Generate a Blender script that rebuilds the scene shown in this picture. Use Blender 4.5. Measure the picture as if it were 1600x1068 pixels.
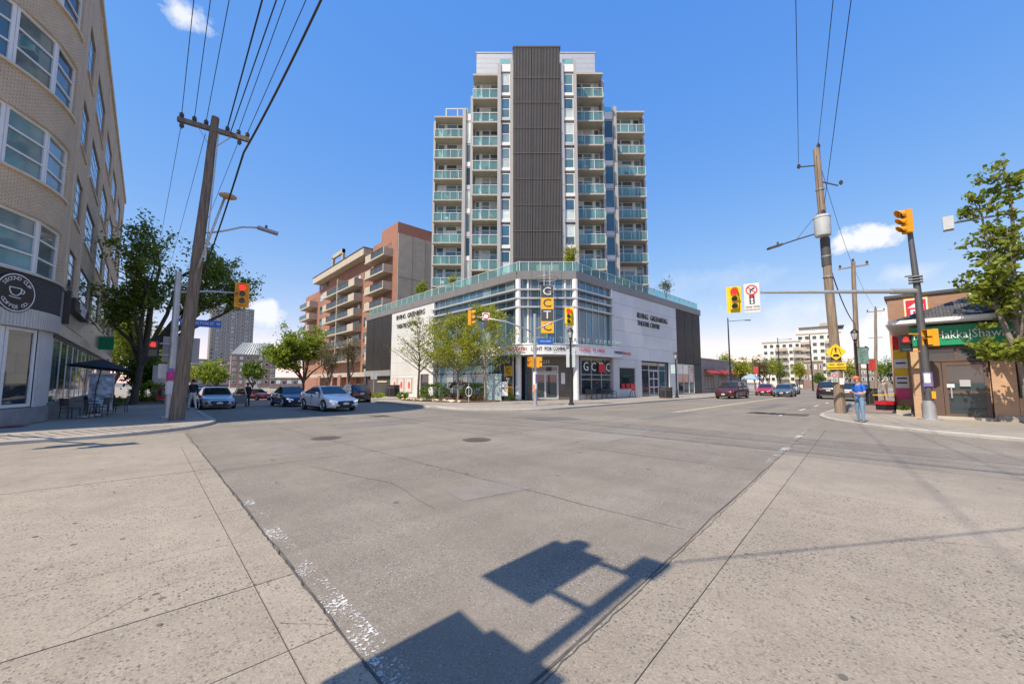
import bpy, bmesh, math, random
import numpy as np
from mathutils import Matrix, Vector
R = math.radians
sin, cos, PI = math.sin, math.cos, math.pi
scene = bpy.context.scene
COL = scene.collection
for o in list(bpy.data.objects): bpy.data.objects.remove(o)

# ---------------------------------------------------------------- camera
cam_d = bpy.data.cameras.new('camera'); cam = bpy.data.objects.new('camera', cam_d); COL.objects.link(cam)
cam_d.sensor_width = 36; cam_d.lens = 604/1600*36; cam_d.shift_y = 12.0/1600
cam_d.clip_start = .05; cam_d.clip_end = 6000
_yaw, _p = R(46.7), math.atan(604/7300)
_f = Vector((cos(_yaw)*cos(_p), sin(_yaw)*cos(_p), sin(_p)))
_r = Vector((sin(_yaw), -cos(_yaw), 0)); _u = _r.cross(_f)
cam.matrix_world = Matrix(((_r.x,_u.x,-_f.x,0),(_r.y,_u.y,-_f.y,0),(_r.z,_u.z,-_f.z,1.7),(0,0,0,1)))
scene.camera = cam

# ---------------------------------------------------------------- light
SUN_EL, SUN_AZ = 52, 182.7          # compass of the sun measured from +x
sun_d = bpy.data.lights.new('sun', 'SUN'); sun = bpy.data.objects.new('sun', sun_d); COL.objects.link(sun)
sun_d.energy = 5.0; sun_d.angle = R(.53); sun_d.color = (1, .885, .72)
_s = Vector((cos(R(SUN_AZ))*cos(R(SUN_EL)), sin(R(SUN_AZ))*cos(R(SUN_EL)), sin(R(SUN_EL))))
sun.rotation_euler = _s.to_track_quat('Z', 'Y').to_euler(); sun.location = (-40, -5, 80)
world = bpy.data.worlds.new('World'); scene.world = world; world.use_nodes = True
wn, wl = world.node_tree.nodes, world.node_tree.links
wn.clear()
def N(nt, t, **k):
    n = nt.nodes.new(t)
    for a, b in k.items():
        if a.startswith('i_'):
            key = a[2:]
            n.inputs[int(key) if key.isdigit() else key].default_value = b
        else: setattr(n, a, b)
    return n
wt = world.node_tree
sky = N(wt, 'ShaderNodeTexSky', sky_type='NISHITA', sun_disc=False)
sky.sun_elevation = R(SUN_EL); sky.sun_rotation = R(90-SUN_AZ) % (2*PI)
sky.altitude = 80; sky.air_density = 1.0; sky.dust_density = .15; sky.ozone_density = 1.6
hs = N(wt, 'ShaderNodeHueSaturation'); hs.inputs['Saturation'].default_value = 1.55; hs.inputs['Value'].default_value = 1.55
gm = N(wt, 'ShaderNodeGamma'); gm.inputs['Gamma'].default_value = .72
wl.new(sky.outputs[0], gm.inputs[0]); wl.new(gm.outputs[0], hs.inputs['Color'])
tc = N(wt, 'ShaderNodeTexCoord')
def vmath(nt, op, a, b=None, s=None):
    n = N(nt, 'ShaderNodeVectorMath', operation=op)
    for i, q in enumerate((a, b)):
        if q is None: continue
        if isinstance(q, (tuple, list, Vector)): n.inputs[i].default_value = tuple(q)
        else: nt.links.new(q, n.inputs[i])
    if s is not None: n.inputs['Scale'].default_value = s
    return n
def fmath(nt, op, a, b=0., c=0., clamp=False):
    n = N(nt, 'ShaderNodeMath', operation=op, use_clamp=clamp)
    for i, q in enumerate((a, b, c)):
        if isinstance(q, (int, float)): n.inputs[i].default_value = q
        else: nt.links.new(q, n.inputs[i])
    return n.outputs[0]
sc_ = N(wt, 'ShaderNodeSeparateColor'); wl.new(hs.outputs[0], sc_.inputs[0]); cc_ = N(wt, 'ShaderNodeCombineColor')
for i_, (p_, g_) in enumerate(((.94, 1.30), (.74, .90), (.25, .97))):     # tone of the clear May sky
    wl.new(fmath(wt, 'MULTIPLY', fmath(wt, 'POWER', fmath(wt, 'MULTIPLY', sc_.outputs[i_], .1785), p_), g_/.1785), cc_.inputs[i_])
dirv = tc.outputs['Generated']
nz = N(wt, 'ShaderNodeTexNoise', i_Scale=9.0, i_Detail=7.0, i_Roughness=.62); wl.new(dirv, nz.inputs['Vector'])
nz2 = N(wt, 'ShaderNodeTexNoise', i_Scale=28.0, i_Detail=5.0, i_Roughness=.6); wl.new(dirv, nz2.inputs['Vector'])
nmix = fmath(wt, 'MULTIPLY_ADD', nz.outputs['Fac'], .7, fmath(wt, 'MULTIPLY', nz2.outputs['Fac'], .3))
total = None
# azimuth, elevation, half width, half height (degrees), strength, noise amount, softness
CLOUDS = [(88.9,36.9,2.9,1.7,.9,2.6,.6), (3.3,15.4,3.6,1.7,.98,2.0,.35), (0.8,11.2,2.6,1.2,.4,2.8,.9), (79.3,8.6,2.6,1.9,.95,1.8,.4),
          (80.5,4.5,5.0,2.5,.5,2.6,.8), (2.2,3.4,3.7,5.0,.97,1.6,.25), (9.5,3.2,6,3.0,.55,2.2,.8), (9,8.5,9,2.2,.45,3,1.0), (23,4.8,9,2.6,.4,3,1.0), (20,13.5,9,1.8,.25,3.2,1.2),
          (-28,10,8,4,.9,2.2,.5), (118,12,9,5,.9,2.2,.5), (-60,20,10,4,.8,2.4,.6), (150,9,10,4,.8,2.4,.6),(-100,12,14,5,.9,2.4,.6)]
for az, el, w, h, st, na, soft in CLOUDS:
    c = Vector((cos(R(az))*cos(R(el)), sin(R(az))*cos(R(el)), sin(R(el))))
    rr = Vector((sin(R(az)), -cos(R(az)), 0)); uu = rr.cross(c)
    a = vmath(wt, 'DOT_PRODUCT', dirv, rr/ sin(R(w))).outputs['Value']
    b = vmath(wt, 'DOT_PRODUCT', dirv, uu/ sin(R(h))).outputs['Value']
    cc = vmath(wt, 'DOT_PRODUCT', dirv, c).outputs['Value']
    b0 = fmath(wt, 'SUBTRACT', b, 0)      # uu is perpendicular to c: zero at the centre
    r2 = fmath(wt, 'SQRT', fmath(wt, 'MULTIPLY_ADD', a, a, fmath(wt, 'MULTIPLY', b0, b0)))
    m = fmath(wt, 'ADD', fmath(wt, 'SUBTRACT', 1.0, r2), fmath(wt, 'MULTIPLY', fmath(wt, 'SUBTRACT', nmix, .52), na*1.6))
    m = fmath(wt, 'DIVIDE', m, soft, clamp=True)
    m = fmath(wt, 'MULTIPLY', m, fmath(wt, 'GREATER_THAN', cc, .5))
    m = fmath(wt, 'MULTIPLY', m, st)
    total = m if total is None else fmath(wt, 'MAXIMUM', total, m)
# thin veil of haze near the horizon
sep = N(wt, 'ShaderNodeSeparateXYZ'); wl.new(dirv, sep.inputs[0])
cm = N(wt, 'ShaderNodeMix', data_type='RGBA'); cm.inputs['B'].default_value = (5.5,5.6,5.8,1)
wl.new(total, cm.inputs['Factor']); wl.new(cc_.outputs[0], cm.inputs['A'])
bg = N(wt, 'ShaderNodeBackground', i_Strength=.15); wl.new(cm.outputs['Result'], bg.inputs[0])
wo = N(wt, 'ShaderNodeOutputWorld'); wl.new(bg.outputs[0], wo.inputs[0])
vs = scene.view_settings
vs.view_transform = 'Standard'; vs.look = 'None'; vs.gamma = 1; vs.use_curve_mapping = False; vs.exposure = .25
scene.display_settings.display_device = 'sRGB'
scene.cycles.max_bounces = 6; scene.cycles.transparent_max_bounces = 12

# ---------------------------------------------------------------- mesh helpers
class MB:
    def __init__(s): s.v=[]; s.f=[]; s.m=[]; s.uv={}
    def add(s, pts, faces, mi=0):
        b = len(s.v); s.v += [tuple(p) for p in pts]
        for f in faces: s.f.append([b+i for i in f]); s.m.append(mi)
        return s
    def quad(s, a, b, c, d, mi=0): return s.add((a,b,c,d), [(0,1,2,3)], mi)
    def box(s, x0, x1, y0, y1, z0, z1, mi=0):
        if x0>x1: x0,x1=x1,x0
        if y0>y1: y0,y1=y1,y0
        if z0>z1: z0,z1=z1,z0
        return s.add(((x0,y0,z0),(x1,y0,z0),(x1,y1,z0),(x0,y1,z0),(x0,y0,z1),(x1,y0,z1),(x1,y1,z1),(x0,y1,z1)),
              [(3,2,1,0),(4,5,6,7),(0,1,5,4),(1,2,6,5),(2,3,7,6),(3,0,4,7)], mi)
    def obox(s, o, ax, ay, az, mi=0):
        o,ax,ay,az = map(Vector,(o,ax,ay,az)); p=[o,o+ax,o+ax+ay,o+ay]; p += [q+az for q in p]
        fs = [(3,2,1,0),(4,5,6,7),(0,1,5,4),(1,2,6,5),(2,3,7,6),(3,0,4,7)]
        if ax.cross(ay).dot(az) < 0: fs = [f[::-1] for f in fs]
        return s.add(p, fs, mi)
    def bar(s, a, b, w, h=None, mi=0, up=(0,0,1)):
        a,b=Vector(a),Vector(b); h=h or w; d=(b-a).normalized(); u=Vector(up)
        if abs(d.dot(u))>.98: u=Vector((1,0,0))
        r=d.cross(u).normalized(); u=r.cross(d)
        return s.obox(a-r*w/2-u*h/2, r*w, b-a, u*h, mi)
    def prism(s, poly, z0, z1, mi=0):
        n=len(poly); ar=sum(poly[i][0]*poly[(i+1)%n][1]-poly[(i+1)%n][0]*poly[i][1] for i in range(n))
        if ar<0: poly=poly[::-1]
        g=lambda z,p: z(p) if callable(z) else z
        pts=[(p[0],p[1],g(z0,p)) for p in poly]+[(p[0],p[1],g(z1,p)) for p in poly]
        fs=[tuple(range(n-1,-1,-1)), tuple(range(n,2*n))]+[(i,(i+1)%n,n+(i+1)%n,n+i) for i in range(n)]
        return s.add(pts, fs, mi)
    def tube(s, pts, r, n=8, mi=0, cap=True):
        pts=[Vector(p) for p in pts]; k=len(pts)
        rs=list(r) if isinstance(r,(list,tuple)) else [r]*k
        d0=(pts[1]-pts[0]).normalized(); u=Vector((0,0,1)) if abs(d0.z)<.9 else Vector((1,0,0))
        vs_=[]
        for i,p in enumerate(pts):
            d=(pts[min(i+1,k-1)]-pts[max(i-1,0)]).normalized()
            a=d.cross(u).normalized(); b=a.cross(d); u=b
            for j in range(n):
                t=2*PI*j/n; vs_.append(p+a*cos(t)*rs[i]+b*sin(t)*rs[i])
        fs=[(i*n+j,(i+1)*n+j,(i+1)*n+(j+1)%n,i*n+(j+1)%n) for i in range(k-1) for j in range(n)]
        if cap: fs+= [tuple(range(n)), tuple((k-1)*n+j for j in range(n-1,-1,-1))]
        return s.add(vs_, fs, mi)
    def cyl(s, x, y, z0, z1, r0, r1=None, n=12, mi=0):
        return s.tube([(x,y,z0),(x,y,z1)], [r0, r0 if r1 is None else r1], n, mi)
    def lathe(s, x, y, prof, n=14, mi=0):
        return s.tube([(x,y,z) for r,z in prof], [max(r,1e-3) for r,z in prof], n, mi)
    def disc(s, c, nrm, r, n=20, mi=0, depth=.0, rx=None):
        c=Vector(c); nrm=Vector(nrm).normalized(); u=Vector((0,0,1)) if abs(nrm.z)<.9 else Vector((0,1,0))
        a=u.cross(nrm).normalized(); b=nrm.cross(a); rx=rx or r
        ring=[c+a*rx*cos(2*PI*i/n)+b*r*sin(2*PI*i/n) for i in range(n)]
        if not depth: return s.add(ring,[tuple(range(n))],mi)
        back=[p-nrm*depth for p in ring]
        return s.add(ring+back,[tuple(range(n)),tuple(range(2*n-1,n-1,-1))]+[(j,n+j,n+(j+1)%n,(j+1)%n) for j in range(n)],mi)
    def annulus(s, c, nrm, r0, r1, n=28, mi=0, rx=1.0):
        c=Vector(c); nrm=Vector(nrm).normalized(); u=Vector((0,0,1)) if abs(nrm.z)<.9 else Vector((0,1,0))
        a=u.cross(nrm).normalized(); b=nrm.cross(a)
        pts=[c+(a*rx*cos(2*PI*i/n)+b*sin(2*PI*i/n))*q for q in (r0,r1) for i in range(n)]
        return s.add(pts,[(j,n+j,n+(j+1)%n,(j+1)%n) for j in range(n)],mi)
    def sphere(s, c, r, nu=12, nv=8, sc=(1,1,1), mi=0):
        pts=[]; 
        for i in range(nv+1):
            t=PI*i/nv
            for j in range(nu):
                a=2*PI*j/nu; pts.append((c[0]+r*sc[0]*sin(t)*cos(a),c[1]+r*sc[1]*sin(t)*sin(a),c[2]+r*sc[2]*cos(t)))
        fs=[(i*nu+j,(i+1)*nu+j,(i+1)*nu+(j+1)%nu,i*nu+(j+1)%nu) for i in range(nv) for j in range(nu)]
        return s.add(pts,fs,mi)
    def mesh(s, name, mats, smooth=False):
        me=bpy.data.meshes.new(name); me.from_pydata(s.v,[],s.f)
        mats = mats if isinstance(mats,(list,tuple)) else [mats]
        for m in mats: me.materials.append(m)
        if len(mats)>1: me.polygons.foreach_set('material_index', s.m)
        uv=me.uv_layers.new(name='UVMap').data
        vv=me.vertices
        for p in me.polygons:
            nx,ny,nz_=p.normal
            if abs(nz_)>.75: t=None
            else:
                l=math.hypot(nx,ny); t=(-ny/l,nx/l)
            ov=s.uv.get(p.index)
            for k,li in enumerate(p.loop_indices):
                c=vv[me.loops[li].vertex_index].co
                if ov: uv[li].uv=ov[k]
                elif t: uv[li].uv=(c.x*t[0]+c.y*t[1],c.z)
                else: uv[li].uv=(c.x,c.y)
        if smooth is True: me.polygons.foreach_set('use_smooth',[True]*len(me.polygons))
        elif smooth:
            me.polygons.foreach_set('use_smooth',[True]*len(me.polygons)); me.set_sharp_from_angle(angle=R(smooth))
        me.update(); return me
    def build(s, name, mats, parent=None, smooth=False):
        return link(name, s.mesh(name,mats,smooth), parent)
WORLD=set()
def link(name, data, parent=None):
    o=bpy.data.objects.new(name,data); COL.objects.link(o)
    if parent is not None:
        o.parent=parent
        if parent.name in WORLD: o.matrix_parent_inverse=parent.matrix_basis.inverted()
    return o
def tag(o,label=None,cat=None,group=None,kind=None):
    if label: o['label']=label
    if cat: o['category']=cat
    if group: o['group']=group
    if kind: o['kind']=kind
    return o
def thing(name,label,cat,loc=(0,0,0),rotz=0,group=None,world=False):
    """an Empty at the base of a thing; world=True: its parts are given in world coordinates"""
    o=bpy.data.objects.new(name,None); COL.objects.link(o); o.empty_display_size=.3
    o.location=loc; o.rotation_euler=(0,0,rotz); tag(o,label,cat,group)
    if world: WORLD.add(o.name)
    return o
def struct(name,mb,mats,smooth=False,parent=None):
    o=mb.build(name,mats,parent,smooth)
    if parent is None: o['kind']='structure'
    return o
def kids(o): return [c for c in COL.objects if c.parent==o]
def dup(root,loc,rotz=None,label=None,group=None):
    r=root.copy(); COL.objects.link(r); r.location=loc
    if rotz is not None: r.rotation_euler=(0,0,rotz)
    if label: r['label']=label
    if group: r['group']=group
    def rec(src,dst):
        for ch in src.children:
            c=ch.copy(); COL.objects.link(c); c.parent=dst; c.matrix_parent_inverse=ch.matrix_parent_inverse.copy(); rec(ch,c)
    rec(root,r); return r
def text(s,size,mat,parent,o,right,up,name='lettering',ext=.01,align='CENTER',font=None,sx=1.0,sp=1.0):
    """flat or raised lettering: o = centre (or left) of the line, right/up = reading directions"""
    cu=bpy.data.curves.new(name,'FONT'); cu.body=s; cu.size=size; cu.extrude=ext; cu.align_x=align; cu.align_y='CENTER'; cu.resolution_u=2
    cu.space_character=sp
    tmp=bpy.data.objects.new('tmp',cu); me=bpy.data.meshes.new_from_object(tmp); bpy.data.objects.remove(tmp); bpy.data.curves.remove(cu)
    r=Vector(right).normalized(); u=Vector(up).normalized(); n=r.cross(u)
    me.transform(Matrix(((r.x*sx,u.x,n.x,o[0]),(r.y*sx,u.y,n.y,o[1]),(r.z*sx,u.z,n.z,o[2]),(0,0,0,1))))
    me.materials.clear(); me.materials.append(mat); me.name=name
    return link(name,me,parent)

# ---------------------------------------------------------------- materials
MATS={}
def mat(name,col,rough=.6,metal=0.,var=.12,scale=2.,bump=0.,bscale=30.,rand=0.,spec=.5,coat=0.,emit=0.,coord='Object',detail=4):
    m=bpy.data.materials.new(name); m.use_nodes=True; nt=m.node_tree; b=nt.nodes['Principled BSDF']; L=nt.links
    b.inputs['Roughness'].default_value=rough; b.inputs['Metallic'].default_value=metal
    b.inputs['Specular IOR Level'].default_value=spec
    if coat: b.inputs['Coat Weight'].default_value=coat; b.inputs['Coat Roughness'].default_value=.04
    c=(*col,1); b.inputs['Base Color'].default_value=c
    t=N(nt,'ShaderNodeTexCoord'); out=None
    if var:
        n1=N(nt,'ShaderNodeTexNoise',i_Scale=scale,i_Detail=float(detail),i_Roughness=.65); L.new(t.outputs[coord],n1.inputs['Vector'])
        mr=N(nt,'ShaderNodeMapRange'); mr.inputs['From Min'].default_value=.3; mr.inputs['From Max'].default_value=.7
        mr.inputs['To Min'].default_value=1-var; mr.inputs['To Max'].default_value=1+var; L.new(n1.outputs['Fac'],mr.inputs['Value'])
        out=mr.outputs[0]
    if rand:
        oi=N(nt,'ShaderNodeObjectInfo'); f=fmath(nt,'MULTIPLY_ADD',oi.outputs['Random'],2*rand,1-rand)
        out=f if out is None else fmath(nt,'MULTIPLY',out,f)
    if out is not None:
        mx=vmath(nt,'SCALE',col); L.new(out,mx.inputs['Scale']); L.new(mx.outputs[0],b.inputs['Base Color'])
    if bump:
        n2=N(nt,'ShaderNodeTexNoise',i_Scale=bscale,i_Detail=4.); L.new(t.outputs[coord],n2.inputs['Vector'])
        bp=N(nt,'ShaderNodeBump',i_Strength=bump,i_Distance=.02); L.new(n2.outputs['Fac'],bp.inputs['Height']); L.new(bp.outputs[0],b.inputs['Normal'])
    if emit: b.inputs['Emission Color'].default_value=c; b.inputs['Emission Strength'].default_value=emit
    MATS[name]=m; return m
def brick(name,c1,c2,mortar,bw=.21,bh=.065,bump=.4,ms=.008,var=.15):
    m=mat(name,c1,.85,var=0); nt=m.node_tree; b=nt.nodes['Principled BSDF']; L=nt.links
    t=[n for n in nt.nodes if n.type=='TEX_COORD'][0]
    k=N(nt,'ShaderNodeTexBrick'); k.inputs['Color1'].default_value=(*c1,1); k.inputs['Color2'].default_value=(*c2,1); k.inputs['Mortar'].default_value=(*mortar,1)
    k.inputs['Scale'].default_value=1; k.inputs['Brick Width'].default_value=bw; k.inputs['Row Height'].default_value=bh; k.inputs['Mortar Size'].default_value=ms; k.inputs['Bias'].default_value=0
    L.new(t.outputs['UV'],k.inputs['Vector'])
    n1=N(nt,'ShaderNodeTexNoise',i_Scale=.5,i_Detail=6.,i_Roughness=.7); L.new(t.outputs['Object'],n1.inputs['Vector'])
    mr=N(nt,'ShaderNodeMapRange'); mr.inputs['From Min'].default_value=.3; mr.inputs['From Max'].default_value=.7; mr.inputs['To Min'].default_value=1-var; mr.inputs['To Max'].default_value=1+var
    L.new(n1.outputs['Fac'],mr.inputs['Value'])
    mx=vmath(nt,'SCALE',k.outputs['Color']); L.new(mr.outputs[0],mx.inputs['Scale']); L.new(mx.outputs[0],b.inputs['Base Color'])
    bp=N(nt,'ShaderNodeBump',i_Strength=bump,i_Distance=.012,invert=True); L.new(k.outputs['Fac'],bp.inputs['Height']); L.new(bp.outputs[0],b.inputs['Normal'])
    return m
def glassy(name,col,rough=.03,spec=1.0,metal=.0,rand=.35,var=.3,scale=.35):
    m=mat(name,col,rough,metal,var=var,scale=scale,rand=rand,spec=spec); return m
def clear(name,tint,alpha=.35,rough=.02):
    m=bpy.data.materials.new(name); m.use_nodes=True; nt=m.node_tree; nt.nodes.clear(); L=nt.links
    tr=N(nt,'ShaderNodeBsdfTransparent'); tr.inputs[0].default_value=(*tint,1)
    p=N(nt,'ShaderNodeBsdfPrincipled'); p.inputs['Base Color'].default_value=(tint[0]*.55,tint[1]*.6,tint[2]*.6,1); p.inputs['Roughness'].default_value=rough; p.inputs['Specular IOR Level'].default_value=.9
    mx=N(nt,'ShaderNodeMixShader',i_0=alpha); L.new(tr.outputs[0],mx.inputs[1]); L.new(p.outputs[0],mx.inputs[2])
    o=N(nt,'ShaderNodeOutputMaterial'); L.new(mx.outputs[0],o.inputs[0]); MATS[name]=m; return m
def ground_mat(name,col,speck_d,speck_l,sc,amt,blotch=.14,bump=.35,rough=.9,rand=.0,stain=.0,tracks=.0):
    """asphalt or exposed-aggregate concrete: mottling, dark and light stones, fine relief"""
    m=mat(name,col,rough,var=0,spec=.3); nt=m.node_tree; b=nt.nodes['Principled BSDF']; L=nt.links
    t=[n for n in nt.nodes if n.type=='TEX_COORD'][0]; P=t.outputs['Object']
    def noise(s,d=5,r=.6,dis=0.):
        n=N(nt,'ShaderNodeTexNoise',i_Scale=s,i_Detail=float(d),i_Roughness=r,i_Distortion=dis); L.new(P,n.inputs['Vector']); return n.outputs['Fac']
    def rng(v,a,b_,c,d):
        q=N(nt,'ShaderNodeMapRange'); L.new(v,q.inputs['Value'])
        for k,x in zip(('From Min','From Max','To Min','To Max'),(a,b_,c,d)): q.inputs[k].default_value=x
        return q.outputs[0]
    big=rng(noise(.22,7,.62,.4),.32,.68,1-blotch,1+blotch); med=rng(noise(2.3,6,.7),.3,.7,1-blotch*.7,1+blotch*.7)
    fin=rng(noise(sc*1.5,4,.85),.3,.7,.72,1.25)
    f=fmath(nt,'MULTIPLY',fmath(nt,'MULTIPLY',big,med),fin)
    if rand:
        oi=N(nt,'ShaderNodeObjectInfo'); f=fmath(nt,'MULTIPLY',f,fmath(nt,'MULTIPLY_ADD',oi.outputs['Random'],2*rand,1-rand))
    if tracks:      # long tyre-polished bands and drips along both streets
        for scl in ((.03,.9,1),(.75,.025,1)):
            mp=N(nt,'ShaderNodeMapping'); mp.inputs['Scale'].default_value=scl; L.new(P,mp.inputs['Vector'])
            n=N(nt,'ShaderNodeTexNoise',i_Scale=1.,i_Detail=5.,i_Roughness=.6,i_Distortion=.3); L.new(mp.outputs[0],n.inputs['Vector'])
            f=fmath(nt,'MULTIPLY',f,rng(n.outputs['Fac'],.35,.65,1-tracks,1+tracks*.7))
        drip=rng(noise(5.5,3,.5),.70,.76,1.,.78); f=fmath(nt,'MULTIPLY',f,drip)
    if stain:
        stn=rng(noise(.9,6,.7,1.2),.60,.72,1.0,1-stain); f=fmath(nt,'MULTIPLY',f,stn)
    base=vmath(nt,'SCALE',col); L.new(f,base.inputs['Scale']); cur=base.outputs[0]
    for scol,s,thr in ((speck_d,sc,.52),(speck_l,sc*1.6,.5)):
        wob=N(nt,'ShaderNodeTexNoise',i_Scale=s*.9,i_Detail=2.); L.new(P,wob.inputs['Vector'])
        pv=vmath(nt,'ADD',P,vmath(nt,'SCALE',wob.outputs['Color'],s=1.1/s).outputs[0])
        v=N(nt,'ShaderNodeTexVoronoi',i_Scale=s); L.new(pv.outputs[0],v.inputs['Vector'])
        cv=N(nt,'ShaderNodeSeparateColor'); L.new(v.outputs['Color'],cv.inputs[0])
        sel=fmath(nt,'GREATER_THAN',cv.outputs[0],1-amt)
        near=rng(v.outputs['Distance'],thr*.55,thr*.8,1.,0.)
        k=fmath(nt,'MULTIPLY',sel,near)
        # stones are thinner where the surface is worn
        k=fmath(nt,'MULTIPLY',k,rng(noise(.7,4),.35,.6,.25,1.))
        mx=N(nt,'ShaderNodeMix',data_type='RGBA'); L.new(k,mx.inputs['Factor']); L.new(cur,mx.inputs['A']); mx.inputs['B'].default_value=(*scol,1); cur=mx.outputs['Result']
    L.new(cur,b.inputs['Base Color'])
    bp=N(nt,'ShaderNodeBump',i_Strength=bump,i_Distance=.01); L.new(noise(sc*.9,3,.7),bp.inputs['Height']); L.new(bp.outputs[0],b.inputs['Normal'])
    return m
def wood(name,col,dark):
    m=mat(name,col,.85,var=0); nt=m.node_tree; b=nt.nodes['Principled BSDF']; L=nt.links
    t=[n for n in nt.nodes if n.type=='TEX_COORD'][0]
    mp=N(nt,'ShaderNodeMapping'); mp.inputs['Scale'].default_value=(9,9,.45); L.new(t.outputs['Object'],mp.inputs['Vector'])
    n=N(nt,'ShaderNodeTexNoise',i_Scale=2.2,i_Detail=7.,i_Roughness=.7); L.new(mp.outputs[0],n.inputs['Vector'])
    r=N(nt,'ShaderNodeValToRGB'); r.color_ramp.elements[0].color=(*dark,1); r.color_ramp.elements[0].position=.34; r.color_ramp.elements[1].color=(*col,1); r.color_ramp.elements[1].position=.62
    L.new(n.outputs['Fac'],r.inputs[0]); L.new(r.outputs[0],b.inputs['Base Color'])
    bp=N(nt,'ShaderNodeBump',i_Strength=.6,i_Distance=.02); L.new(n.outputs['Fac'],bp.inputs['Height']); L.new(bp.outputs[0],b.inputs['Normal']); return m
def leafmat(name,c1,c2,tr=.35):
    m=bpy.data.materials.new(name); m.use_nodes=True; nt=m.node_tree; nt.nodes.clear(); L=nt.links
    t=N(nt,'ShaderNodeTexCoord'); n=N(nt,'ShaderNodeTexNoise',i_Scale=1.1,i_Detail=5.,i_Roughness=.7); L.new(t.outputs['Object'],n.inputs['Vector'])
    r=N(nt,'ShaderNodeValToRGB'); e=r.color_ramp.elements; e[0].position=.35; e[0].color=(*c1,1); e[1].position=.66; e[1].color=(*c2,1); L.new(n.outputs['Fac'],r.inputs[0])
    d=N(nt,'ShaderNodeBsdfPrincipled'); d.inputs['Roughness'].default_value=.55; d.inputs['Specular IOR Level'].default_value=.3; L.new(r.outputs[0],d.inputs['Base Color'])
    tl=N(nt,'ShaderNodeBsdfTranslucent'); L.new(r.outputs[0],tl.inputs[0])
    mx=N(nt,'ShaderNodeMixShader',i_0=tr); L.new(d.outputs[0],mx.inputs[1]); L.new(tl.outputs[0],mx.inputs[2])
    o=N(nt,'ShaderNodeOutputMaterial'); L.new(mx.outputs[0],o.inputs[0]); return m
M_asphalt=ground_mat('asphalt',(.238,.206,.168),(.11,.108,.106),(.40,.385,.36),38,.34,blotch=.13,bump=.3,stain=.10,tracks=.10)
M_conc_agg=ground_mat('aggregate_concrete',(.315,.27,.215),(.10,.088,.075),(.42,.37,.30),36,.46,blotch=.15,bump=.6,rand=.05,stain=.18)
M_conc_smooth=ground_mat('worn_concrete',(.31,.268,.215),(.15,.13,.11),(.40,.355,.29),44,.3,blotch=.16,bump=.4,rand=.05,stain=.16)
M_sidewalk=ground_mat('sidewalk_concrete',(.325,.288,.24),(.19,.17,.15),(.43,.385,.33),26,.12,blotch=.16,bump=.2,stain=.12)
M_kerb=ground_mat('kerb_concrete',(.40,.38,.34),(.25,.24,.22),(.48,.46,.42),30,.1,blotch=.16,bump=.2)
M_paver=brick('red_paver',(.27,.19,.16),(.32,.24,.20),(.2,.18,.16),.22,.11,.3,.008)
M_gap=mat('dirt_joint',(.10,.09,.08),.95,var=.3,scale=6)
M_dirt=mat('dirt',(.13,.10,.075),.95,var=.3,scale=3,bump=.6,bscale=12)
M_paint=mat('road_paint',(.66,.65,.62),.7,var=.2,scale=14)
M_yel=mat('yellow_paint',(.60,.50,.28),.7,var=.25,scale=10)
M_iron=mat('cast_iron',(.13,.105,.09),.75,.2,var=.3,scale=9,bump=.8,bscale=26)
M_beige=brick('beige_brick',(.62,.49,.33),(.70,.57,.40),(.33,.26,.185),.21,.07,.7,.011,.12)
M_beigeplain=mat('beige_stone',(.64,.55,.42),.85,var=.1,scale=1.5,bump=.15,bscale=12)
M_redbrick=brick('red_brick',(.31,.125,.078),(.37,.165,.105),(.29,.2,.155),.22,.07,.3,.009,.12)
M_brownbrick=brick('brown_brick',(.24,.15,.12),(.29,.19,.15),(.28,.23,.2),.3,.1,.2,.01,.12)
M_orangebrick=brick('orange_brick',(.50,.28,.15),(.56,.35,.20),(.42,.34,.27),.21,.07,.35,.008,.12)
M_conc=mat('raw_concrete',(.44,.395,.33),.9,var=.14,scale=.9,bump=.15,bscale=14,detail=7)
M_concwarm=mat('balcony_concrete',(.47,.41,.325),.9,var=.14,scale=1.3,detail=6)
M_whiteclad=mat('white_cladding',(.66,.655,.635),.5,var=.06,scale=.5,rand=.05,detail=7)
M_parapet=mat('parapet_metal',(.215,.208,.20),.5,.1,var=.06,scale=.6,rand=.05)
M_ribdark=mat('dark_ribbed_metal',(.072,.065,.061),.5,.1,var=.1,scale=.7)
M_greyclad=mat('grey_cladding',(.33,.33,.335),.4,.2,var=.06,scale=.7,rand=.05)
M_lightgrey=mat('light_grey_metal',(.52,.53,.535),.4,.3,var=.05)
M_pilaster=mat('pilaster_panel',(.40,.385,.375),.55,.0,var=.06,scale=.6)
M_rib=mat('charcoal_ribbed_metal',(.135,.122,.113),.5,.1,var=.08,scale=.7)
M_dark=mat('dark_cladding',(.075,.07,.068),.6,var=.1)
M_black=mat('black',(.02,.02,.021),.5,var=.1)
M_white=mat('white',(.78,.78,.77),.45,var=.04)
M_alum=mat('aluminium',(.55,.56,.565),.38,.65,var=.06)
M_galv=mat('galvanised_steel',(.47,.48,.49),.45,.55,var=.12,scale=3)
M_frame=mat('white_frame',(.72,.74,.74),.4,var=.04)
M_glassblue=glassy('blue_glass',(.07,.15,.20),.02,1.0,.25,.25)
M_glassdark=glassy('dark_glass',(.035,.05,.058),.03,1.0,.05,.4)
M_glasstower=glassy('tower_glass',(.15,.21,.225),.04,1.0,.12,.55)
M_curtain=glassy('curtained_glass',(.55,.62,.60),.08,.8,0,.25)
M_blind=glassy('blind_glass',(.12,.235,.265),.05,1.0,0,.3)
M_balcglass=clear('balcony_glass',(.66,.90,.89),.22)
M_balcglassD=clear('apartment_railing_glass',(.32,.40,.46),.55)
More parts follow.
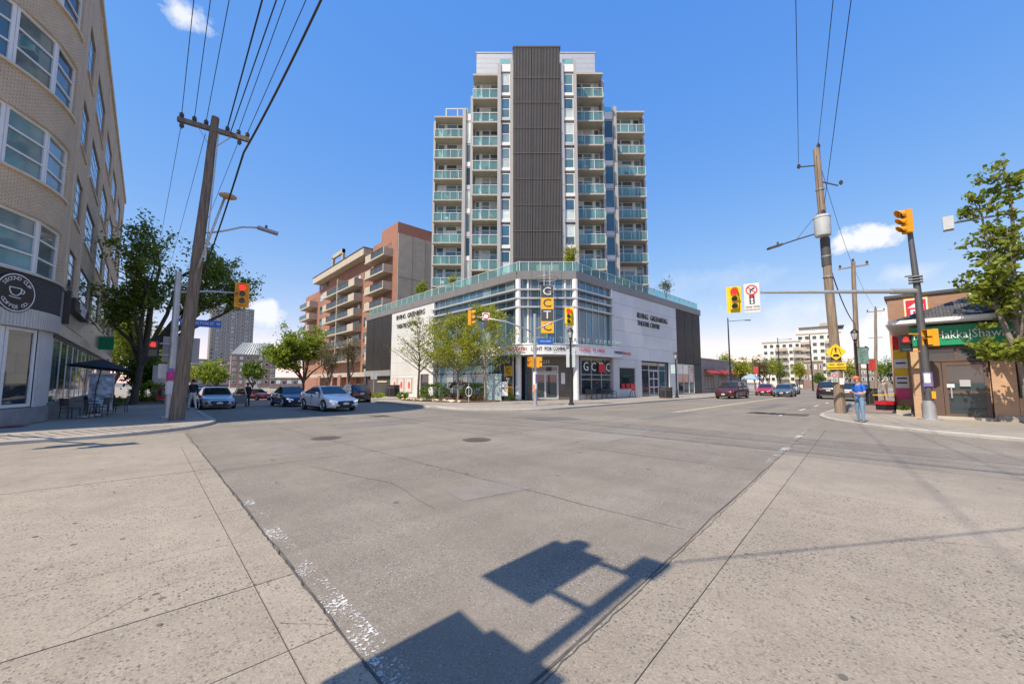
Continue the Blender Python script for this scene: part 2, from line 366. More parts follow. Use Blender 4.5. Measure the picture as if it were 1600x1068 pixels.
M_shopglass=clear('shop_glass',(.72,.80,.78),.22)
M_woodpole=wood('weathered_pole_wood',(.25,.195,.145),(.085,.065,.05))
M_woodpole2=wood('pale_pole_wood',(.36,.275,.195),(.15,.105,.075))  # paler wood tone for the poles of the right road
M_sigyellow=mat('signal_yellow',(.80,.36,.015),.4,var=.05)
M_sigyellow2=mat('backboard_yellow',(.85,.58,.01),.4,var=.05)
M_red_lit=mat('lit_red_lens',(.9,.03,.02),.3,var=0,emit=1.1)
M_lens=mat('dark_lens',(.10,.045,.03),.2,var=0)
M_lensg=mat('dark_green_lens',(.03,.06,.05),.2,var=0)
M_bark=mat('bark',(.085,.068,.055),.95,var=.35,scale=7,bump=1,bscale=18)
M_barklight=mat('pale_bark',(.26,.225,.19),.9,var=.35,scale=8,bump=.8,bscale=22)
M_rubber=mat('tyre_rubber',(.018,.018,.019),.85,var=.1)
M_chrome=mat('chrome',(.7,.7,.71),.15,.9,var=0)
M_carglass=mat('car_glass',(.02,.028,.032),.02,0,var=0,spec=1.0)
M_signred=mat('sign_red',(.62,.02,.035),.5,var=.04)
M_signgreen=mat('sign_green',(.008,.29,.13),.5,var=.05)
M_signblue=mat('sign_blue',(.01,.12,.48),.5,var=.05)
M_signyel=mat('sign_yellow',(.86,.55,.01),.5,var=.05)
M_orange=mat('orange_panel',(.85,.45,.02),.5,var=.04)
M_skin=mat('skin',(.52,.31,.23),.6,var=.05)
M_leaf_dark=leafmat('leaf_dark',(.15,.22,.03),(.32,.40,.06),.55)
M_leaf_lime=leafmat('leaf_lime',(.17,.25,.022),(.38,.45,.055),.5)
M_leaf_mid=leafmat('leaf_mid',(.075,.135,.02),(.19,.27,.04),.4)
M_leaf_yel=leafmat('leaf_spring',(.28,.32,.03),(.48,.49,.065),.5)
M_leaf_bud=leafmat('leaf_bud',(.17,.14,.06),(.26,.22,.09))
M_leaf_red=leafmat('leaf_red',(.10,.045,.035),(.17,.08,.05))
# ================================================================ GROUND
def gz(y): return 0. if y<28 else (-.022*(y-28) if y<90 else -1.364)
YB=[-700,28,90,1400]
def strips(mb,x0,x1,y0,y1,dz,mi=0):
    ys=sorted({y0,y1,*[b for b in YB if y0<b<y1]})
    for a,b in zip(ys,ys[1:]): mb.quad((x0,a,gz(a)+dz),(x1,a,gz(a)+dz),(x1,b,gz(b)+dz),(x0,b,gz(b)+dz),mi)
    return mb
struct('ground',strips(MB(),-900,1500,-700,1400,-.05),mat('far_ground',(.16,.15,.13),.95,var=.25,scale=.05))
rd=MB(); strips(rd,-90,420,-70,28,0); strips(rd,1.5,18.0,28,420,0)
struct('road',rd,M_asphalt)
def arc(cx,cy,r,a0,a1,n=10): return [(cx+r*cos(R(a0+(a1-a0)*i/n)),cy+r*sin(R(a0+(a1-a0)*i/n))) for i in range(n+1)]
def offset(line,d):
    out=[]
    for i,p in enumerate(line):
        a=Vector(line[max(i-1,0)]); b=Vector(line[min(i+1,len(line)-1)]); t=(b-a).normalized(); out.append((p[0]-t.y*d,p[1]+t.x*d))
    return out
def kerb(line,side,h=.12,w=.17,name='kerb'):
    """a concrete kerb along a road edge; side=+1 puts it left of the walking direction"""
    inn=offset(line,side*w); mb=MB(); n=len(line)
    bev=offset(line,side*.03)
    for i in range(n-1):
        j=i+1
        z=lambda p,h_: gz(p[1])+h_
        a,b,a1,b1,a2,b2=line[i],line[j],bev[i],bev[j],inn[i],inn[j]
        q=[((*a,z(a,-.05)),(*b,z(b,-.05)),(*b,z(b,h-.03)),(*a,z(a,h-.03))),((*a,z(a,h-.03)),(*b,z(b,h-.03)),(*b1,z(b1,h)),(*a1,z(a1,h))),((*a1,z(a1,h)),(*b1,z(b1,h)),(*b2,z(b2,h)),(*a2,z(a2,h)))]
        for f in q: mb.quad(*(f if side<0 else f)[::(-1 if side<0 else 1)])
    struct(name,mb,M_kerb,smooth=40); return inn
def walk(name,poly,m,z=.11):
    return struct(name,MB().prism(poly,lambda p:gz(p[1])-.05,lambda p:gz(p[1])+z),m)
# north-west corner
nw=[(-90,17.0),(-6,17.0),(-1.6,17.05)]+arc(-1.6,20.9,3.85,-80,0,10)+[(2.25,28),(2.25,90),(2.25,300)]
i1=kerb(nw,1,.115)
walk('pavement',i1+[(-90,300),(-90,28)],M_sidewalk)
# north-east corner: wide theatre pavement
ne=[(16.2,300),(16.2,90),(16.0,50),(15.5,40),(14.6,33),(13.9,28),(13.45,24.4),(13.4,22)]+arc(18.6,20.4,5.0,165,270,12)+[(24,15.45),(62,15.6),(150,34),(330,72)]
i2=kerb(ne,1,.125)
walk('pavement',i2+[(330,300),(300,300),(24,300)],M_sidewalk)
# south-east corner
se=[(330,58),(150,22),(60,3.85),(31,3.75),(25.6,3.72)]+arc(25.2,-3.4,7.1,90,165,12)+[(18.0,-2.4),(17.8,-8),(17.8,-60)]
i3=kerb(se,1,.105)
walk('pavement',i3+[(300,-60)],M_sidewalk,.1)
# brick paver band along the shops on the right pavement
pb=MB().prism([(26.5,.9),(58,.9),(58,3.3),(27.5,3.3)],.1,.106); struct('paver_band',pb,M_paver)
# concrete crosswalks: slabs with open joints
wcs=thing('crosswalk',None,None); del_=wcs
wcs['kind']='structure'
jy=[1.75,2.85,3.92,5.06,6.33,9.6,13.4]
bed=MB().quad((-10,1.6,.003),(1.05,1.6,.003),(1.05,13.42,.003),(-10,13.42,.003)).build('joint_bed',M_gap,wcs)
rng=random.Random(4)
def slab(poly,parent,m,z=.012,g=.0045):
    c=[sum(p[k] for p in poly)/len(poly) for k in (0,1)]
    pl=[]
    for p in poly:
        pl.append((p[0]+(g if p[0]<c[0] else -g),p[1]+(g if p[1]<c[1] else -g)))
    t=rng.uniform(-.002,.002)
    return MB().prism(pl,.004,z+t).build('concrete_slab',m,parent)
for a,b in zip(jy,jy[1:]):
    for x0,x1 in ((-10,-4.2),(-4.2,.75),(.75,1.05)):
        slab([(x0,a),(x1,a),(x1,b),(x0,b)],wcs,M_conc_agg if b<9.7 else M_conc_smooth)
for x0,x1 in ((-10,-3.2),(-3.2,1.0)): slab([(x0,13.4),(x1,13.4),(x1,16.9),(x0,16.9)],wcs,M_conc_smooth)
scs=thing('crosswalk',None,None); scs['kind']='structure'
ye=lambda x: 1.55+.081*(x-1.05)
MB().quad((1.06,-9,.003),(17.6,-9,.003),(17.6,ye(17.6),.003),(1.06,ye(1.06),.003)).build('joint_bed',M_gap,scs)
jx=[1.06,4.3,7.6,10.9,14.2,17.5]
for a,b in zip(jx,jx[1:]):
    m=M_conc_agg if b<8 else M_conc_smooth if b<12 else M_asphalt
    slab([(a,ye(a)-.42),(b,ye(b)-.42),(b,ye(b)),(a,ye(a))],scs,m)
    slab([(a,-3.6),(b,-3.6),(b,ye(b)-.42),(a,ye(a)-.42)],scs,m)
    slab([(a,-9),(b,-9),(b,-3.6),(a,-3.6)],scs,m)
# tooled grooves of the north-west ramp
gr=MB()
for k in range(16):
    x=-2.9+.27*k; gr.obox((x,17.3,.113),(.022,0,0),(-.62,1.75,0),(0,0,.004))
struct('ramp_grooves',gr,M_gap)
gr=MB()
for k in range(14):
    a=R(100+k*4.6); gr.obox((25.2+6.8*cos(a),-3.4+6.8*sin(a),.102),(.03*sin(a),-.03*cos(a),0),(-1.3*cos(a),-1.3*sin(a),0),(0,0,.004))
struct('ramp_grooves',gr,mat('groove',(.27,.25,.22),.95,var=.1))
# worn paint: only flakes are left
m=bpy.data.materials.new('flaking_paint'); m.use_nodes=True; nt=m.node_tree; L=nt.links; b=nt.nodes['Principled BSDF']; b.inputs['Base Color'].default_value=(.72,.71,.68,1); b.inputs['Roughness'].default_value=.7
t=N(nt,'ShaderNodeTexCoord'); n1=N(nt,'ShaderNodeTexNoise',i_Scale=36.,i_Detail=4.,i_Roughness=.7); n2=N(nt,'ShaderNodeTexNoise',i_Scale=1.7,i_Detail=3.)
L.new(t.outputs['Object'],n1.inputs['Vector']); L.new(t.outputs['Object'],n2.inputs['Vector'])
v=fmath(nt,'MULTIPLY_ADD',n2.outputs['Fac'],.75,n1.outputs['Fac']); v=fmath(nt,'MULTIPLY',fmath(nt,'SUBTRACT',v,.925),8.,clamp=True)
L.new(v,b.inputs['Alpha']); M_flake=m
def paint(x0,x1,y0,y1,m=M_paint,name='road_marking',z=.005): return struct(name,MB().quad((x0,y0,z),(x1,y0,z),(x1,y1,z),(x0,y1,z)),m)
struct('road_marking',MB().quad((1.07,1.6,.006),(1.25,1.6,.006),(1.21,7.0,.006),(1.07,7.0,.006)),M_flake)
for x0,x1 in ((9.5,11),(11.2,13.4),(14.0,15.2),(15.8,17.2)):
    struct('road_marking',MB().quad((x0,ye(x0)+.0,.006),(x1,ye(x1)+.0,.006),(x1,ye(x1)+.16,.006),(x0,ye(x0)+.16,.006)),M_flake)
for y in (9.45,9.7): struct('road_marking',MB().quad((21.5,y,.005),(60,y+1.2,.005),(60,y+1.32,.005),(21.5,y+.12,.005)),M_yel)
for k in range(9):
    x=23.2+k*5.2; y=5.0+.02*(x-23); struct('road_marking',MB().quad((x,y,.005),(x+1.9,y+.04,.005),(x+1.9,y+.16,.005),(x,y+.12,.005)),M_paint)
for x,y in ((2.7,21.2),): struct('road_marking',MB().quad((x,y,.005),(x+1.5,y-.55,.005),(x+1.62,y-.2,.005),(x+.1,y+.35,.005)),M_flake)
struct('road_marking',MB().quad((2.6,19.0,.005),(6.6,18.6,.005),(6.6,18.85,.005),(2.6,19.3,.005)),M_flake)
# patches
struct('road_patch',MB().quad((12.6,11.6,.004),(14.3,10.6,.004),(15.0,12.0,.004),(13.2,13.2,.004)),ground_mat('dark_patch',(.15,.145,.14),(.08,.08,.08),(.3,.29,.28),34,.3))
M_patch=ground_mat('grey_patch',(.185,.17,.152),(.1,.095,.09),(.34,.32,.29),40,.3,blotch=.14); M_patch2=ground_mat('pale_patch',(.245,.218,.19),(.13,.125,.12),(.40,.37,.34),40,.3,blotch=.14)
for poly,m_ in (([(5.2,14.6),(8.3,14.3),(8.5,16.1),(5.3,16.3)],M_patch),([(9.5,6.2),(13.6,6.6),(13.5,7.7),(9.4,7.3)],M_patch2),([(16.5,8.2),(22.5,8.6),(22.4,9.4),(16.4,9.1)],M_patch),([(2.2,10.4),(3.0,10.4),(3.0,12.2),(2.2,12.1)],M_patch2),([(6.3,18.5),(6.9,18.5),(7.1,27),(6.5,27)],M_patch),([(3.4,4.6),(4.6,4.4),(4.7,5.1),(3.5,5.3)],M_patch2),([(27,6.6),(36,7.2),(36,8.0),(27,7.5)],M_patch)):
    struct('road_patch',MB().add([(x,y,.0035) for x,y in poly],[(0,1,2,3)]),m_)
# seams of the paved lanes
sm=MB()
def seam(pts,w,z=.0045,jit=.018):
    pts=[Vector((*p,z)) for p in pts]; out=[]
    for i,(a,b) in enumerate(zip(pts,pts[1:])):
        d=(b-a).normalized(); n=Vector((-d.y,d.x,0))
        L_=max(int((b-a).length/(.5 if z<.01 else .09)),1)
        prev=None
        for k in range(L_+1):
            c=a.lerp(b,k/L_)+n*rng.uniform(-jit,jit); ww=w*rng.uniform(.4,1.1); cur=(c-n*ww,c+n*ww)
            if prev: sm.quad(prev[0],cur[0],cur[1],prev[1])
            prev=cur
seam([(1.06,1.62),(1.07,16.8)],.014); seam([(1.1,1.58),(9,2.22),(17.5,2.9)],.012); seam([(3.6,17.5),(4.2,9),(4.6,2.0)],.006); seam([(7.7,19),(8.1,9),(8.6,2.4)],.008)
seam([(11.4,18),(11.5,6),(11.9,2.6)],.008); seam([(1.1,9.3),(9,9.5),(22,9.6)],.007); seam([(9.6,17),(9.9,3)],.006); seam([(13.8,14),(14.6,4)],.006); seam([(2.4,9),(3.1,6.2),(2.9,4.6)],.005)
struct('road_seams',sm,M_gap)
sm=MB()      # crumbling slab edges and hairline cracks in the concrete
seam([(1.047,1.75),(1.047,13.3)],.007,.0152,.012); seam([(1.3,1.545),(9,2.17)],.0055,.0152,.010)
for pts in ([(-.3,4.0),(.1,4.4),(.6,4.5)],[(6.2,1.2),(6.0,.3),(6.5,-.6)],[(.78,5.2),(1.02,5.5)],[(.78,3.2),(1.0,2.95)]): seam(pts,.002,.0153,.015)
struct('slab_cracks',sm,M_gap)
tr=MB()      # tar poured into the road cracks
for pts in ([(9.3,15.5),(10.8,12.0),(10.6,9.2)],[(14.5,9),(17.5,7.2),(21.5,6.9)],[(12.5,17.5),(15.0,13.2)]):
    for a,b in zip(pts,pts[1:]):
        a,b=Vector((*a,.0049)),Vector((*b,.0049)); n_=max(int((b-a).length/.22),1); d=(b-a).normalized(); q=Vector((-d.y,d.x,0)); pv=None
        for k in range(n_+1):
            c=a.lerp(b,k/n_)+q*(.09*sin(k*.9)+rng.uniform(-.03,.03)); w_=rng.uniform(.004,.012); cur=(c-q*w_,c+q*w_)
            if pv: tr.quad(pv[0],cur[0],cur[1],pv[1])
            pv=cur
struct('crack_sealant',tr,mat('tar',(.10,.092,.085),.6,var=.2,scale=6))
gm_=MB()     # trodden gum and oil spots
for k in range(70):
    x,y=(rng.uniform(-2.5,1.0),rng.uniform(2,13)) if k%2 else (rng.uniform(2,10),rng.uniform(-3,1.3)); r_=rng.uniform(.010,.026); gm_.disc((x,y,.0154),(0,0,1),r_,9,rx=r_*rng.uniform(.7,1.3))
for k in range(45): x,y=rng.uniform(1.5,17),rng.uniform(3.5,16); r_=rng.uniform(.015,.05); gm_.disc((x,y,.0050),(0,0,1),r_,9,rx=r_*rng.uniform(.6,1.5))
struct('gum_spots',gm_,mat('gum',(.14,.125,.11),.8,var=.2))
def manhole(x,y,r,label,slots=True):
    o=thing('manhole_cover',label,'manhole cover',(x,y,0),0,'covers set in the road')
    MB().annulus((0,0,.007),(0,0,1),r*.84,r).build('frame_ring',M_iron,o)
    lid=MB().disc((0,0,.009),(0,0,1),r*.82)
    lid.build('lid',M_iron,o)
    g=MB()
    for i in range(-3,4):
        for j in range(-3,4):
            if i*i+j*j<11: g.box(i*r*.2-r*.05,i*r*.2+r*.05,j*r*.2-r*.05,j*r*.2+r*.05,.009,.014)
    g.build('raised_studs',M_iron,o)['kind']='stuff'
manhole(4.05,12.5,.42,'round iron manhole cover in the middle of the crossing, left one of the two')
manhole(7.15,9.1,.42,'round iron manhole cover in the middle of the crossing, right one of the two')
def plate(x0,x1,y0,y1,label):
    o=thing('drain_grate',label,'drain grate',((x0+x1)/2,(y0+y1)/2,0),0,world=True)
    MB().box(x0,x1,y0,y1,.003,.010).build('frame',M_iron,o)
    b=MB(); n=7
    for k in range(n):
        x=x0+(x1-x0)*(k+.5)/n; b.box(x-.02,x+.02,y0+.05,y1-.05,.010,.02)
    b.build('bars',M_iron,o)
plate(23.7,24.9,5.55,6.75,'dark iron cover plate in the right road, the farther left one of the pair')
plate(23.7,24.9,4.1,5.3,'dark iron cover plate in the right road, the one nearer the right kerb')
plate(8.1,8.9,18.2,18.9,'small iron cover in the sunlit asphalt left of the far corner')
plate(14.9,15.5,19.3,19.9,'kerbside storm drain beside the shrub bed on the far corner')
# ================================================================ THEATRE (left front x=24, right front y=21.1, cut corner between them)
th=thing('theatre','low white and glass theatre with cut corner below the grey tower','theatre',(26,23,.1),world=True)
ZB,ZT=10.95,11.75
A=(24.0,24.8); B=(27.9,21.1)
dx,dy=B[0]-A[0],B[1]-A[1]; Lc=math.hypot(dx,dy); cu=(dx/Lc,dy/Lc); co=(cu[1],-cu[0])   # along the cut corner, outward
if co[0]*-1+co[1]*-1<0: co=(-co[0],-co[1])
def cp(s,o=0,z=0): return Vector((A[0]+cu[0]*s+co[0]*o,A[1]+cu[1]*s+co[1]*o,z))
core=MB().prism([(24.5,26.9),(29.4,21.75),(56.0,21.75),(56.0,57.8),(24.5,57.8)],-1.2,10.9)
core.build('inner_wall',M_dark,th)
roofp=MB().prism([A,B,(56.4,21.1),(56.4,58),(24.0,58)],ZB,ZT-.35); roofp.build('roof_deck',M_conc,th)
# parapet: separate metal panels all along
def run(p,q,n):
    return [(Vector(p).lerp(Vector(q),i/n),Vector(p).lerp(Vector(q),(i+1)/n)) for i in range(n)]
def panel_between(a,b,z0,z1,out,th_,m,name='panel',g=.012,parent=th,off=0.):
    a=Vector((a[0],a[1],0)); b=Vector((b[0],b[1],0)); t=(b-a).normalized(); o=Vector((out[0],out[1],0))
    a=a+t*g+o*off; b=b-t*g+o*off
    return MB().obox((a.x,a.y,z0+g),b-a,o*th_,(0,0,z1-z0-2*g)).build(name,m,parent)
MB().prism([(24.03,24.82),(27.92,21.13),(56.35,21.13),(56.35,57.95),(24.03,57.95)],ZB+.02,ZT-.05).build('parapet_backing',M_dark,th)
for a,b in run(A,(24,58),14): panel_between(a,b,ZB,ZT,(-1,0),.07,M_parapet,'parapet_panel')
for a,b in run(B,(56.4,21.1),12): panel_between(a,b,ZB,ZT,(0,-1),.07,M_parapet,'parapet_panel')
for a,b in run(A,B,4): panel_between(a,b,ZB,ZT,co,.07,M_parapet,'parapet_panel')
# terrace railing of blue-green glass
def rail(p,q,n,out,z0=ZT,h=.95,inset=.35):
    o=Vector((-out[0]*inset,-out[1]*inset))
    for a,b in run(p,q,n):
        a=a+o; b=b+o; r_=MB().obox((a.x,a.y,z0+.08),((b-a).x,(b-a).y,0),(-out[0]*.02,-out[1]*.02,0),(0,0,h-.12)).build('railing_pane',M_balcglass,th)
    pp=MB()
    for a,b in run(p,q,n):
        a=a+o; pp.box(a.x-.025,a.x+.025,a.y-.025,a.y+.025,z0,z0+h)
    a=Vector(p)+o; b=Vector(q)+o; pp.bar((a.x,a.y,z0+h),(b.x,b.y,z0+h),.06,.04); pp.build('handrail',M_frame,th)
rail(A,(24,58),22,(-1,0)); rail(A,B,5,co); rail(B,(56.4,21.1),20,(0,-1))
# --- left front: white wall, dark ribbed wall, garage
def cladding(x,ylist,zlist,skip=()):
    for i,(y0,y1) in enumerate(zip(ylist,ylist[1:])):
        for j,(z0,z1) in enumerate(zip(zlist,zlist[1:])):
            if (i,j) in skip: continue
            MB().box(x,x+.12,y0+.008,y1-.008,z0+.008,z1-.008).build('cladding_panel',M_whiteclad,th)
MB().box(24.13,24.36,38.9,49.6,-1,ZB).build('panel_backing',M_gap,th)
for j,(z0,z1) in enumerate([(-.9,2.5),(2.5,4.2),(4.2,5.9),(5.9,7.6),(7.6,9.3),(9.3,ZB)]):
    ys=[39.0+ (0 if j%2==0 else -.0)]
    cuts=[41.1,43.2,45.3,47.4] if j%2==0 else [42.1,44.2,46.3]
    ys=[39.0]+cuts+[49.45]
    for a,b in zip(ys,ys[1:]): MB().box(24.0,24.12,a+.008,b-.008,z0+.008,z1-.008).build('cladding_panel',M_whiteclad,th)
for k,y in enumerate((44.2,46.2,48.1)):      # three poster cases low on the white wall
    f=MB().box(23.9,24.0,y-.75,y+.75,.35,2.2).build('poster_case',M_lightgrey,th)
    MB().box(23.885,23.9,y-.6,y+.6,.5,2.05).build('poster',mat('poster_paper%d'%k,(.80,.62,.56),.6,var=.1,scale=4),f)
    MB().disc((23.88,y-.1,1.25),(-1,0,0),.48,depth=.003,rx=.3).build('poster_print',mat('poster_red%d'%k,(.62,.12,.10),.6,var=.4,scale=5),f)
MB().box(23.97,24.0,39.7,41.5,-.2,2.6).build('side_door',M_glassdark,th)
for a,b,zz in ((49.5,52.3,0),(52.3,55.1,0),(55.1,57.95,0)):
    mb=MB(); n=int((b-a)/.16)
    mb.box(24.06,24.2,a+.02,b-.02,3.3,ZB-.02)
    for k in range(n):
        y=a+.05+(b-a-.1)*k/n; mb.box(23.99,24.06,y,y+.08,3.32,ZB-.04)
    mb.build('ribbed_panel',M_ribdark,th)
MB().box(23.9,24.2,49.5,57.95,2.5,3.28).build('lintel',M_greyclad,th)
MB().box(23.95,24.2,57.4,58,-1.3,2.5).build('pier',M_dark,th)
MB().box(24.3,24.34,49.6,57.4,-1.2,2.5).build('garage_door',M_dark,th)
MB().box(24.2,24.29,51,54,1.6,1.8).build('door_light_slot',M_beigeplain,th)
# lettering on both white walls
text('IRVING  GREENBERG',.86,M_black,th,(23.97,44.4,10.15),(0,-1,0),(0,0,1),'lettering',.03,sx=.92)
text('THEATRE CENTRE',.78,M_black,th,(23.97,45.3,8.95),(0,-1,0),(0,0,1),'lettering',.03,sx=.82)
# --- right front: white panels
MB().box(33.7,48.6,21.23,21.5,4.0,ZB).build('panel_backing',M_gap,th); MB().box(33.7,39.39,21.23,21.5,-.2,3.99).build('panel_backing',M_gap,th); MB().box(46.11,48.6,21.23,21.5,-.2,3.99).build('panel_backing',M_gap,th)
def rightpanel(x0,x1,z0,z1): MB().box(x0+.01,x1-.01,21.1,21.22,z0+.01,z1-.01).build('cladding_panel',M_whiteclad,th)
rows=[(4.0,5.4),(5.4,6.9),(6.9,8.3),(8.3,9.7),(9.7,ZB)]
for j,(z0,z1) in enumerate(rows):
    cuts={0:[35.6,38.6,41.4,44.6],1:[37.2,40.2,43.6,46],2:[36,39.8,42.2,45.4],3:[37.9,41.2,44.3],4:[35.4,38.4,41.9,46.3]}[j]
    xs=[33.7]+cuts+[48.5]
    for a,b in zip(xs,xs[1:]): rightpanel(a,b,z0,z1)
for x0,x1,z0,z1 in ((33.7,34.85,.1,4.0),(34.85,38.05,.1,.95),(34.85,38.05,3.15,4.0),(38.05,39.4,.1,4.0),(46.1,48.5,.1,4.0)): rightpanel(x0,x1,z0,z1)
text('IRVING  GREENBERG',.86,M_black,th,(42.3,21.06,8.95),(1,0,0),(0,0,1),'lettering',.03,sx=.92)
text('THEATRE CENTRE',.78,M_black,th,(41.3,21.06,8.1),(1,0,0),(0,0,1),'lettering',.03,sx=.82)
def win(parent,p0,p1,z0,z1,out,glass,frame,nx=1,nz=1,fw=.07,name='window',rec=.04,depth=.12,zs=None,pane='pane'):
    """a framed window in a vertical plane from plan point p0 to p1: each pane a sub-part"""
    p0=Vector((p0[0],p0[1],0)); p1=Vector((p1[0],p1[1],0)); t=(p1-p0); Lw=t.length; t=t/Lw; o=Vector((out[0],out[1],0))
    f=MB(); zz=zs or [z0+(z1-z0)*k/nz for k in range(nz+1)]
    def bx(s0,s1,a,b): q=p0+t*s0-o*depth; f.obox((q.x,q.y,a),t*(s1-s0),o*depth,(0,0,b-a))
    for k in range(nx+1): s=Lw*k/nx; s0=min(max(s-fw/2,0),Lw-fw); bx(s0,s0+fw,z0,z1)
    for z in zz:
        a=min(max(z-fw/2,z0),z1-fw)
        for k in range(nx): bx(Lw*k/nx+fw*(1. if k==0 else .5),Lw*(k+1)/nx-fw*(1. if k==nx-1 else .5),a,a+fw)
    fo=f.build(name,frame,parent)
    for k in range(nx):
        for a,b in zip(zz,zz[1:]):
            q=p0+t*(Lw*k/nx+fw*.4)-o*(depth*.55); MB().obox((q.x,q.y,a+fw*.4),t*(Lw/nx-fw*.8),o*.02,(0,0,b-a-fw*.8)).build(pane,glass[(rng.randrange(len(glass)))] if isinstance(glass,list) else glass,fo)
    return fo
win(th,(34.9,21.16),(38.0,21.16),.95,3.15,(0,-1),M_glassdark,M_greyclad,1,1)
for k in range(3): MB().box(35.1+k*.95,35.8+k*.95,21.04,21.08,1.0,1.5).build('window_poster',M_signred,th)
# recessed shop entrance
MB().box(39.4,46.1,21.6,21.74,.1,4.0).build('entrance_back',M_dark,th)
win(th,(39.5,21.35),(41.5,21.35),.15,3.85,(0,-1),[M_glassdark,M_glassblue],M_alum,1,2,zs=[.15,3.0,3.85])
win(th,(43.9,21.35),(46.0,21.35),.15,3.85,(0,-1),[M_glassdark,M_glassblue],M_alum,1,2,zs=[.15,3.0,3.85])
win(th,(41.55,21.38),(43.85,21.38),.12,3.0,(0,-1),M_glassdark,M_frame,2,3,.12,name='entrance_door')
win(th,(41.55,21.38),(43.85,21.38),3.05,3.85,(0,-1),M_glassdark,M_alum,1,1,.06)
# dark ribbed wall and glass shop below it
for a,b in ((48.6,51.1),(51.1,53.7),(53.7,56.3)):
    mb=MB(); n=int((b-a)/.17); mb.box(a+.02,b-.02,21.2,21.4,4.0,ZB-.02)
    for k in range(n): x=a+.05+(b-a-.1)*k/n; mb.box(x,x+.085,21.12,21.2,4.02,ZB-.05)
    mb.build('ribbed_panel',M_ribdark,th)
win(th,(48.7,21.2),(53.8,21.2),.15,3.95,(0,-1),[M_glassblue,M_curtain,M_glassdark],M_frame,3,2,.09,zs=[.15,2.7,3.95])
MB().box(53.85,56.35,21.2,21.5,.1,3.95).build('dark_wall',M_dark,th)
# --- the tall glass hall: columns, panes, louvre shelves
GL=[M_glassblue,M_glassblue,M_glassblue,M_glasstower]
hz=[5.1,8.4,9.2,10.0,ZB]
def curtainwall(p,q,out,n,zs,fr=M_alum):
    f=MB(); p=Vector((*p,0)); q=Vector((*q,0)); t=(q-p)/n; o=Vector((*out,0))
    for k in range(n+1): c=p+t*k; f.obox((c.x,c.y,zs[0])+Vector((0,0,0)) if False else (c.x-.0,c.y,zs[0]),t.normalized()*.06,o*.09,(0,0,zs[-1]-zs[0]))
    fo=f.build('mullions',fr,th)
    for k in range(n):
        for a,b in zip(zs,zs[1:]):
            c=p+t*k+o*.02; MB().obox((c.x,c.y,a+.02),t*.995,o*.02,(0,0,b-a-.03)).build('pane',GL[rng.randrange(4)],fo)
curtainwall((24.25,38.9),(24.25,25.4),(-1,0),12,hz)
curtainwall((24.25,38.9),(24.25,26.0),(-1,0),10,[.15,2.2,4.0])
a=cp(.5,-.25); b=cp(Lc-.5,-.25); curtainwall((a.x,a.y),(b.x,b.y),co,6,hz)
curtainwall((28.5,21.35),(33.6,21.35),(0,-1),5,hz)
for z in (8.4,9.2,10.0):
    mb=MB().prism([(23.75,39),(23.75,24.7),(27.8,20.85),(33.75,20.85),(33.75,21.3),(28.0,21.3),(24.25,24.9),(24.25,39)],z-.07,z+.07); mb.build('louvre_shelf',M_lightgrey,th)
for s in (.12,Lc-.12):
    c=cp(s,-.05); MB().cyl(c.x,c.y,.1,ZB,.27,n=14).build('column',M_white,th,smooth=30)
for s in (1.0,Lc-1.0):
    c=cp(s,-.2); MB().cyl(c.x,c.y,5,ZB,.1,n=10).build('thin_column',M_white,th,smooth=30)
MB().box(24.0,24.3,38.75,39.0,-.9,ZB).build('edge_trim',M_frame,th)
MB().box(33.5,33.7,21.0,21.3,.1,ZB).build('edge_trim',M_lightgrey,th)
# floor band between the storeys
MB().prism([(24.2,39),(24.2,25),(28.1,21.3),(33.7,21.3),(33.7,21.6),(28.3,21.6),(24.5,25.2),(24.5,39)],3.95,5.15).build('floor_band',M_pilaster,th)
# ground floor glass with the four letters
fo=win(th,(28.55,21.2),(33.45,21.2),.5,3.9,(0,-1),M_glassdark,M_alum,3,3,.07,zs=[.5,1.9,2.35,3.9])
for k,ch in enumerate('GCTC'): text(ch,1.15,M_white,fo,(29.2+k*1.2,21.11,3.05),(1,0,0),(0,0,1),'letter',.01)
MB().box(31.2,32.3,21.085,21.095,2.6,3.4).build('window_poster',M_signred,fo)
MB().box(28.2,33.7,21.05,21.25,.1,.5).build('sill',M_lightgrey,th)
# cut-corner entrance
def cbox(s0,s1,o0,o1,z0,z1,name,m,parent=th): return MB().obox(cp(s0,o0,z0),Vector((*cu,0))*(s1-s0),Vector((*co,0))*(o1-o0),(0,0,z1-z0)).build(name,m,parent)
cbox(.7,Lc-.2,-.75,-.7,.1,4.0,'entrance_wall',mat('entrance_stone',(.13,.115,.105),.6,var=.15))
d0,d1=cp(1.35,-.62),cp(3.75,-.62)
win(th,(d0.x,d0.y),(d1.x,d1.y),2.55,3.15,co,M_glassdark,M_lightgrey,1,1,.1)
win(th,(d0.x,d0.y),(d1.x,d1.y),.12,2.5,co,M_glassdark,M_lightgrey,2,1,.16,name='entrance_door')
pc=cp(2.55,-.66); text('1233',.42,M_white,th,(pc.x,pc.y,3.5),(*cu,0),(0,0,1),'house_number',.02)
cbox(4.0,4.35,-.7,-.66,1.5,2.5,'notice_board',M_white)
cbox(.75,.85,-.7,-.1,.1,4,'glass_return',M_glassblue)
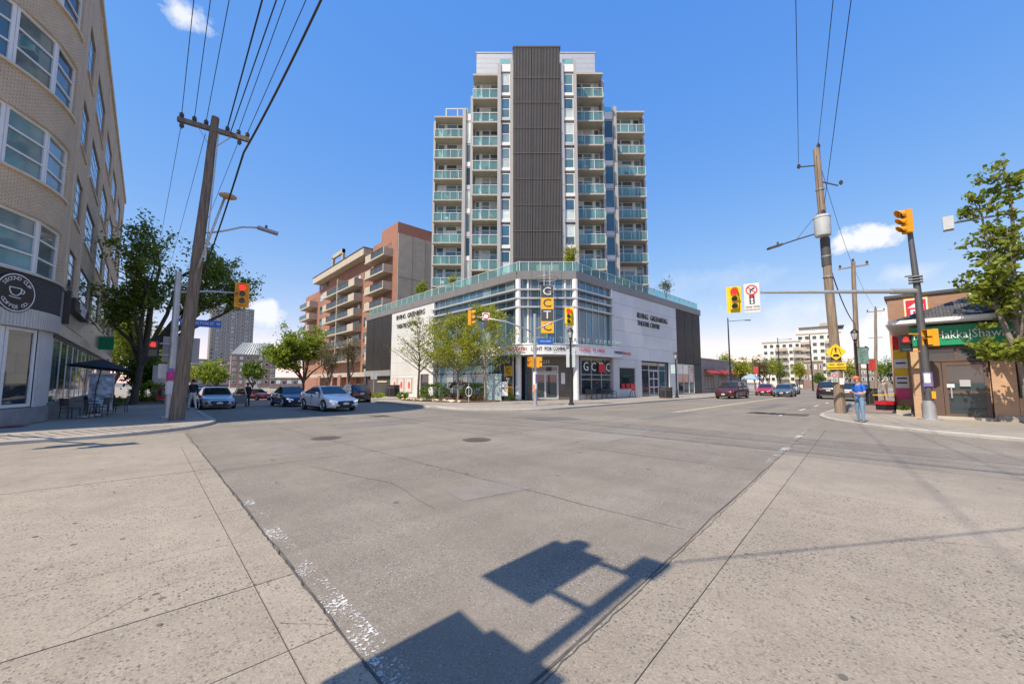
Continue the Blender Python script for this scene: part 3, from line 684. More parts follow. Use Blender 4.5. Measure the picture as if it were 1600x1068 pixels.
# canopy: curved white fascia that carries the lettering
P0,P1,P2=Vector((23.05,28.2)),Vector((22.0,19.3)),Vector((34.1,20.25))
bez=lambda t:P0*(1-t)**2+P1*2*t*(1-t)+P2*t*t
curve=[bez(i/20) for i in range(21)]
fa=MB()
def tube_line(pts,z0,z1): 
    for a,b in zip(pts,pts[1:]): fa.quad((a.x,a.y,z0),(b.x,b.y,z0),(b.x,b.y,z1),(a.x,a.y,z1))
tube_line(curve,4.05,5.0)
fa.build('canopy_fascia',M_white,th,smooth=True)
cv=MB().prism([(p.x,p.y) for p in curve]+[(33.8,21.2),(27.9,21.2),(24.1,24.9),(24.1,28.2)],4.02,4.06); cv.build('canopy_soffit',M_lightgrey,th)
cv=MB().prism([(p.x,p.y) for p in curve]+[(33.8,21.2),(27.9,21.2),(24.1,24.9),(24.1,28.2)],4.97,5.01); cv.build('canopy_roof',M_lightgrey,th)
for z in (4.05,4.95):
    mb=MB(); mb.tube([(p.x,p.y,z) for p in curve],.06,6); mb.build('canopy_edge',M_lightgrey,th)
    MB().bar((23.0,28.2,z),(23.0,39.0,z),.09,.09).build('canopy_rail',M_lightgrey,th)
def on_curve(s,size,m,t0,z,name='lettering',sx=1.,stand=.03):
    """lettering that follows the canopy, one mesh per word"""
    t=t0
    for wd in s.split(' '):
        w=len(wd)*size*.62*sx; p=bez(t); d=(bez(min(t+.01,1))-bez(max(t-.01,0))).normalized(); 
        ds=.0005; l=0; tt=t
        while l<w/2 and tt<1: l+=(bez(tt+ds)-bez(tt)).length; tt+=ds
        p=bez(tt); d=(bez(min(tt+.01,1))-bez(tt-.01)).normalized(); n=Vector((d.y,-d.x)); p=p+n*stand
        text(wd,size,m,th,(p.x,p.y,z),(d.x,d.y,0),(0,0,1),name,.008,sx=sx)
        while l<w+size*.35*sx and tt<.999: l+=(bez(tt+ds)-bez(tt)).length; tt+=ds
        t=tt
    return t
M_letred=mat('letter_red',(.62,.06,.05),.5,var=0)
fw0=MB()
t=on_curve('NEXT SEASON',.42,M_letred,.19,4.55,sx=.7); t=on_curve('LIGHT FOR COMMUNITY',.46,M_black,t+.015,4.52,sx=.75); t=on_curve('STORIES AS LARGE',.46,M_letred,t+.02,4.52,sx=.8)
t=on_curve('FAMILIES NOW',.42,M_black,t+.06,4.5,sx=.8); on_curve('SUBSCRIBE TODAY',.4,M_letred,t+.05,4.5,sx=.8)
M_lett=mat('letter_glass',(.30,.42,.44),.3,.3,var=0)
def letters(s,t,z,gap):
    for ch in s:
        if ch!=' ':
            p=bez(t); d=(bez(t+.01)-bez(t-.01)).normalized(); text(ch,.62,M_lett,th,(p.x,p.y,z),(d.x,d.y,0),(0,0,1),'standing_letter',.03,sx=.8)
        t+=gap
letters('GREAT CANADIAN THEATRE COMPANY',.1,5.32,.0305)
# vertical sign hung from the roof edge
sg=thing('theatre_sign','tall hanging sign of four black and yellow squares reading GCTC above the theatre entrance','sign',(25.3,22.2,5.9),world=True)
sc=cp(2.62,1.05)
def sgn(s0,s1,o0,o1,z0,z1,name,m): 
    return MB().obox(Vector((sc.x,sc.y,0))+Vector((*cu,0))*s0+Vector((*co,0))*o0+Vector((0,0,z0)),Vector((*cu,0))*(s1-s0),Vector((*co,0))*(o1-o0),(0,0,z1-z0)).build(name,m,sg)
M_sgd=mat('sign_charcoal',(.075,.075,.08),.45,var=.04)
for k,ch in enumerate('GCTC'):
    z1=10.08-k*1.045; f=sgn(-.53,.53,-.12,.12,z1-1.035,z1,'sign_square',M_sgd if k%2==0 else M_orange)
    q=Vector((sc.x,sc.y,0))+Vector((*co,0))*.135; text(ch,1.0,M_white if k%2==0 else M_sgd,f,(q.x,q.y,z1-.52),(*cu,0),(0,0,1),'letter',.012,sx=1.15)
sgn(-.57,-.53,-.13,.13,5.88,10.1,'sign_frame',M_alum); sgn(.53,.57,-.13,.13,5.88,10.1,'sign_frame',M_alum)
for s in (-.25,.25): sgn(s-.04,s+.04,-.05,.05,10.08,11.9,'hanger_rod',M_alum)
mb=MB(); c=Vector((sc.x,sc.y,10.75))
ring=[c+Vector((*cu,0))*.95*cos(2*PI*i/28)+Vector((*co,0))*.95*sin(2*PI*i/28) for i in range(29)]
mb.tube(ring,.045,6,cap=False); mb.build('ring_bracket',M_greyclad,sg,smooth=True)
# planter boxes, awning on the terrace
tb=thing('terrace_box','low wooden screen on the theatre roof terrace behind the glass railing','screen',(27.4,24.6,ZT),world=True)
q=Vector((27.0,25.2,ZT-.35)); MB().obox(q,(1.6,-1.5,0),(.2,.2,0),(0,0,1.65)).build('screen_board',mat('tan_wood',(.42,.29,.2),.7,var=.15,scale=3),tb)
# second vertical sign beside the door, against the glass
s2=thing('theatre_sign','low upright sign of yellow and dark squares beside the green cabinet at the theatre corner','sign',(23.6,25.6,.1),world=True)
for k,(ch,m_) in enumerate((('G',M_sgd),('C',M_orange),('T',M_sgd),('C',M_orange))):
    z1=4.0-k*.9; f=MB().box(23.55,23.65,25.0,26.0,z1-.88,z1).build('sign_square',m_,s2); text(ch,.7,M_white if k%2==0 else M_sgd,f,(23.535,25.5,z1-.45),(0,-1,0),(0,0,1),'letter',.01)
MB().box(23.6,23.68,24.9,26.1,.1,4.05).build('sign_back',M_lightgrey,s2)
# ================================================================ GREY APARTMENT TOWER (local x = across, local y = away)
TW=thing('apartment_tower','tall grey balcony tower with charcoal ribbed centre rising behind the white theatre','tower',(30.16,27.95,0),R(-43.3))
FL=2.97; ZR=38.25
def tb(x0,x1,y0,y1,z0,z1,name,m,parent=TW): return MB().box(x0,x1,y0,y1,z0,z1).build(name,m,parent)
tb(-2.62,2.66,.2,11,10,39.5,'core_wall',M_dark)
cols=[(-2.6,-.55),(-.51,.62),(.66,2.64)]
rows=[39.6]+[35.85-FL*k for k in range(9)]
for (a,b) in cols:
    for z1,z0 in zip(rows,rows[1:]):
        mb=MB(); mb.box(a,b,.12,.2,z0+.03,z1-.05); n=max(int(round((b-a)/.17)),3); w=(b-a)/n
        for k in range(n): mb.box(a+w*k+.02,a+w*k+w*.52,-.05,.12,z0+.06,z1-.06)
        mb.box(a,b,-.07,.12,z0+.0,z0+.06)
        mb.build('ribbed_panel',M_rib,TW)
tb(-2.7,2.74,-.05,1,39.6,39.75,'coping',M_dark)
# penthouse in light metal boards
tb(-7.4,8.0,6.2,16,36,44.25,'penthouse_core',M_greyclad)
for k in range(9):
    for x0,x1 in ((-7.4,-2.7),(2.75,8.0)):
        tb(x0,x1,6.05,6.19,38.2+k*.68,38.2+k*.68+.66,'metal_board',M_lightgrey)
tb(-7.5,8.1,6.0,16.1,44.35,44.5,'coping',M_lightgrey)
mb=MB().cyl(-3.6,7.5,44.5,45.0,.35,n=10).cyl(-3.6,7.5,45.0,45.4,.5,.2,n=10); mb.build('roof_vent',mat('copper_vent',(.30,.2,.15),.5,.4),TW)
GT=[M_glasstower,M_glasstower,M_glassblue,M_blind,M_curtain]
def pane_in(parent,x0,x1,y,z0,z1,fw=.07,split=None,m=None,frame=None):
    f=MB(); fr=frame or M_frame
    f.box(x0,x1,y,y+.06,z0,z0+fw).box(x0,x1,y,y+.06,z1-fw,z1).box(x0,x0+fw,y,y+.06,z0+fw,z1-fw).box(x1-fw,x1,y,y+.06,z0+fw,z1-fw)
    zs=[z0,z1]
    if split: f.box(x0+fw,x1-fw,y,y+.06,split-fw/2,split+fw/2); zs=[z0,split,z1]
    fo=f.build('window',fr,parent)
    for a,b in zip(zs,zs[1:]): MB().box(x0+fw*.5,x1-fw*.5,y+.03,y+.05,a+fw*.4,b-fw*.4).build('pane',m or GT[rng.randrange(5)],fo)
    return fo
# narrow window bays beside the core: two stone piers and a stack of framed windows
for side in (-1,1):
    xa,xb=(-4.42,-2.66) if side<0 else (2.70,4.55)
    p=.38
    tb(xa,xa+p,.25,8,10,37.95,'pier',M_pilaster); tb(xb-.32,xb,.25,8,10,38.3,'pier',M_pilaster)
    tb(xa+p,xb-.32,.75,8,10,37.3,'bay_back',M_greyclad)
    for k in range(10):
        z1=ZR-1.9-FL*k+.45; z0=z1-2.35
        pane_in(TW,xa+p+.02,xb-.34,.5,z0,z1,.09,split=z0+1.05)
        tb(xa+p,xb-.32,.42,.75,z0-.32,z0,'spandrel',M_white if (k+side)%3 else M_lightgrey)
    tb(xa+p,xb-.32,.4,.75,37.0,37.9,'cap_panel',M_white)
    tb(xa+p-.1,xb-.2,.6,.64,38.0,38.7,'roof_rail_pane',M_balcglass)
def bay(x0,x1,yw,yf,nb,kmax,ztop,outer,side):
    """one stack of balconies: wall at yw, slab edge at yf"""
    tb(x0,x1,yw+.3,yw+8,9,ztop,'bay_wall',M_greyclad)
    for k in range(kmax+1):
        z=ztop-FL*k
        ex=.0
        b=MB(); b.box(x0-ex,x1+ex,yf,yw+.3,z-.22,z); bo=b.build('balcony' if k else 'roof_slab',M_concwarm,TW)
        if k==0: continue
        MB().box(x0,x1,yf-.02,yf,z-.20,z-.12).build('slab_edge',M_pilaster,bo)
        n=nb; f=MB(); w=(x1-x0-.1)/n
        for q in range(n):
            MB().box(x0+.05+w*q+.03,x0+.05+w*(q+1)-.03,yf+.10,yf+.12,z+.08,z+1.02).build('railing_pane',M_balcglass,bo)
        for q in range(n+1): f.box(x0+.05+w*q-.025,x0+.05+w*q+.025,yf+.06,yf+.11,z,z+1.06)
        f.box(x0,x1,yf+.05,yf+.12,z+1.06,z+1.12)
        xs=x0+.06 if side<0 else x1-.06
        f.box(xs-.03,xs+.03,yf+.12,yw+.2,z+1.06,z+1.12); f.build('handrail',M_frame,bo)
        MB().box(xs-.01,xs+.01,yf+.14,yw+.2,z+.08,z+1.02).build('railing_pane',M_balcglass,bo)
        # glazed wall: sliding door near the centre, narrow lights at the outer side
        xm=x0+(x1-x0)*(.30 if side<0 else .70); yw_=yw+.2
        if side<0: pane_in(TW,x0+.25,xm-.12,yw_,z+.1,z+2.7,.08,split=z+1.9); pa,pb=xm+.12,x1-.05
        else: pane_in(TW,xm+.12,x1-.25,yw_,z+.1,z+2.7,.08,split=z+1.9); pa,pb=x0+.05,xm-.12
        MB().box(xm-.11,xm+.11,yw_-.05,yw_+.1,z,z+2.7).build('mullion_post',M_frame,bo)
        pane_in(TW,pa,(pa+pb)/2,yw_,z+.05,z+2.7,.07,split=z+2.1); pane_in(TW,(pa+pb)/2,pb,yw_,z+.05,z+2.7,.07,split=z+2.1)
        if rng.random()<.6:                      # something kept on the balcony
            c=MB(); xx=rng.uniform(x0+.6,x1-.8); c.box(xx,xx+.5,yf+.5,yf+.95,z+.4,z+.46).box(xx,xx+.5,yf+.93,yf+.97,z+.46,z+.9)
            for i in (0,.45):
                for j in (.5,.9): c.box(xx+i,xx+i+.05,yf+j,yf+j+.05,z,z+.4)
            c.build('balcony_chair',[M_dark,M_greyclad,M_white][rng.randrange(3)],bo)
bay(-7.45,-4.42,3.35,2.2,3,8,ZR,False,-1)
bay(4.55,8.0,3.2,2.0,3,8,ZR,False,1)
bay(-13.45,-8.9,10.6,9.4,4,8,ZR-.1,True,-1)
bay(10.75,15.1,9.6,8.4,4,8,ZR-.1,True,1)
for x0,x1,y0,y1,zt in ((-7.75,-7.46,2.9,12,36.0),(-8.9,-8.5,4.4,12,35.6),(8.01,8.3,2.9,12,38.0),(9.75,10.1,4.1,12,35.6),(-13.75,-13.46,10.4,19,38.1),(15.11,15.35,9.4,18,38.1)):
    tb(x0,x1,y0,y1,9,zt,'pier',M_pilaster)
for x0,x1,y in ((-8.5,-7.76,4.7),(8.31,9.74,4.4)):
    tb(x0,x1,y+.25,12,9,34.7,'bay_back',M_greyclad)
    for k in range(9):
        z1=34.0-FL*k; pane_in(TW,x0+.02,x1-.02,y,z1-2.35,z1,.07,m=[M_curtain,M_glassdark,M_glasstower][(k*2+(x0>0))%3] if x0<0 else M_glassblue)
        tb(x0,x1,y-.05,y+.24,z1-2.9,z1-2.37,'spandrel',M_white if k%2 else M_lightgrey)
    tb(x0,x1,y-.05,y+.24,34.1,35.0,'cap_panel',M_white); tb(x0,x1,y+.1,y+.13,35.0,35.8,'roof_rail_pane',M_balcglass)
tb(10.1,10.74,10.3,18,9,38,'return_wall',M_greyclad); tb(-13.0,13.5,12.2,24,0,37.5,'rear_block',M_greyclad)
mb=MB()   # open frame on the left roof
for x in (-12.0,-10.4,-9.0): mb.box(x-.07,x+.07,10.2,10.34,ZR-.1,ZR+1.6).box(x-.06,x+.06,10.2,13,ZR+1.45,ZR+1.6)
mb.box(-12.1,-8.95,10.18,10.36,ZR+1.45,ZR+1.6); mb.build('roof_pergola',M_lightgrey,TW)

# ================================================================ BRICK CORNER BUILDING, left
LB=thing('corner_building','beige brick building with rounded corner and coffee shop at far left','building',(-5,26,0),world=True)
XF=-2.96; RC=5.5; CXc,CYc=XF-RC,25.2      # tangent point of the round corner at (XF,25.2)
def cpt(deg,r=RC): return (CXc+r*cos(R(deg)),CYc+r*sin(R(deg)))   # deg 0 = tangent point, -90 = front
NSEG=30
def curved(mb,z0,z1,a0,a1,r,mi=0,seg=None,dr=.0):
    """wall strip on the round corner, uv along the arc"""
    n=seg or max(int(abs(a1-a0)/3),1)
    for i in range(n):
        p=a0+(a1-a0)*i/n; q=a0+(a1-a0)*(i+1)/n
        (x0,y0),(x1,y1)=cpt(p,r),cpt(q,r); k=len(mb.f)
        mb.quad((x0,y0,z0),(x1,y1,z0),(x1,y1,z1),(x0,y0,z1),mi); mb.uv[k]=[(R(p)*RC,z0),(R(q)*RC,z0),(R(q)*RC,z1),(R(p)*RC,z1)]
def ledge(z0,z1,a0,a1,r0,r1,name,m,parent=LB):
    poly=[cpt(a0+(a1-a0)*i/24,r1) for i in range(25)]+[cpt(a1+(a0-a1)*i/24,r0) for i in range(25)]
    return MB().prism(poly,z0,z1).build(name,m,parent)
YE=61.5; HT=22.0
FLOORS=[(5.80,7.95),(9.4,11.6),(13.1,15.4),(16.9,19.3)]   # window sill and head heights of the four upper floors
CW=(3.5,-86)
walls=MB()
zprev=5.74
bands=[]
for s,h in FLOORS: bands.append((zprev,s)); zprev=h
bands.append((zprev,HT))
for z0,z1 in bands: curved(walls,z0,z1,-90,0,RC)
for s,h in FLOORS:
    curved(walls,s,h,-90,CW[1],RC,seg=2); curved(walls,s,h,CW[0]-7,0,RC,seg=4)
    a=CW[0]-7                     # deep brick reveal at the right end of the curved windows
    (x0,y0),(x1,y1)=cpt(a,RC),cpt(a,RC-.45); walls.quad((x1,y1,s),(x0,y0,s),(x0,y0,h),(x1,y1,h))
walls.quad((XF-RC,CYc-RC,0),(-45,CYc-RC,0),(-45,CYc-RC,HT),(XF-RC,CYc-RC,HT))
# flat street front with window openings
BAYS=[(27.1,29.4),(31.2,35.9),(38.0,42.6),(44.7,49.3),(51.4,56.0),(58.0,60.6)]
for z0,z1 in bands: walls.quad((XF,CYc,z0),(XF,YE,z0),(XF,YE,z1),(XF,CYc,z1))
for s,h in FLOORS:
    ys=[CYc]+[v for b in BAYS for v in b]+[YE]
    for a,b in zip(ys[::2],ys[1::2]): walls.quad((XF,a,s),(XF,b,s),(XF,b,h),(XF,a,h))
    for a,b in BAYS:
        walls.quad((XF-.3,a,s),(XF,a,s),(XF,a,h),(XF-.3,a,h)); walls.quad((XF,b,s),(XF-.3,b,s),(XF-.3,b,h),(XF,b,h))
        walls.quad((XF,a,h),(XF,b,h),(XF-.3,b,h),(XF-.3,a,h)); walls.quad((XF,a,s),(XF-.3,a,s),(XF-.3,b,s),(XF,b,s))
walls.quad((XF,YE,0),(-45,YE,0),(-45,YE,HT),(XF,YE,HT))
walls.build('wall',M_beige,LB)
MB().prism([cpt(-90+i*5,RC-.6) for i in range(19)]+[(XF-.6,YE-.3),(-45,YE-.3),(-45,CYc-RC+.6)],.2,HT-.3).build('inner_core',M_black,LB)
MB().prism([cpt(-90+i*5,RC+.12) for i in range(19)]+[(XF+.12,YE+.1),(-45,YE+.1),(-45,CYc-RC-.12)],HT,HT+.32).build('cornice',M_beigeplain,LB)
GLB=[M_glassdark,M_glassblue,M_glassblue,M_glasstower]
for fi,(s,h) in enumerate(FLOORS):
    a0,a1=CW[0]-7,CW[1]
    edges=[a0,-20.5,-38,-56,-71,a1]
    ledge(s-.10,s,a0+.6,a1,RC-.3,RC+.09,'window_sill',M_beigeplain)
    ledge(h-.001,h+.05,a0+.6,a1,RC-.75,RC-.004,'lintel',M_beigeplain)
    for k,(p,q) in enumerate(zip(edges,edges[1:])):
        f=MB(); r=RC-.16
        P_,Q_=Vector((*cpt(p,r),0)),Vector((*cpt(q,r),0)); t=(Q_-P_).normalized(); n=Vector((t.y,-t.x,0)); 
        if n.dot(P_-Vector((CXc,CYc,0)))<0: n=-n
        w=(Q_-P_).length; jw=.11
        def fx(u0,u1,z0,z1): f.obox(P_+t*u0+Vector((0,0,z0))-n*.06,t*(u1-u0),n*.14,(0,0,z1-z0))
        fx(0,jw,s,h); fx(w-jw,w,s,h); fx(jw,w-jw,s,s+.1); fx(jw,w-jw,h-.1,h)
        for j in (1,2): zz=s+(h-s)*j/3; fx(jw,w-jw,zz-.035,zz+.035)
        fo=f.build('window',M_frame,LB)
        for j in range(3):
            za,zb=s+(h-s)*j/3+.04,s+(h-s)*(j+1)/3-.04
            g=GLB[rng.randrange(4)] if fi>1 else (M_blind if k else M_glasstower)
            if fi==0: g=M_glasstower if k==0 else (M_blind if j<2 else M_glasstower)
            MB().obox(P_+t*(jw*.7)+Vector((0,0,za)),t*(w-jw*1.4),n*.02,(0,0,zb-za)).build('pane',g,fo)
    for bi,(a,b) in enumerate(BAYS):
        nx=6 if b-a>3 else 3; nzn=4
        win(LB,(XF-.06,b),(XF-.06,a),s,h,(1,0),[M_glassblue,M_glassblue,M_glasstower,M_glassblue],M_dark,nx,nzn,.085,depth=.04)
        MB().box(XF-.1,XF+.07,a-.06,b+.06,s-.1,s).build('window_sill',M_beigeplain,LB)
for y in (26.1,30.3,37.0,43.6): MB().box(XF,XF+.05,y,y+.05,5.8,HT).build('wall_joint',M_beigeplain,LB)
# --- coffee shop storey
M_sgnblk=brick('black_mosaic',(.018,.018,.02),(.035,.035,.037),(.12,.12,.12),.085,.085,.3,.006)
sgb=MB(); curved(sgb,4.42,5.72,-90,0,RC+.10); curved(sgb,4.42,5.72,0,-90,RC+.02); sgb.build('sign_band',M_sgnblk,LB)
ledge(5.70,5.78,0,-90,RC,RC+.16,'trim',M_lightgrey)
ledge(3.72,4.42,1,-90,RC-.2,RC+.14,'fascia',mat('ribbed_white',(.62,.62,.60),.5,var=.04))
mb=MB()
for k in range(64):
    a=-1-k*1.35; (x,y)=cpt(a,RC+.14); t=Vector((sin(R(a)),-cos(R(a)),0)); nn=Vector((cos(R(a)),sin(R(a)),0)); mb.obox(Vector((x,y,3.74))-t*.03,t*.06,nn*.02,(0,0,.66))
mb.build('fascia_ribs',M_lightgrey,LB)
ledge(.1,.72,0,-90,RC-.3,RC+.05,'plinth',mat('stone_plinth',(.26,.26,.265),.8,var=.2,scale=2))
# ribbed white panels and shop windows round the corner
for a0,a1,kind in ((-1,-15.5,'p'),(-16,-30.5,'w'),(-31,-46,'w'),(-47,-54,'p'),(-55,-88,'w')):
    if kind=='p':
        mb=MB(); curved(mb,.72,3.72,a1,a0,RC-.04)
        n=int(abs(a1-a0)*RC*.01745/.11)
        for k in range(n):
            a=a0+(a1-a0)*(k+.5)/n; (x,y)=cpt(a,RC-.04); t=Vector((sin(R(a)),-cos(R(a)),0)); nn=Vector((cos(R(a)),sin(R(a)),0)); mb.obox(Vector((x,y,.73))-t*.035,t*.07,nn*.03,(0,0,2.98))
        mb.build('ribbed_panel',mat('corrugated_white',(.60,.61,.62),.5,var=.05),LB)
    else:
        win(LB,cpt(a1,RC-.05),cpt(a0,RC-.05),.75,3.7,(cos(R((a0+a1)/2)),sin(R((a0+a1)/2))),M_glassdark,M_frame,1,1,.12)
(qx,qy)=cpt(-17.5,RC-.09); 
MB().obox((qx,qy,1.9),(-.28,.85,0),(.01,.003,0),(0,0,.3)).build('window_notice',M_lightgrey,LB)
# street windows of the shop
MB().box(XF-.25,XF+.02,CYc,48,.02,.78).build('plinth',mat('stone_plinth_b',(.22,.22,.225),.8,var=.2,scale=2),LB)
y=25.35
while y<46:
    win(LB,(XF-.02,y+1.86),(XF-.02,y+.01),.8,3.55,(1,0),[M_glasstower],M_frame,2,1,.06,depth=.03)
    MB().box(XF-.2,XF-.0,y+1.87,y+2.02,.8,3.55).build('shop_pier',M_frame,LB); y+=2.02
MB().box(XF-.5,XF+.02,CYc+.02,61,3.56,3.72).build('lintel',M_dark,LB)
M_shopin=mat('shop_interior',(.20,.19,.15),.9,var=.5,scale=1.2)
MB().box(XF-.02,XF+.10,CYc+.05,61,3.72,4.25).build('fascia',M_beigeplain,LB)
MB().box(XF-.02,XF+.06,CYc+.05,61,4.25,5.72).build('panel_band',mat('green_grey_panel',(.25,.28,.22),.35,var=.15,scale=1),LB)
MB().box(XF,XF+.14,CYc+.02,61,5.70,5.8).build('trim',M_lightgrey,LB)
MB().box(XF-.1,XF+.0,46.2,61,.0,3.56).build('wall_lower',M_beigeplain,LB)
# round coffee sign
cs=thing('coffee_sign','round black coffee shop sign with white lettering and a cup on the corner building','sign',(-3.9,22.6,5.06))
aS=-31.0; (sx_,sy_)=cpt(aS,RC+.16); nn=Vector((cos(R(aS)),sin(R(aS)),0)); rt_=Vector((-nn.y,nn.x,0)); cc=Vector((sx_,sy_,4.90)); SC=.72
m_sb=mat('sign_black',(.025,.025,.027),.5,var=.05)
MB().disc(cc,nn,SC,40,depth=.08).build('sign_disc',m_sb,cs); MB().annulus(cc+nn*.008,nn,.90*SC,.95*SC,44).build('sign_ring',M_white,cs)
cs.location=(0,0,0)
def arc_text(s,r,a_mid,step,size,flip=False):
    n=len(s)
    for k,ch in enumerate(s):
        if ch==' ': continue
        a=a_mid+(-1 if not flip else 1)*(k-(n-1)/2)*step
        d=rt_*cos(R(a))+Vector((0,0,1))*sin(R(a)); tt=(rt_*sin(R(a))-Vector((0,0,1))*cos(R(a)))*(1 if not flip else -1)
        text(ch,size*SC,M_white,cs,cc+d*r*SC+nn*.012,tt,d if not flip else -d,'letter',.004,sx=1.1)
arc_text('SECOND CUP',.72,90,12.6,.26); arc_text('COFFEE CO.',.72,-90,12.6,.26,True)
mb=MB(); P2=lambda u,v: cc+rt_*u*SC+Vector((0,0,v*SC))+nn*.012
def stroke(pts,r=.016): mb.tube([P2(*p) for p in pts],r,5)
stroke([(-.34,.24),(.24,.24)]); stroke([(-.34,.24),(-.33,.08),(-.24,-.08),(-.08,-.15),(.06,-.13),(.17,-.03),(.23,.10),(.24,.24)]); stroke([(.235,.17),(.36,.17),(.39,.08),(.33,0),(.19,.0)]); stroke([(-.33,-.21),(-.1,-.25),(.22,-.25)])
mb.build('cup_outline',M_white,cs)
cs2=thing('coffee_sign','dark projecting letter sign of the coffee shop above its street windows','sign',(XF,28,4.9),world=True)
MB().box(XF+.06,XF+.14,25.5,33.0,4.25,5.6).build('sign_panel',mat('steel_panel',(.38,.38,.37),.35,.4,var=.1),cs2)
MB().box(XF+.14,XF+.34,25.45,25.6,4.2,5.66).build('sign_end',m_sb,cs2)
f=MB().box(XF+.14,XF+.42,26.2,31.6,4.95,5.5).build('letter_tray',m_sb,cs2)
text('SECOND CUP',.42,M_white,f,(XF+.44,28.9,5.3),(0,1,0),(0,0,1),'lettering',.01); text('COFFEE CO.',.3,M_white,f,(XF+.44,28.9,5.04),(0,1,0),(0,0,1),'lettering',.01)
gs=thing('projecting_sign','small green sign box sticking out from the corner building behind the tree','sign',(XF,44,4.6),world=True)
MB().box(XF+.05,XF+.9,44,44.15,4.2,5.2).build('sign_box',M_signgreen,gs); MB().bar((XF,44.07,5.25),(XF+.9,44.07,5.25),.05).build('bracket',M_dark,gs)
# ================================================================ BRICK APARTMENT BUILDING on the left street
AP=thing('brick_apartments','red brick apartment building with stacked concrete balconies behind the theatre','building',(35,80,-1.3),world=True)
X0=29.8
M_aptwin=[M_glassdark,M_glassblue,M_curtain,M_glassdark]
def aw(x0,x1,y0,y1,z0,z1,name,m,parent=AP): return MB().box(x0,x1,y0,y1,z0,z1).build(name,m,parent)
aw(X0,45,60.0,69.9,-1.4,27.1,'wall',M_redbrick); aw(X0+.02,45,69.91,101.5,-1.4,26.6,'wall',M_redbrick); aw(X0,45,101.51,112,-1.4,24.0,'wall',M_redbrick)
aw(31.0,40,62.5,69,27.1,30.1,'penthouse_wall',M_redbrick)
aw(X0+.05,40,59.8,59.98,9,26.95,'party_wall',M_conc)
for z in (13.5,19.3): aw(X0+.05,40,59.77,59.79,z,z+.06,'wall_joint',M_dark)
for x in (32.5,35,37.5): aw(x,x+.05,59.77,59.79,9,26.9,'wall_joint',M_dark)
def awin(y0,y1,z0,z1,n=2): return win(AP,(X0-.02,y1),(X0-.02,y0),z0,z1,(-1,0),M_aptwin,M_dark,n,1,.07,depth=.08)
FA=[23.5-2.95*k for k in range(8)]
for k,z in enumerate(FA):
    # near balcony stack
    if k<4:
        b=aw(28.1,X0,61.6,69.6,z-.25,z,'balcony',M_concwarm)
        MB().box(28.1,X0,61.6,61.85,z,z+1.15).build('balcony_side',M_conc,b); MB().box(28.1,28.35,66.9,69.6,z,z+1.15).build('balcony_panel',M_concwarm,b); MB().box(28.1,X0,69.35,69.6,z,z+1.15).build('balcony_side',M_conc,b)
        r_=MB(); 
        for q in range(11): r_.box(28.14,28.19,61.85+q*.5,61.90+q*.5,z,z+1.15)
        r_.box(28.12,28.21,61.85,66.9,z+1.12,z+1.2); r_.build('handrail',M_dark,b); MB().box(28.2,28.22,61.85,66.9,z+.08,z+1.08).build('railing_pane',M_balcglassD,b)
        awin(62.2,65.8,z+.1,z+2.3,3); awin(66.6,68.6,z+.6,z+2.3,1)
    else:
        b=aw(28.6,X0,66.2,69.6,z-.25,z,'balcony',M_concwarm); MB().box(28.6,28.8,67.6,69.6,z,z+1.15).build('balcony_panel',M_concwarm,b); MB().box(28.62,28.68,66.2,67.6,z,z+1.15).build('railing_pane',M_balcglassD,b)
        awin(62,64.5,z+.4,z+2.3,2); awin(67,68.9,z+.2,z+2.3,1)
    awin(71.3,73.2,z+.5,z+2.25,1) if k else None
    # middle double stack with a party wall
    if k<7:
        zz=z+.0
        b=aw(28.1,X0,74.2,92.5,zz-.25,zz,'balcony',M_concwarm) if k else aw(28.1,X0,70.2,100.5,25.3,26.65,'roof_fascia',M_concwarm)
        if k:
            if True:
                MB().box(28.1,X0,74.2,74.5,zz,zz+1.2).build('balcony_side',M_conc,b); MB().box(28.1,28.35,74.5,77.2,zz,zz+1.2).build('balcony_panel',M_concwarm,b); MB().box(28.1,28.35,90.0,92.5,zz,zz+1.2).build('balcony_panel',M_concwarm,b)
                MB().box(28.1,X0,83.4,83.7,zz,zz+2.7).build('dividing_wall',M_concwarm,b)
                r_=MB()
                for q in range(18):
                    y=77.3+q*.74
                    if 83.2<y<83.9: continue
                    r_.box(28.14,28.19,y,y+.05,zz,zz+1.15)
                r_.box(28.12,28.21,77.2,90,zz+1.15,zz+1.22); r_.build('handrail',M_dark,b); MB().box(28.2,28.22,77.2,90,zz+.08,zz+1.1).build('railing_pane',M_balcglassD,b)
            awin(75.3,79,z+.1,z+2.3,3); awin(79.6,82.8,z+.1,z+2.3,3); awin(84.5,88,z+.1,z+2.3,3); awin(88.6,91.5,z+.1,z+2.3,2)
        awin(94,96,z+.4,z+2.2,1); awin(98,100,z+.4,z+2.2,1)
        if k and k<6:
            z-=.3
            b=aw(27.9,X0,101.7,110,z-.25,z,'balcony',M_concwarm); MB().box(27.9,X0,101.7,102,z,z+1.15).build('balcony_side',M_conc,b)
            MB().box(27.9,27.95,104,110,z+.1,z+1.1).build('railing_pane',M_balcglassD,b); MB().box(27.9,28.1,102,104,z,z+1.15).build('balcony_panel',M_concwarm,b); awin(103,108,z+.1,z+2.3,4)
aw(28.0,40,70.1,100.6,26.66,26.8,'roof_edge',M_dark)
mb=MB().box(28.3,28.8,81.5,82.0,26.8,29.4).box(28.3,28.8,87.5,88.0,26.8,28.9).box(28.3,28.8,81.5,88.0,28.6,29.4); mb.build('roof_frame',M_conc,AP)
for y in (74.5,79.5,84,92): aw(28.0,28.9,y,y+1.6,-1.4,3.0,'pier',M_redbrick)
aw(28.2,X0,66,100,2.6,3.4,'canopy',M_conc)
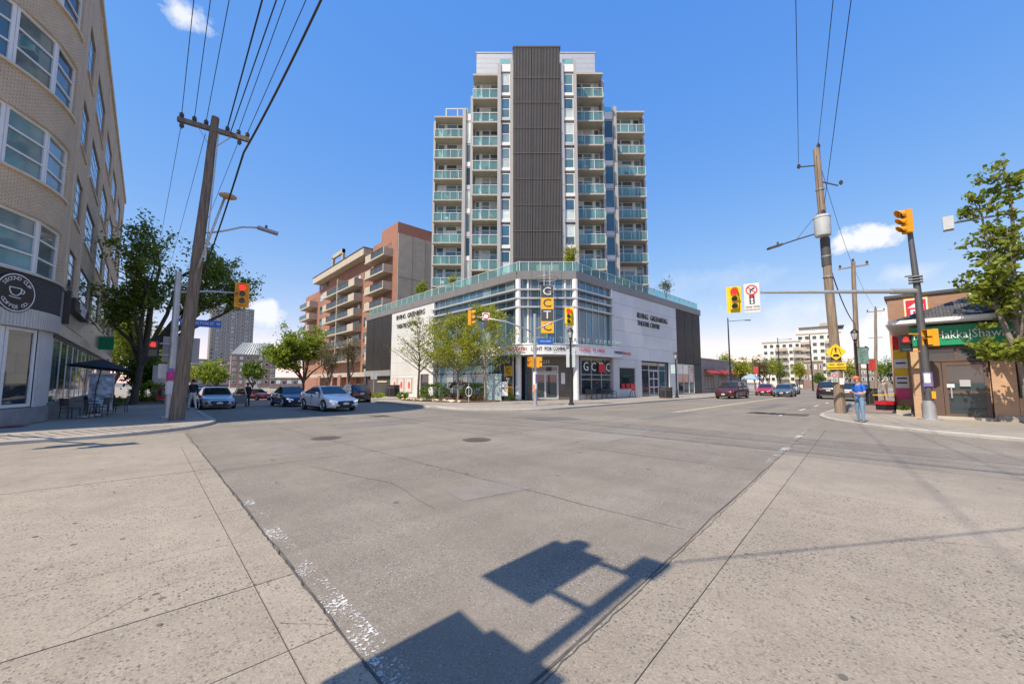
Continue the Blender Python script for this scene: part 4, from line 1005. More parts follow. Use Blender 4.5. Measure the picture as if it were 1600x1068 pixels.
for y in (60.5,64,85,89,95): awin(y,y+2.6,-.6,2.2,2)
# ================================================================ RESTAURANT on the right corner (front x=25.2, side y=.35)
RS=thing('restaurant','single storey orange brick restaurant with green sign and dark hipped roof','restaurant',(25.2,-3,.1),world=True)
XR=25.2
def rb(x0,x1,y0,y1,z0,z1,name,m,parent=RS): return MB().box(x0,x1,y0,y1,z0,z1).build(name,m,parent)
rb(XR,XR+.3,-.10,.35,.1,4.1,'brick_pier',M_orangebrick); rb(XR,XR+.3,-2.55,-1.92,.1,3.3,'brick_pier',M_orangebrick)
rb(XR,XR+.3,-3.9,-2.56,.1,1.05,'wall_lower',M_orangebrick); rb(XR,XR+.3,-14,-3.91,.1,4.1,'wall',M_orangebrick)
rb(XR+.31,40,-14,.33,.1,4.1,'wall_side',M_orangebrick); rb(XR+.05,XR+.3,-3.9,-.11,3.2,4.2,'header',M_dark)
rb(XR-.06,XR+.05,-1.95,-.05,.02,.22,'door_step',M_conc); rb(XR-.05,XR+.02,-4,-2.0,.1,.34,'stone_base',mat('stone_base',(.34,.31,.27),.9,var=.35,scale=4,bump=1,bscale=7))
win(RS,(XR+.05,-2.6),(XR+.05,-3.85),1.08,3.15,(-1,0),M_glassdark,M_dark,1,1,.07)
for k in range(4): rb(XR+.02,XR+.035,-3.3,-2.75,1.2+k*.14,1.28+k*.14,'window_lettering',mat('dull_green%d'%k,(.12,.28,.2),.6,var=.3,scale=8))
M_brownf=mat('brown_frame',(.13,.085,.065),.5,var=.1)
win(RS,(XR+.06,-.58),(XR+.06,-1.86),.2,2.55,(-1,0),M_glassdark,M_brownf,1,2,.13,name='door',zs=[.2,1.25,2.55])
win(RS,(XR+.06,-.12),(XR+.06,-1.9),2.58,3.2,(-1,0),M_glassdark,M_brownf,2,1,.08)
rb(XR+.04,XR+.12,-.56,-.12,.2,2.55,'brown_panel',M_brownf)
rb(XR+.02,XR+.045,-.9,-.68,1.45,1.6,'door_sticker',M_white); rb(XR+.02,XR+.045,-1.35,-1.05,1.5,1.78,'door_notice',M_lightgrey); rb(XR+.0,XR+.04,-.82,-.78,1.0,1.5,'door_handle',M_alum)
sgn_=rb(XR-.16,XR-.02,-3.75,.30,3.28,4.12,'sign_board',M_signgreen)
text('Indo|Hakka|Shawarma',.50,M_white,sgn_,(XR-.19,.30,3.70),(0,-1,0),(0,0,1),'lettering',.02,align='LEFT',sx=.74)
rb(XR-.2,XR-.16,-.02,.34,2.3,3.2,'plywood_box',mat('plywood',(.55,.36,.2),.8,var=.15))
# hipped roof with gutter
ex0,ey1=24.65,.95
rf=MB(); rz=7.0
pts=[(ex0,ey1,4.42),(ex0,-14.6,4.42),(40,-14.6,4.42),(40,ey1,4.42),(30.2,-4.6,rz),(30.2,-9.5,rz),(36,-9.5,rz),(36,-4.6,rz)]
rf.add(pts,[(0,4,5,1),(0,3,7,4),(3,2,6,7),(1,5,6,2),(4,7,6,5)])
M_shing=brick('shingle',(.065,.06,.058),(.10,.095,.09),(.03,.03,.03),.24,.11,.6,.008,.2)
rf.build('roof',M_shing,RS)
MB().prism([(ex0,ey1),(ex0,-14.6),(40,-14.6),(40,ey1)],4.22,4.40).build('soffit',M_lightgrey,RS)
gt=MB().bar((ex0-.05,ey1+.02,4.36),(ex0-.05,-14.6,4.36),.13,.16).bar((ex0,ey1+.05,4.36),(40,ey1+.05,4.36),.13,.16); gt.build('gutter',M_frame,RS)
# ================================================================ HARDWARE STORE behind it
HW=thing('hardware_store','taller brick hardware store with red logo sign behind the restaurant roof','shop',(38,-4,.1),world=True)
rb(31,52,-14,1.19,.1,6.45,'wall',brick('dark_orange_brick',(.33,.17,.10),(.38,.21,.13),(.3,.23,.18),.21,.07,.3,.008,.12),HW); rb(30.9,52,-14.1,1.29,6.46,6.62,'coping',M_dark,HW); rb(30.95,30.99,-5.0,-1.9,5.3,6.4,'white_panel',M_whiteclad,HW)
f=rb(30.8,30.98,-.42,.52,5.15,6.32,'logo_sign',M_orange,HW)
rb(30.76,30.8,-.39,.49,5.19,6.28,'logo_face',mat('logo_white',(.85,.83,.8),.5,var=0),f); lf=rb(30.74,30.76,-.34,.44,5.25,6.22,'logo_red',M_signred,f)
mb=MB(); lg=lambda y0,y1,z0,z1: mb.box(30.72,30.739,y0,y1,z0,z1)
lg(.17,.27,5.33,5.68); lg(-.02,.08,5.33,5.95); lg(-.25,-.15,5.33,5.95); lg(-.02,.17,5.58,5.68); lg(-.15,-.02,5.58,5.66)
mb.add([(30.73,.38,5.78),(30.73,.10,5.78),(30.73,.0,6.02),(30.73,.10,6.02)],[(0,1,2,3)]); mb.build('logo_mark',M_white,f)
rb(30.86,30.99,.40,1.17,.15,4.3,'brick_pier',M_orangebrick,HW)
for z0,z1,m_,nm in ((3.55,4.25,M_signred,'header_sign'),(3.0,3.5,M_signyel,'poster_panel'),(2.45,2.98,M_white,'poster_panel'),(2.05,2.43,M_signyel,'poster_panel'),(1.35,2.03,M_white,'poster_panel'),(.75,1.3,mat('poster_pink',(.75,.07,.22),.5,var=.2,scale=5),'poster_panel')):
    p_=rb(30.80,30.85,.55,1.10,z0,z1,nm,m_,HW)
for k,z in enumerate((2.7,1.85,1.6)): rb(30.785,30.80,.62,1.02,z,z+.08,'printed_line',M_black,HW)
for k in range(4): rb(32+k*4.5,35.2+k*4.5,1.195,1.23,.3,2.8,'shop_window',M_glassdark,HW)
# ================================================================ FAR BUILDINGS
def far_block(name,label,D,xpx0,xpx1,zt,rows,cols,mw,mg,z0=0,deep=14,rot=0,zbase=1.5,fh=None,cat='building',wfrac=.55,hfrac=.5,extra=None):
    """a block facing the crossing: built across the line of sight at distance D"""
    xa,xb=(xpx0-800)/604*D,(xpx1-800)/604*D; xm=(xa+xb)/2; w=xb-xa
    fw0=Vector((cos(R(46.7)),sin(R(46.7)),0)); r0=Vector((sin(R(46.7)),-cos(R(46.7)),0)); c=fw0*D+r0*xm
    rot-=math.degrees(math.atan2(xm,D)); t=thing(name,label,cat,(c.x,c.y,z0),R(-43.3+rot)); w*=cos(math.atan2(xm,D)); xa,xb=-w/2,w/2
    MB().box(-w/2,w/2,0,deep,-2,zt).build('wall',mw,t)
    MB().box(-w/2-.1,w/2+.1,-.15,deep,zt+.01,zt+.35).build('coping',M_conc,t)
    sh=(zt-zbase)/rows; sw=w/cols
    for r in range(rows):
        for q in range(cols):
            x0=-w/2+sw*(q+.5-wfrac/2); z_=zbase+sh*(r+.5-hfrac/2)
            f=MB().box(x0,x0+sw*wfrac,-.06,.0,z_,z_+sh*hfrac).build('window',M_frame if mw is not M_conc else M_dark,t)
            MB().box(x0+.1,x0+sw*wfrac-.1,-.09,-.06,z_+.1,z_+sh*hfrac-.1).build('pane',mg[(r*3+q*5)%len(mg)],f)
    return t,w
M_cream=mat('cream_render',(.74,.71,.64),.8,var=.05,scale=.2)
t,w=far_block('apartment_block','distant cream apartment block with rows of dark windows and balconies beyond the right road',110,1192,1252,12.8,6,6,M_cream,[M_glassdark,M_glassdark,M_glassdark],wfrac=.66,hfrac=.55)
t2,w=far_block('apartment_block','taller cream wing of the distant apartment block, with penthouse on its roof',112,1246,1316,15.6,7,6,M_cream,[M_glassdark,M_glassdark,M_glassdark],wfrac=.66,hfrac=.55)
MB().box(-5,4,2,10,15.96,17.6).build('penthouse_wall',M_cream,t2); MB().box(-4.5,6,1.5,10.5,17.61,17.9).build('penthouse_roof',M_dark,t2); MB().box(.5,4.5,3,8,17.9,19.0).build('roof_hut',M_conc,t2)
for r in range(6):
    for x in (-3.4,3.0): MB().box(x-1.6,x+1.6,-1.1,0,2.3+r*2.05,2.45+r*2.05).box(x-1.6,x+1.6,-1.12,-1.06,2.45+r*2.05,3.1+r*2.05).build('balcony',M_concwarm,t2)
for r in range(5):
    for x in (0,4.2): MB().box(x-1.5,x+1.5,-1.1,0,2.3+r*2.0,2.45+r*2.0).box(x-1.5,x+1.5,-1.12,-1.06,2.45+r*2.0,3.1+r*2.0).build('balcony',M_concwarm,t)
far_block('shop_building','low brick shop building with dark windows far along the right road',96,1254,1286,6.6,2,4,M_brownbrick,[M_glassdark,M_curtain])
far_block('office_building','low brown building with a band of windows beyond the pole on the right',105,1316,1400,5.2,2,12,mat('grey_brown_wall',(.20,.18,.165),.9,var=.15,scale=.5),[M_glassdark,M_glasstower],wfrac=.75)
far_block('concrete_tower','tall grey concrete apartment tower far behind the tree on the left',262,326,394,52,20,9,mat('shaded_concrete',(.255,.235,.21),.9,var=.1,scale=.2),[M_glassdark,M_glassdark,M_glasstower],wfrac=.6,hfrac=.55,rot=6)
tm,w=far_block('mansard_building','brown brick apartment building with a pale metal mansard roof down the left street',172,362,432,14.6,5,7,M_brownbrick,[M_glasstower,M_glassdark,M_curtain],z0=-1.3,rot=4)
MB().add([(-w/2-.3,-.4,15),(w/2+.3,-.4,15),(w/2+.3,16,15),(-w/2-.3,16,15),(-w/2+4,3.5,20.5),(w/2-1,3.5,20.5),(w/2-1,12,20.5),(-w/2+4,12,20.5)],[(0,1,5,4),(1,2,6,5),(2,3,7,6),(3,0,4,7),(4,5,6,7)]).build('mansard_roof',mat('weathered_zinc',(.27,.30,.285),.6,.1,var=.1,scale=.5),tm)
mb=MB()
for k in range(18):
    u=k/17; a=Vector((-w/2-.3+u*(w+.6),-.42,15.02)); b=Vector((-w/2+4+u*(w-5),3.48,20.52)); mb.bar(a,b,.12,.12)
mb.build('roof_seams',M_alum,tm)
tn,w=far_block('brick_apartments','brown brick apartments with stepped balconies left of the mansard roof',190,296,366,13.6,5,6,M_brownbrick,[M_glassdark,M_curtain],z0=-1.3,rot=18)
for r in range(5):
    for x in (-7,-1,5): MB().box(x-1.6,x+1.6,-1.6,-.1,1.4+r*2.4,2.4+r*2.4).build('balcony',M_concwarm,tn)
far_block('house','small grey gabled house with white trim far down the left street',150,384,404,5.0,2,3,M_lightgrey,[M_glassdark],z0=-1.3)
far_block('shop_row','low dark shops under the trees across the left street',140,424,500,4.2,1,9,M_brownbrick,[M_glassdark,M_curtain],z0=-1.3,wfrac=.8)
# shop with red awnings next to the theatre
SH=thing('brick_shop','low brick shop with red awnings and patio next to the dark end of the theatre','shop',(66,22,.1),world=True)
MB().box(57.2,78,21.6,34,0,4.9).build('wall',mat('grey_brick_wall',(.36,.31,.27),.9,var=.15,scale=.8),SH); MB().box(57.1,78.1,21.5,34,4.91,5.1).build('coping',M_conc,SH)
for x in (58.5,64,70): 
    win(SH,(x,21.58),(x+3.5,21.58),.6,2.6,(0,-1),M_glassdark,M_dark,3,1,.08)
    MB().add([(x-.3,21.5,3.5),(x+3.8,21.5,3.5),(x+3.8,20.4,2.9),(x-.3,20.4,2.9),(x-.3,21.5,3.4),(x+3.8,21.5,3.4),(x+3.8,20.4,2.7),(x-.3,20.4,2.7)],[(0,3,2,1),(4,5,6,7),(3,7,6,2),(0,4,7,3),(1,2,6,5)]).build('awning',mat('awning_maroon_%d'%int(x),(.30,.035,.04),.8,var=.15),SH)
text('Bistro',.8,M_black,SH,(61,21.5,4.3),(1,0,0),(0,0,1)) if False else None
# canopy tent on the patio
TT=thing('canopy_tent','blue and white pop-up canopy tent over the pavement patio','tent',(70,18.8,.1))
for x,y in ((-1.4,-1.2),(1.4,-1.2),(1.4,1.2),(-1.4,1.2)): MB().box(x-.05,x+.05,y-.05,y+.05,0,2.1).build('leg',M_white,TT)
MB().add([(-1.5,-1.3,2.1),(1.5,-1.3,2.1),(1.5,1.3,2.1),(-1.5,1.3,2.1),(0,0,2.9),(-1.5,-1.3,1.9),(1.5,-1.3,1.9),(1.5,1.3,1.9),(-1.5,1.3,1.9)],[(0,1,4),(1,2,4),(2,3,4),(3,0,4),(0,5,6,1),(1,6,7,2),(2,7,8,3),(3,8,5,0)]).build('canopy',mat('tent_blue',(.30,.42,.55),.7,var=.1),TT)
for x in (-1.0,-.2): MB().box(x,x+.5,-1.25,-1.2,0,1.2).build('curtain',M_white,TT)

# ================================================================ POLES, SIGNALS, LAMPS
def utility_pole(label,base,top,r0,r1,m,cat='utility pole'):
    t=thing('utility_pole',label,cat,base,world=True); b,tp=Vector(base),Vector(top); n=9
    pts=[b.lerp(tp,i/n)+Vector((.012*sin(i*2.1),.012*cos(i*1.7),0)) for i in range(n+1)]; pts[0].z-=.1
    MB().tube(pts,[r0+(r1-r0)*i/n for i in range(n+1)],14).build('pole_shaft',m,t,smooth=40); return t,lambda z:b.lerp(tp,(z-b.z)/(tp.z-b.z))
def insulator(p,parent,h=.26,m=None,tilt=0):
    x,y,z=p; MB().lathe(x,y,[(.03,z),(.03,z+.06),(.09,z+.08),(.09,z+.12),(.05,z+.13),(.085,z+.17),(.085,z+.2),(.04,z+.22),(.04,z+h)],10).build('insulator',m or M_dark,parent,smooth=40)
PL,at=utility_pole('tall leaning wooden utility pole with a crossarm on the left corner',(1.0,21.6,.1),(1.62,21.55,13.75),.27,.15,M_woodpole)
q=at(13.1); arm_d=Vector((.955,-.28,-.03)).normalized(); aL=q-arm_d*1.3+Vector((0,0,.12)); aR=q+arm_d*1.35-Vector((0,0,.0))
MB().bar(aL,aR,.16,.2).build('crossarm',M_woodpole,PL)
INS=[aL.lerp(aR,u) for u in (.05,.22,.38,.68,.84,.97)]
for p in INS: insulator(p+Vector((0,0,.1)),PL)
for u in (.06,.86): p=aL.lerp(aR,u); insulator(p-Vector((0,0,.38)),PL)
MB().bar(at(12.2),aL.lerp(aR,.28)-Vector((0,0,.1)),.05,.03).bar(at(12.2),aL.lerp(aR,.74)-Vector((0,0,.1)),.05,.03).build('brace',M_galv,PL)
MB().tube([at(13.0)+Vector((.17,-.1,0)),at(10)+Vector((.22,-.12,0)),at(7)+Vector((.26,-.14,0))],.03,6).build('cable_riser',M_galv,PL)
# lamp arms on that pole
lp=at(8.3); L1=at(6.6)+Vector((.05,-.28,0)); L2=Vector((2.05,20.6,9.75))
f=MB().tube([L1,L1.lerp(L2,.5)+Vector((.0,0,.03)),L2],.045,8).build('lamp_arm',M_galv,PL,smooth=True)
MB().sphere(tuple(L2+Vector((.1,-.12,.06))),.27,14,8,(1.25,1,.42)).build('lamp_head',mat('lamp_tan',(.45,.30,.14),.5,var=.1),f,smooth=True)
a=at(8.3)+Vector((.2,0,0)); b=Vector((3.55,21.4,9.05)); 
f=MB().tube([a,a+Vector((.6,-.05,.25)),a+Vector((1.3,-.1,.62)),b],.04,8).build('lamp_arm',M_galv,PL,smooth=True)
d=(b-a); d.z=0; d.normalize(); MB().bar(b-d*.1,b+d*.75+Vector((0,0,-.12)),.26,.12).build('lamp_head',M_greyclad,f); MB().cyl(b.x+d.x*.25,b.y+d.y*.25,b.z+.05,b.z+.18,.05).build('photocell',M_dark,f)
PR,atr=utility_pole('pale leaning wooden utility pole with a transformer and yellow signs on the right corner',(25.95,3.0,.1),(25.87,3.26,14.35),.235,.15,M_woodpole2)
q=atr(9.95); MB().lathe(q.x-.32,q.y,[(.0,9.35),(.34,9.36),(.36,9.45),(.36,10.3),(.38,10.32),(.38,10.4),(.3,10.47),(.001,10.5)],18).build('transformer',mat('transformer_grey',(.52,.54,.54),.45,.1,var=.12,scale=2),PR,smooth=40)
for dx_ in (-.2,.1): insulator((q.x-.32+dx_,q.y-.1,10.45),PR)
MB().box(q.x-.15,q.x+.1,q.y-.08,q.y+.08,9.5,9.6).box(q.x-.15,q.x+.1,q.y-.08,q.y+.08,10.1,10.2).build('transformer_bracket',M_galv,PR)
insulator(tuple(atr(14.35)+Vector((.05,-.1,0))),PR,.3); MB().bar(atr(13.4),atr(13.3)+Vector((-.75,.7,0)),.05).build('insulator_arm',M_dark,PR); insulator((25.12,3.95,13.2),PR)
MB().bar(atr(12.5),atr(12.3)+Vector((.6,-.7,-.1)),.05).build('insulator_arm',M_dark,PR); insulator((26.5,2.4,12.2),PR)
MB().cyl(atr(8.6).x,atr(8.6).y,7.8,9.3,.215,n=14).build('dark_sleeve',M_dark,PR,smooth=40)
a=atr(9.7); b=Vector((24.15,4.75,8.95)); f=MB().tube([a,a.lerp(b,.6)+Vector((0,0,.02)),b],.035,8).build('lamp_arm',M_dark,PR); MB().tube([atr(11.0),a.lerp(b,.65)],.014,5).build('stay_wire',M_dark,f)
d=(b-a).normalized(); MB().bar(b,b+d*.75,.24,.11).build('lamp_head',M_dark,f); MB().cyl(b.x+d.x*.2,b.y+d.y*.2,b.z,b.z+.14,.05).build('photocell',M_dark,f)
MB().tube([atr(13.9)+Vector((-.17,0,0)),atr(11)+Vector((-.2,.05,0)),atr(10.4)+Vector((-.25,0,0))],.015,5).build('cable_riser',M_dark,PR)
for z,rr_ in ((12.0,.19),(8.3,.225),(7.2,.23)): q=atr(z); MB().annulus((q.x,q.y,z),(0,0,1),rr_-.01,rr_+.02,16).cyl(q.x,q.y,z-.04,z+.04,rr_,n=16).build('steel_band',M_galv,PR)
# signs nailed to the right pole
fd=Vector((-.985,-.17,0)); rd_=Vector((-.17,.985,0))*-1
def plate_sign(parent,c,w,h,m,shape='rect',th_=.03,name='sign_plate',nrm=fd,rot=0,rim=None):
    c=Vector(c); n=Vector(nrm).normalized(); r=Vector((0,0,1)).cross(n).normalized(); u=Vector((0,0,1))
    if shape=='diamond': pts=[c-r*w/2,c-u*h/2,c+r*w/2,c+u*h/2]
    else: pts=[c-r*w/2-u*h/2,c+r*w/2-u*h/2,c+r*w/2+u*h/2,c-r*w/2+u*h/2]
    back=[p-n*th_ for p in pts]; k=len(pts)
    return MB().add(pts+back,[tuple(range(k)),tuple(range(2*k-1,k-1,-1))]+[(j,k+j,k+(j+1)%k,(j+1)%k) for j in range(k)]).build(name,m,parent),r
c=Vector((25.66,3.0,3.1)); f,r=plate_sign(PR,c+Vector((0,0,.12)),.86,.86,M_signyel,'diamond')
u=Vector((0,0,1)); e=fd*.012
def glyph(parent,c,polys,m,name='symbol',n=fd,r=r):
    mb=MB()
    for pl in polys: mb.add([Vector(c)+r*x+u*y+n*.014 for x,y in pl],[tuple(range(len(pl)))])
    return mb.build(name,m,parent)
glyph(f,c+Vector((0,0,.12)),[[(x*.73,y*.73) for x,y in pl] for pl in [[(-.035,-.02),(.035,-.02),(.035,.2),(-.035,.2)],[(-.09,.18),(.09,.18),(0,.34)],[(-.17,-.32),(.17,-.32),(.17,-.24),(.12,-.16),(-.12,-.16),(-.17,-.24)],[(-.30,-.22),(-.265,-.22),(-.145,.28),(-.18,.28)],[(.265,-.22),(.30,-.22),(.18,.28),(.145,.28)]]],M_black)
f2,_=plate_sign(PR,(25.66,3.0,2.5),.74,.34,M_signyel); 
glyph(f2,(25.66,3.0,2.5),[[(-.3,.06),(-.08,.06),(-.08,.10),(-.3,.10)],[(.0,.06),(.28,.06),(.28,.10),(.0,.10)],[(-.36,-.1),(.36,-.1),(.36,-.06),(-.36,-.06)]],M_black,'printed_line')
f3,_=plate_sign(PR,(25.64,3.12,1.92),.26,.5,M_lightgrey); MB().annulus(Vector((25.64,3.12,2.02))+fd*.014,fd,.07,.1).build('symbol',M_signred,f3); MB().annulus(Vector((25.64,3.12,1.78))+fd*.014,fd,.05,.08).build('symbol',M_signgreen,f3)
f4,_=plate_sign(PR,(25.62,2.84,1.72),.17,.32,M_white)
def wire(label,pts,r=.012,sag=0.,n=24):
    o=MB(); P=[Vector(p) for p in pts]
    out=[]
    for a,b in zip(P,P[1:]):
        for k in range(n):
            t=k/n; p=a.lerp(b,t); p.z-=sag*4*t*(1-t); out.append(p)
    out.append(P[-1]); ob=o.tube(out,r,5).build('overhead_wire',M_black); tag(ob,label,'wire','overhead wires'); return ob
tow=[(INS[i]+Vector((0,0,.32))) for i in range(6)]
ends=[(-1.4,-42,15),( -.2,-42,15),(1.0,-42,15),(3.4,-42,14.6),(5.2,-42,15),(6.4,-42,15)]
names=['first overhead wire from the left end of the crossarm','second overhead wire from the left end of the crossarm','third overhead wire from the left end of the crossarm','thick cable rising from the middle of the crossarm','fifth overhead wire, from the right part of the crossarm','overhead wire from the right tip of the crossarm']
def lead(i,p):    # line from the insulator through the height where it crosses the top of the picture
    tx,ty={0:(.42,16.1),1:(.81,15.7),2:(1.24,15.3),3:(2.0,14.6),4:(2.52,14.0),5:(2.97,13.6)}[i]
    d=Vector((tx-p.x,ty-p.y,14.45-p.z)); k=(-30-p.y)/d.y; return p+Vector((d.x*k,d.y*k,d.z*k*.3))
for i,p in enumerate(tow): wire(names[i],[p,lead(i,p)],.026 if i==3 else .013,.05)
wire('second thick cable beside the crossarm cable',[tow[3]+Vector((.1,0,-.3)),lead(3,tow[3])+Vector((1.2,0,-.2))],.02,.1)
wire('heavy black cable sweeping from the top edge down behind the lamp arm',[(2.9,-30,13.5),(2.58,9.55,11),(1.85,14.5,9.0),(1.95,25,7.9),(2.6,60,8.2)],.03,.12)
for i,(x,z) in enumerate(((.45,12.95),(1.5,12.8),(2.7,12.9))):
    wire(['left hanging wire going away down the left street','middle wire going away down the left street','right hanging wire going away down the left street'][i],[INS[(0,2,4)[i]]-Vector((0,0,.3)),(x-1.0,75,12.2)],.011,.5)
wire('upper wire from the right pole towards the top edge',[atr(14.5)+Vector((.05,-.1,.15)),(14.3,1.1,13.6),(-12,-4,14)],.013,.05)
wire('lower wire from the right pole towards the top edge',[atr(11.2)+Vector((.15,-.1,0)),(14.63,.77,13.2),(-12,-5,16)],.013,.0)
wire('thin wire left of the right pole',[(25.1,3.95,13.5),(14.62,2.1,14),(-12,-2,15.2)],.012,.1)
wire('twisted cable from the transformer to the next pole',[atr(8.4)+Vector((.1,0,0)),(32,3.2,6.6),(40,3.4,6.2)],.03,.15)
wire('wire between the right poles',[atr(14.2),(40,3.3,10.9),(70,3.8,11.3)],.012,.4)
# further wooden poles along the right road
for i,(lab,b,tp) in enumerate((('second wooden pole along the right pavement behind the black lamp post',(40,3.5,.1),(40.0,3.25,11.1)),('third wooden pole farther along the right pavement',(70,4.4,.1),(70,3.8,11.4)))):
    p,a_=utility_pole(lab,b,tp,.2,.13,M_woodpole2); MB().bar(a_(tp[2]-.4)+Vector((0,-.9,0)),a_(tp[2]-.4)+Vector((0,.9,0)),.1).build('crossarm',M_woodpole2,p)
    insulator(tuple(a_(tp[2])),p)
    for dy in (-.8,.8): insulator((tp[0],tp[1]+dy,tp[2]-.35),p)
    if i: MB().bar(a_(7.5)+Vector((0,-.7,0)),a_(7.5)+Vector((0,.7,0)),.08).build('crossarm',M_woodpole2,p)
# --- traffic signals
def sighead(parent,c,face,lit=True,board=None,body=None,s=1.,nl=3,visor=.26,vis_m=None):
    c=Vector(c); n=Vector((face[0],face[1],0)).normalized(); r=Vector((0,0,1)).cross(n); u=Vector((0,0,1)); body=body or M_sigyellow; H=.345*nl*s; W=.34*s
    hd=MB().obox(c-r*W/2-u*H/2-n*.2,r*W,n*.2,u*H).build('signal_head',body,parent)
    for k in range(nl):
        MB().obox(c-r*W*.47-u*(H/2-.02-k*.345*s)-n*.0,r*W*.94,n*.03,u*(.345*s-.04)).build('lamp_door',body,hd)
    if board:
        bw,bh=W+.27*s,H+.22*s; MB().obox(c-r*bw/2-u*bh/2-n*.215,r*bw,n*.012,u*bh).build('backboard',board,hd)
    for k in range(nl):
        z=H/2-(k+.5)*.345*s; rad=(.15 if k==0 else .115)*s; cc=c+u*z+n*.045
        MB().disc(cc,n,rad,20).build('lens',M_red_lit if (lit and k==0) else (M_lens if k<2 else M_lensg),hd)
        mb=MB(); m=12; rin=[]; 
        for j in range(m+1):
            a=R(-50+280*j/m); ca,sa=cos(a),sin(a); L_=visor*s*(.35+.65*max(0,(sa+.75)/1.75))
            p=cc+(r*ca+u*sa)*(rad+.012); rin.append((p,p+n*L_))
        for j in range(m): mb.quad(rin[j][0],rin[j+1][0],rin[j+1][1],rin[j][1])
        mb.build('visor',vis_m or body,hd,smooth=True)
    return hd
def pedhead(parent,c,face,m=None,lit=True):
    c=Vector(c); n=Vector((face[0],face[1],0)).normalized(); r=Vector((0,0,1)).cross(n); u=Vector((0,0,1)); m=m or M_black
    hd=MB().obox(c-r*.19-u*.36-n*.2,r*.38,n*.2,u*.72).build('pedestrian_signal',m,parent)
    for k,z in enumerate((.18,-.18)):
        MB().obox(c-r*.155+u*(z-.145)+n*.0,r*.31,n*.012,u*.29).build('lens',M_lens if k==0 else M_lensg,hd)
        mb=MB(); 
        for a,b,w_,h_ in ((-.17,z+.15,.34,.02),): mb.obox(c+r*a+u*b,r*w_,n*.16,u*h_)
        mb.obox(c-r*.17+u*(z-.12),r*.015,n*.16,u*.28).obox(c+r*.155+u*(z-.12),r*.015,n*.16,u*.28); mb.build('visor',m,hd)
    if lit:
        mb=MB(); q=lambda x,y,w_,h_: mb.obox(c+r*x+u*(.18+y)+n*.014,r*w_,n*.004,u*h_)
        q(-.07,-.11,.15,.11); 
        for k in range(4): q(-.07+k*.04,0,.028,.1 if k in (1,2) else .075)
        q(-.115,-.05,.05,.03); mb.build('hand_symbol',M_red_lit,hd)
    return hd
def sigpole(label,x,y,top,r0,r1,m,z0=.1):
    t=thing('traffic_signal',label,'traffic signal',(x,y,z0),world=True)
    MB().cyl(x,y,z0,top,r0,r1,16).build('pole_shaft',m,t,smooth=40); MB().cyl(x,y,z0,z0+.05,r0*1.7,n=16).build('base_plate',m,t)
    return t
def poster(parent,x,y,z0,z1,a0,a1,r,m,name='poster'):
    mb=MB(); n=6
    for i in range(n):
        p,q=R(a0+(a1-a0)*i/n),R(a0+(a1-a0)*(i+1)/n); mb.quad((x+r*cos(p),y+r*sin(p),z0),(x+r*cos(q),y+r*sin(q),z0),(x+r*cos(q),y+r*sin(q),z1),(x+r*cos(p),y+r*sin(p),z1))
    return mb.build(name,m,parent)
M_post=[mat('paper_magenta',(.62,.05,.22),.6,var=.3,scale=14),mat('paper_white',(.72,.71,.7),.6,var=.22,scale=18),mat('paper_violet',(.22,.16,.38),.6,var=.5,scale=12),mat('paper_dark',(.07,.07,.09),.6,var=.6,scale=12),mat('paper_orange',(.7,.28,.1),.6,var=.4,scale=12)]
# left corner
T1=sigpole('metal traffic signal pole with a red light on its arm beside the leaning wooden pole',.8,23.3,6.75,.17,.11,M_galv)
MB().tube([(.8,23.3,5.8),(2.0,23.1,6.0),(3.05,22.95,6.05)],[.06,.05,.04],8).build('signal_arm',M_galv,T1,smooth=True)
sighead(T1,(3.2,22.85,6.0),(-.12,-1),board=M_sigyellow,vis_m=M_black,visor=.2)
pedhead(T1,(.12,23.0,3.15),(-.1,-1)); MB().bar((.12,23.2,3.4),(.8,23.3,3.4),.05).bar((.12,23.2,2.9),(.8,23.3,2.9),.05).build('bracket',M_galv,T1)
MB().box(.45,1.75,23.55,23.75,2.6,3.75).build('sign_back',M_greyclad,T1); MB().box(.35,.75,23.5,23.52,1.85,2.5).build('sign_back',M_lightgrey,T1)
f=MB().obox((.95,23.05,4.25),(1.5,-.2,0),(.01,.03,0),(0,0,.32)).build('street_sign',M_signblue,T1); text('WELLINGTON ST. W',.19,M_white,f,(1.7,22.93,4.41),(1.5,-.2,0),(0,0,1),'lettering',.004,sx=.8)
poster(T1,.8,23.3,1.75,2.15,200,330,.18,M_post[0]); poster(T1,.8,23.3,1.15,1.7,195,335,.182,M_post[1]); poster(T1,.8,23.3,2.15,2.3,230,300,.18,M_post[2])
# theatre corner
T2=sigpole('traffic signal pole with two angled arms in front of the theatre entrance',19.0,17.9,6.3,.13,.1,M_galv)
MB().tube([(19,17.9,5.0),(17.6,19.2,5.75),(15.95,20.6,6.12)],[.055,.05,.04],8).build('signal_arm',M_galv,T2,smooth=True)
MB().tube([(19,17.9,5.2),(19.6,17.2,5.6),(20.3,16.4,5.98)],[.055,.05,.04],8).build('signal_arm',M_galv,T2,smooth=True)
sighead(T2,(15.75,20.75,6.0),(.75,-.66),lit=False,visor=.3); f,_=plate_sign(T2,(16.5,20.1,6.12),.5,.5,M_white,nrm=(-.7,-.7,0)); MB().annulus(Vector((16.5,20.1,6.12))+Vector((-.7,-.7,0))*.02,(-.7,-.7,0),.17,.22).build('symbol',M_signred,f)
plate_sign(T2,(16.5,20.1,5.6),.28,.5,M_dark,nrm=(-.7,-.7,0))
sighead(T2,(20.5,16.15,6.1),(-.85,-.52),board=M_sigyellow2,body=M_sigyellow2,vis_m=M_black,visor=.2)
for fx,fy in ((-.9,.45),(.6,-.8)):
    pedhead(T2,(19+fx*.32+.0,17.9+fy*.32,3.0),(fx,fy),m=M_sigyellow,lit=False)
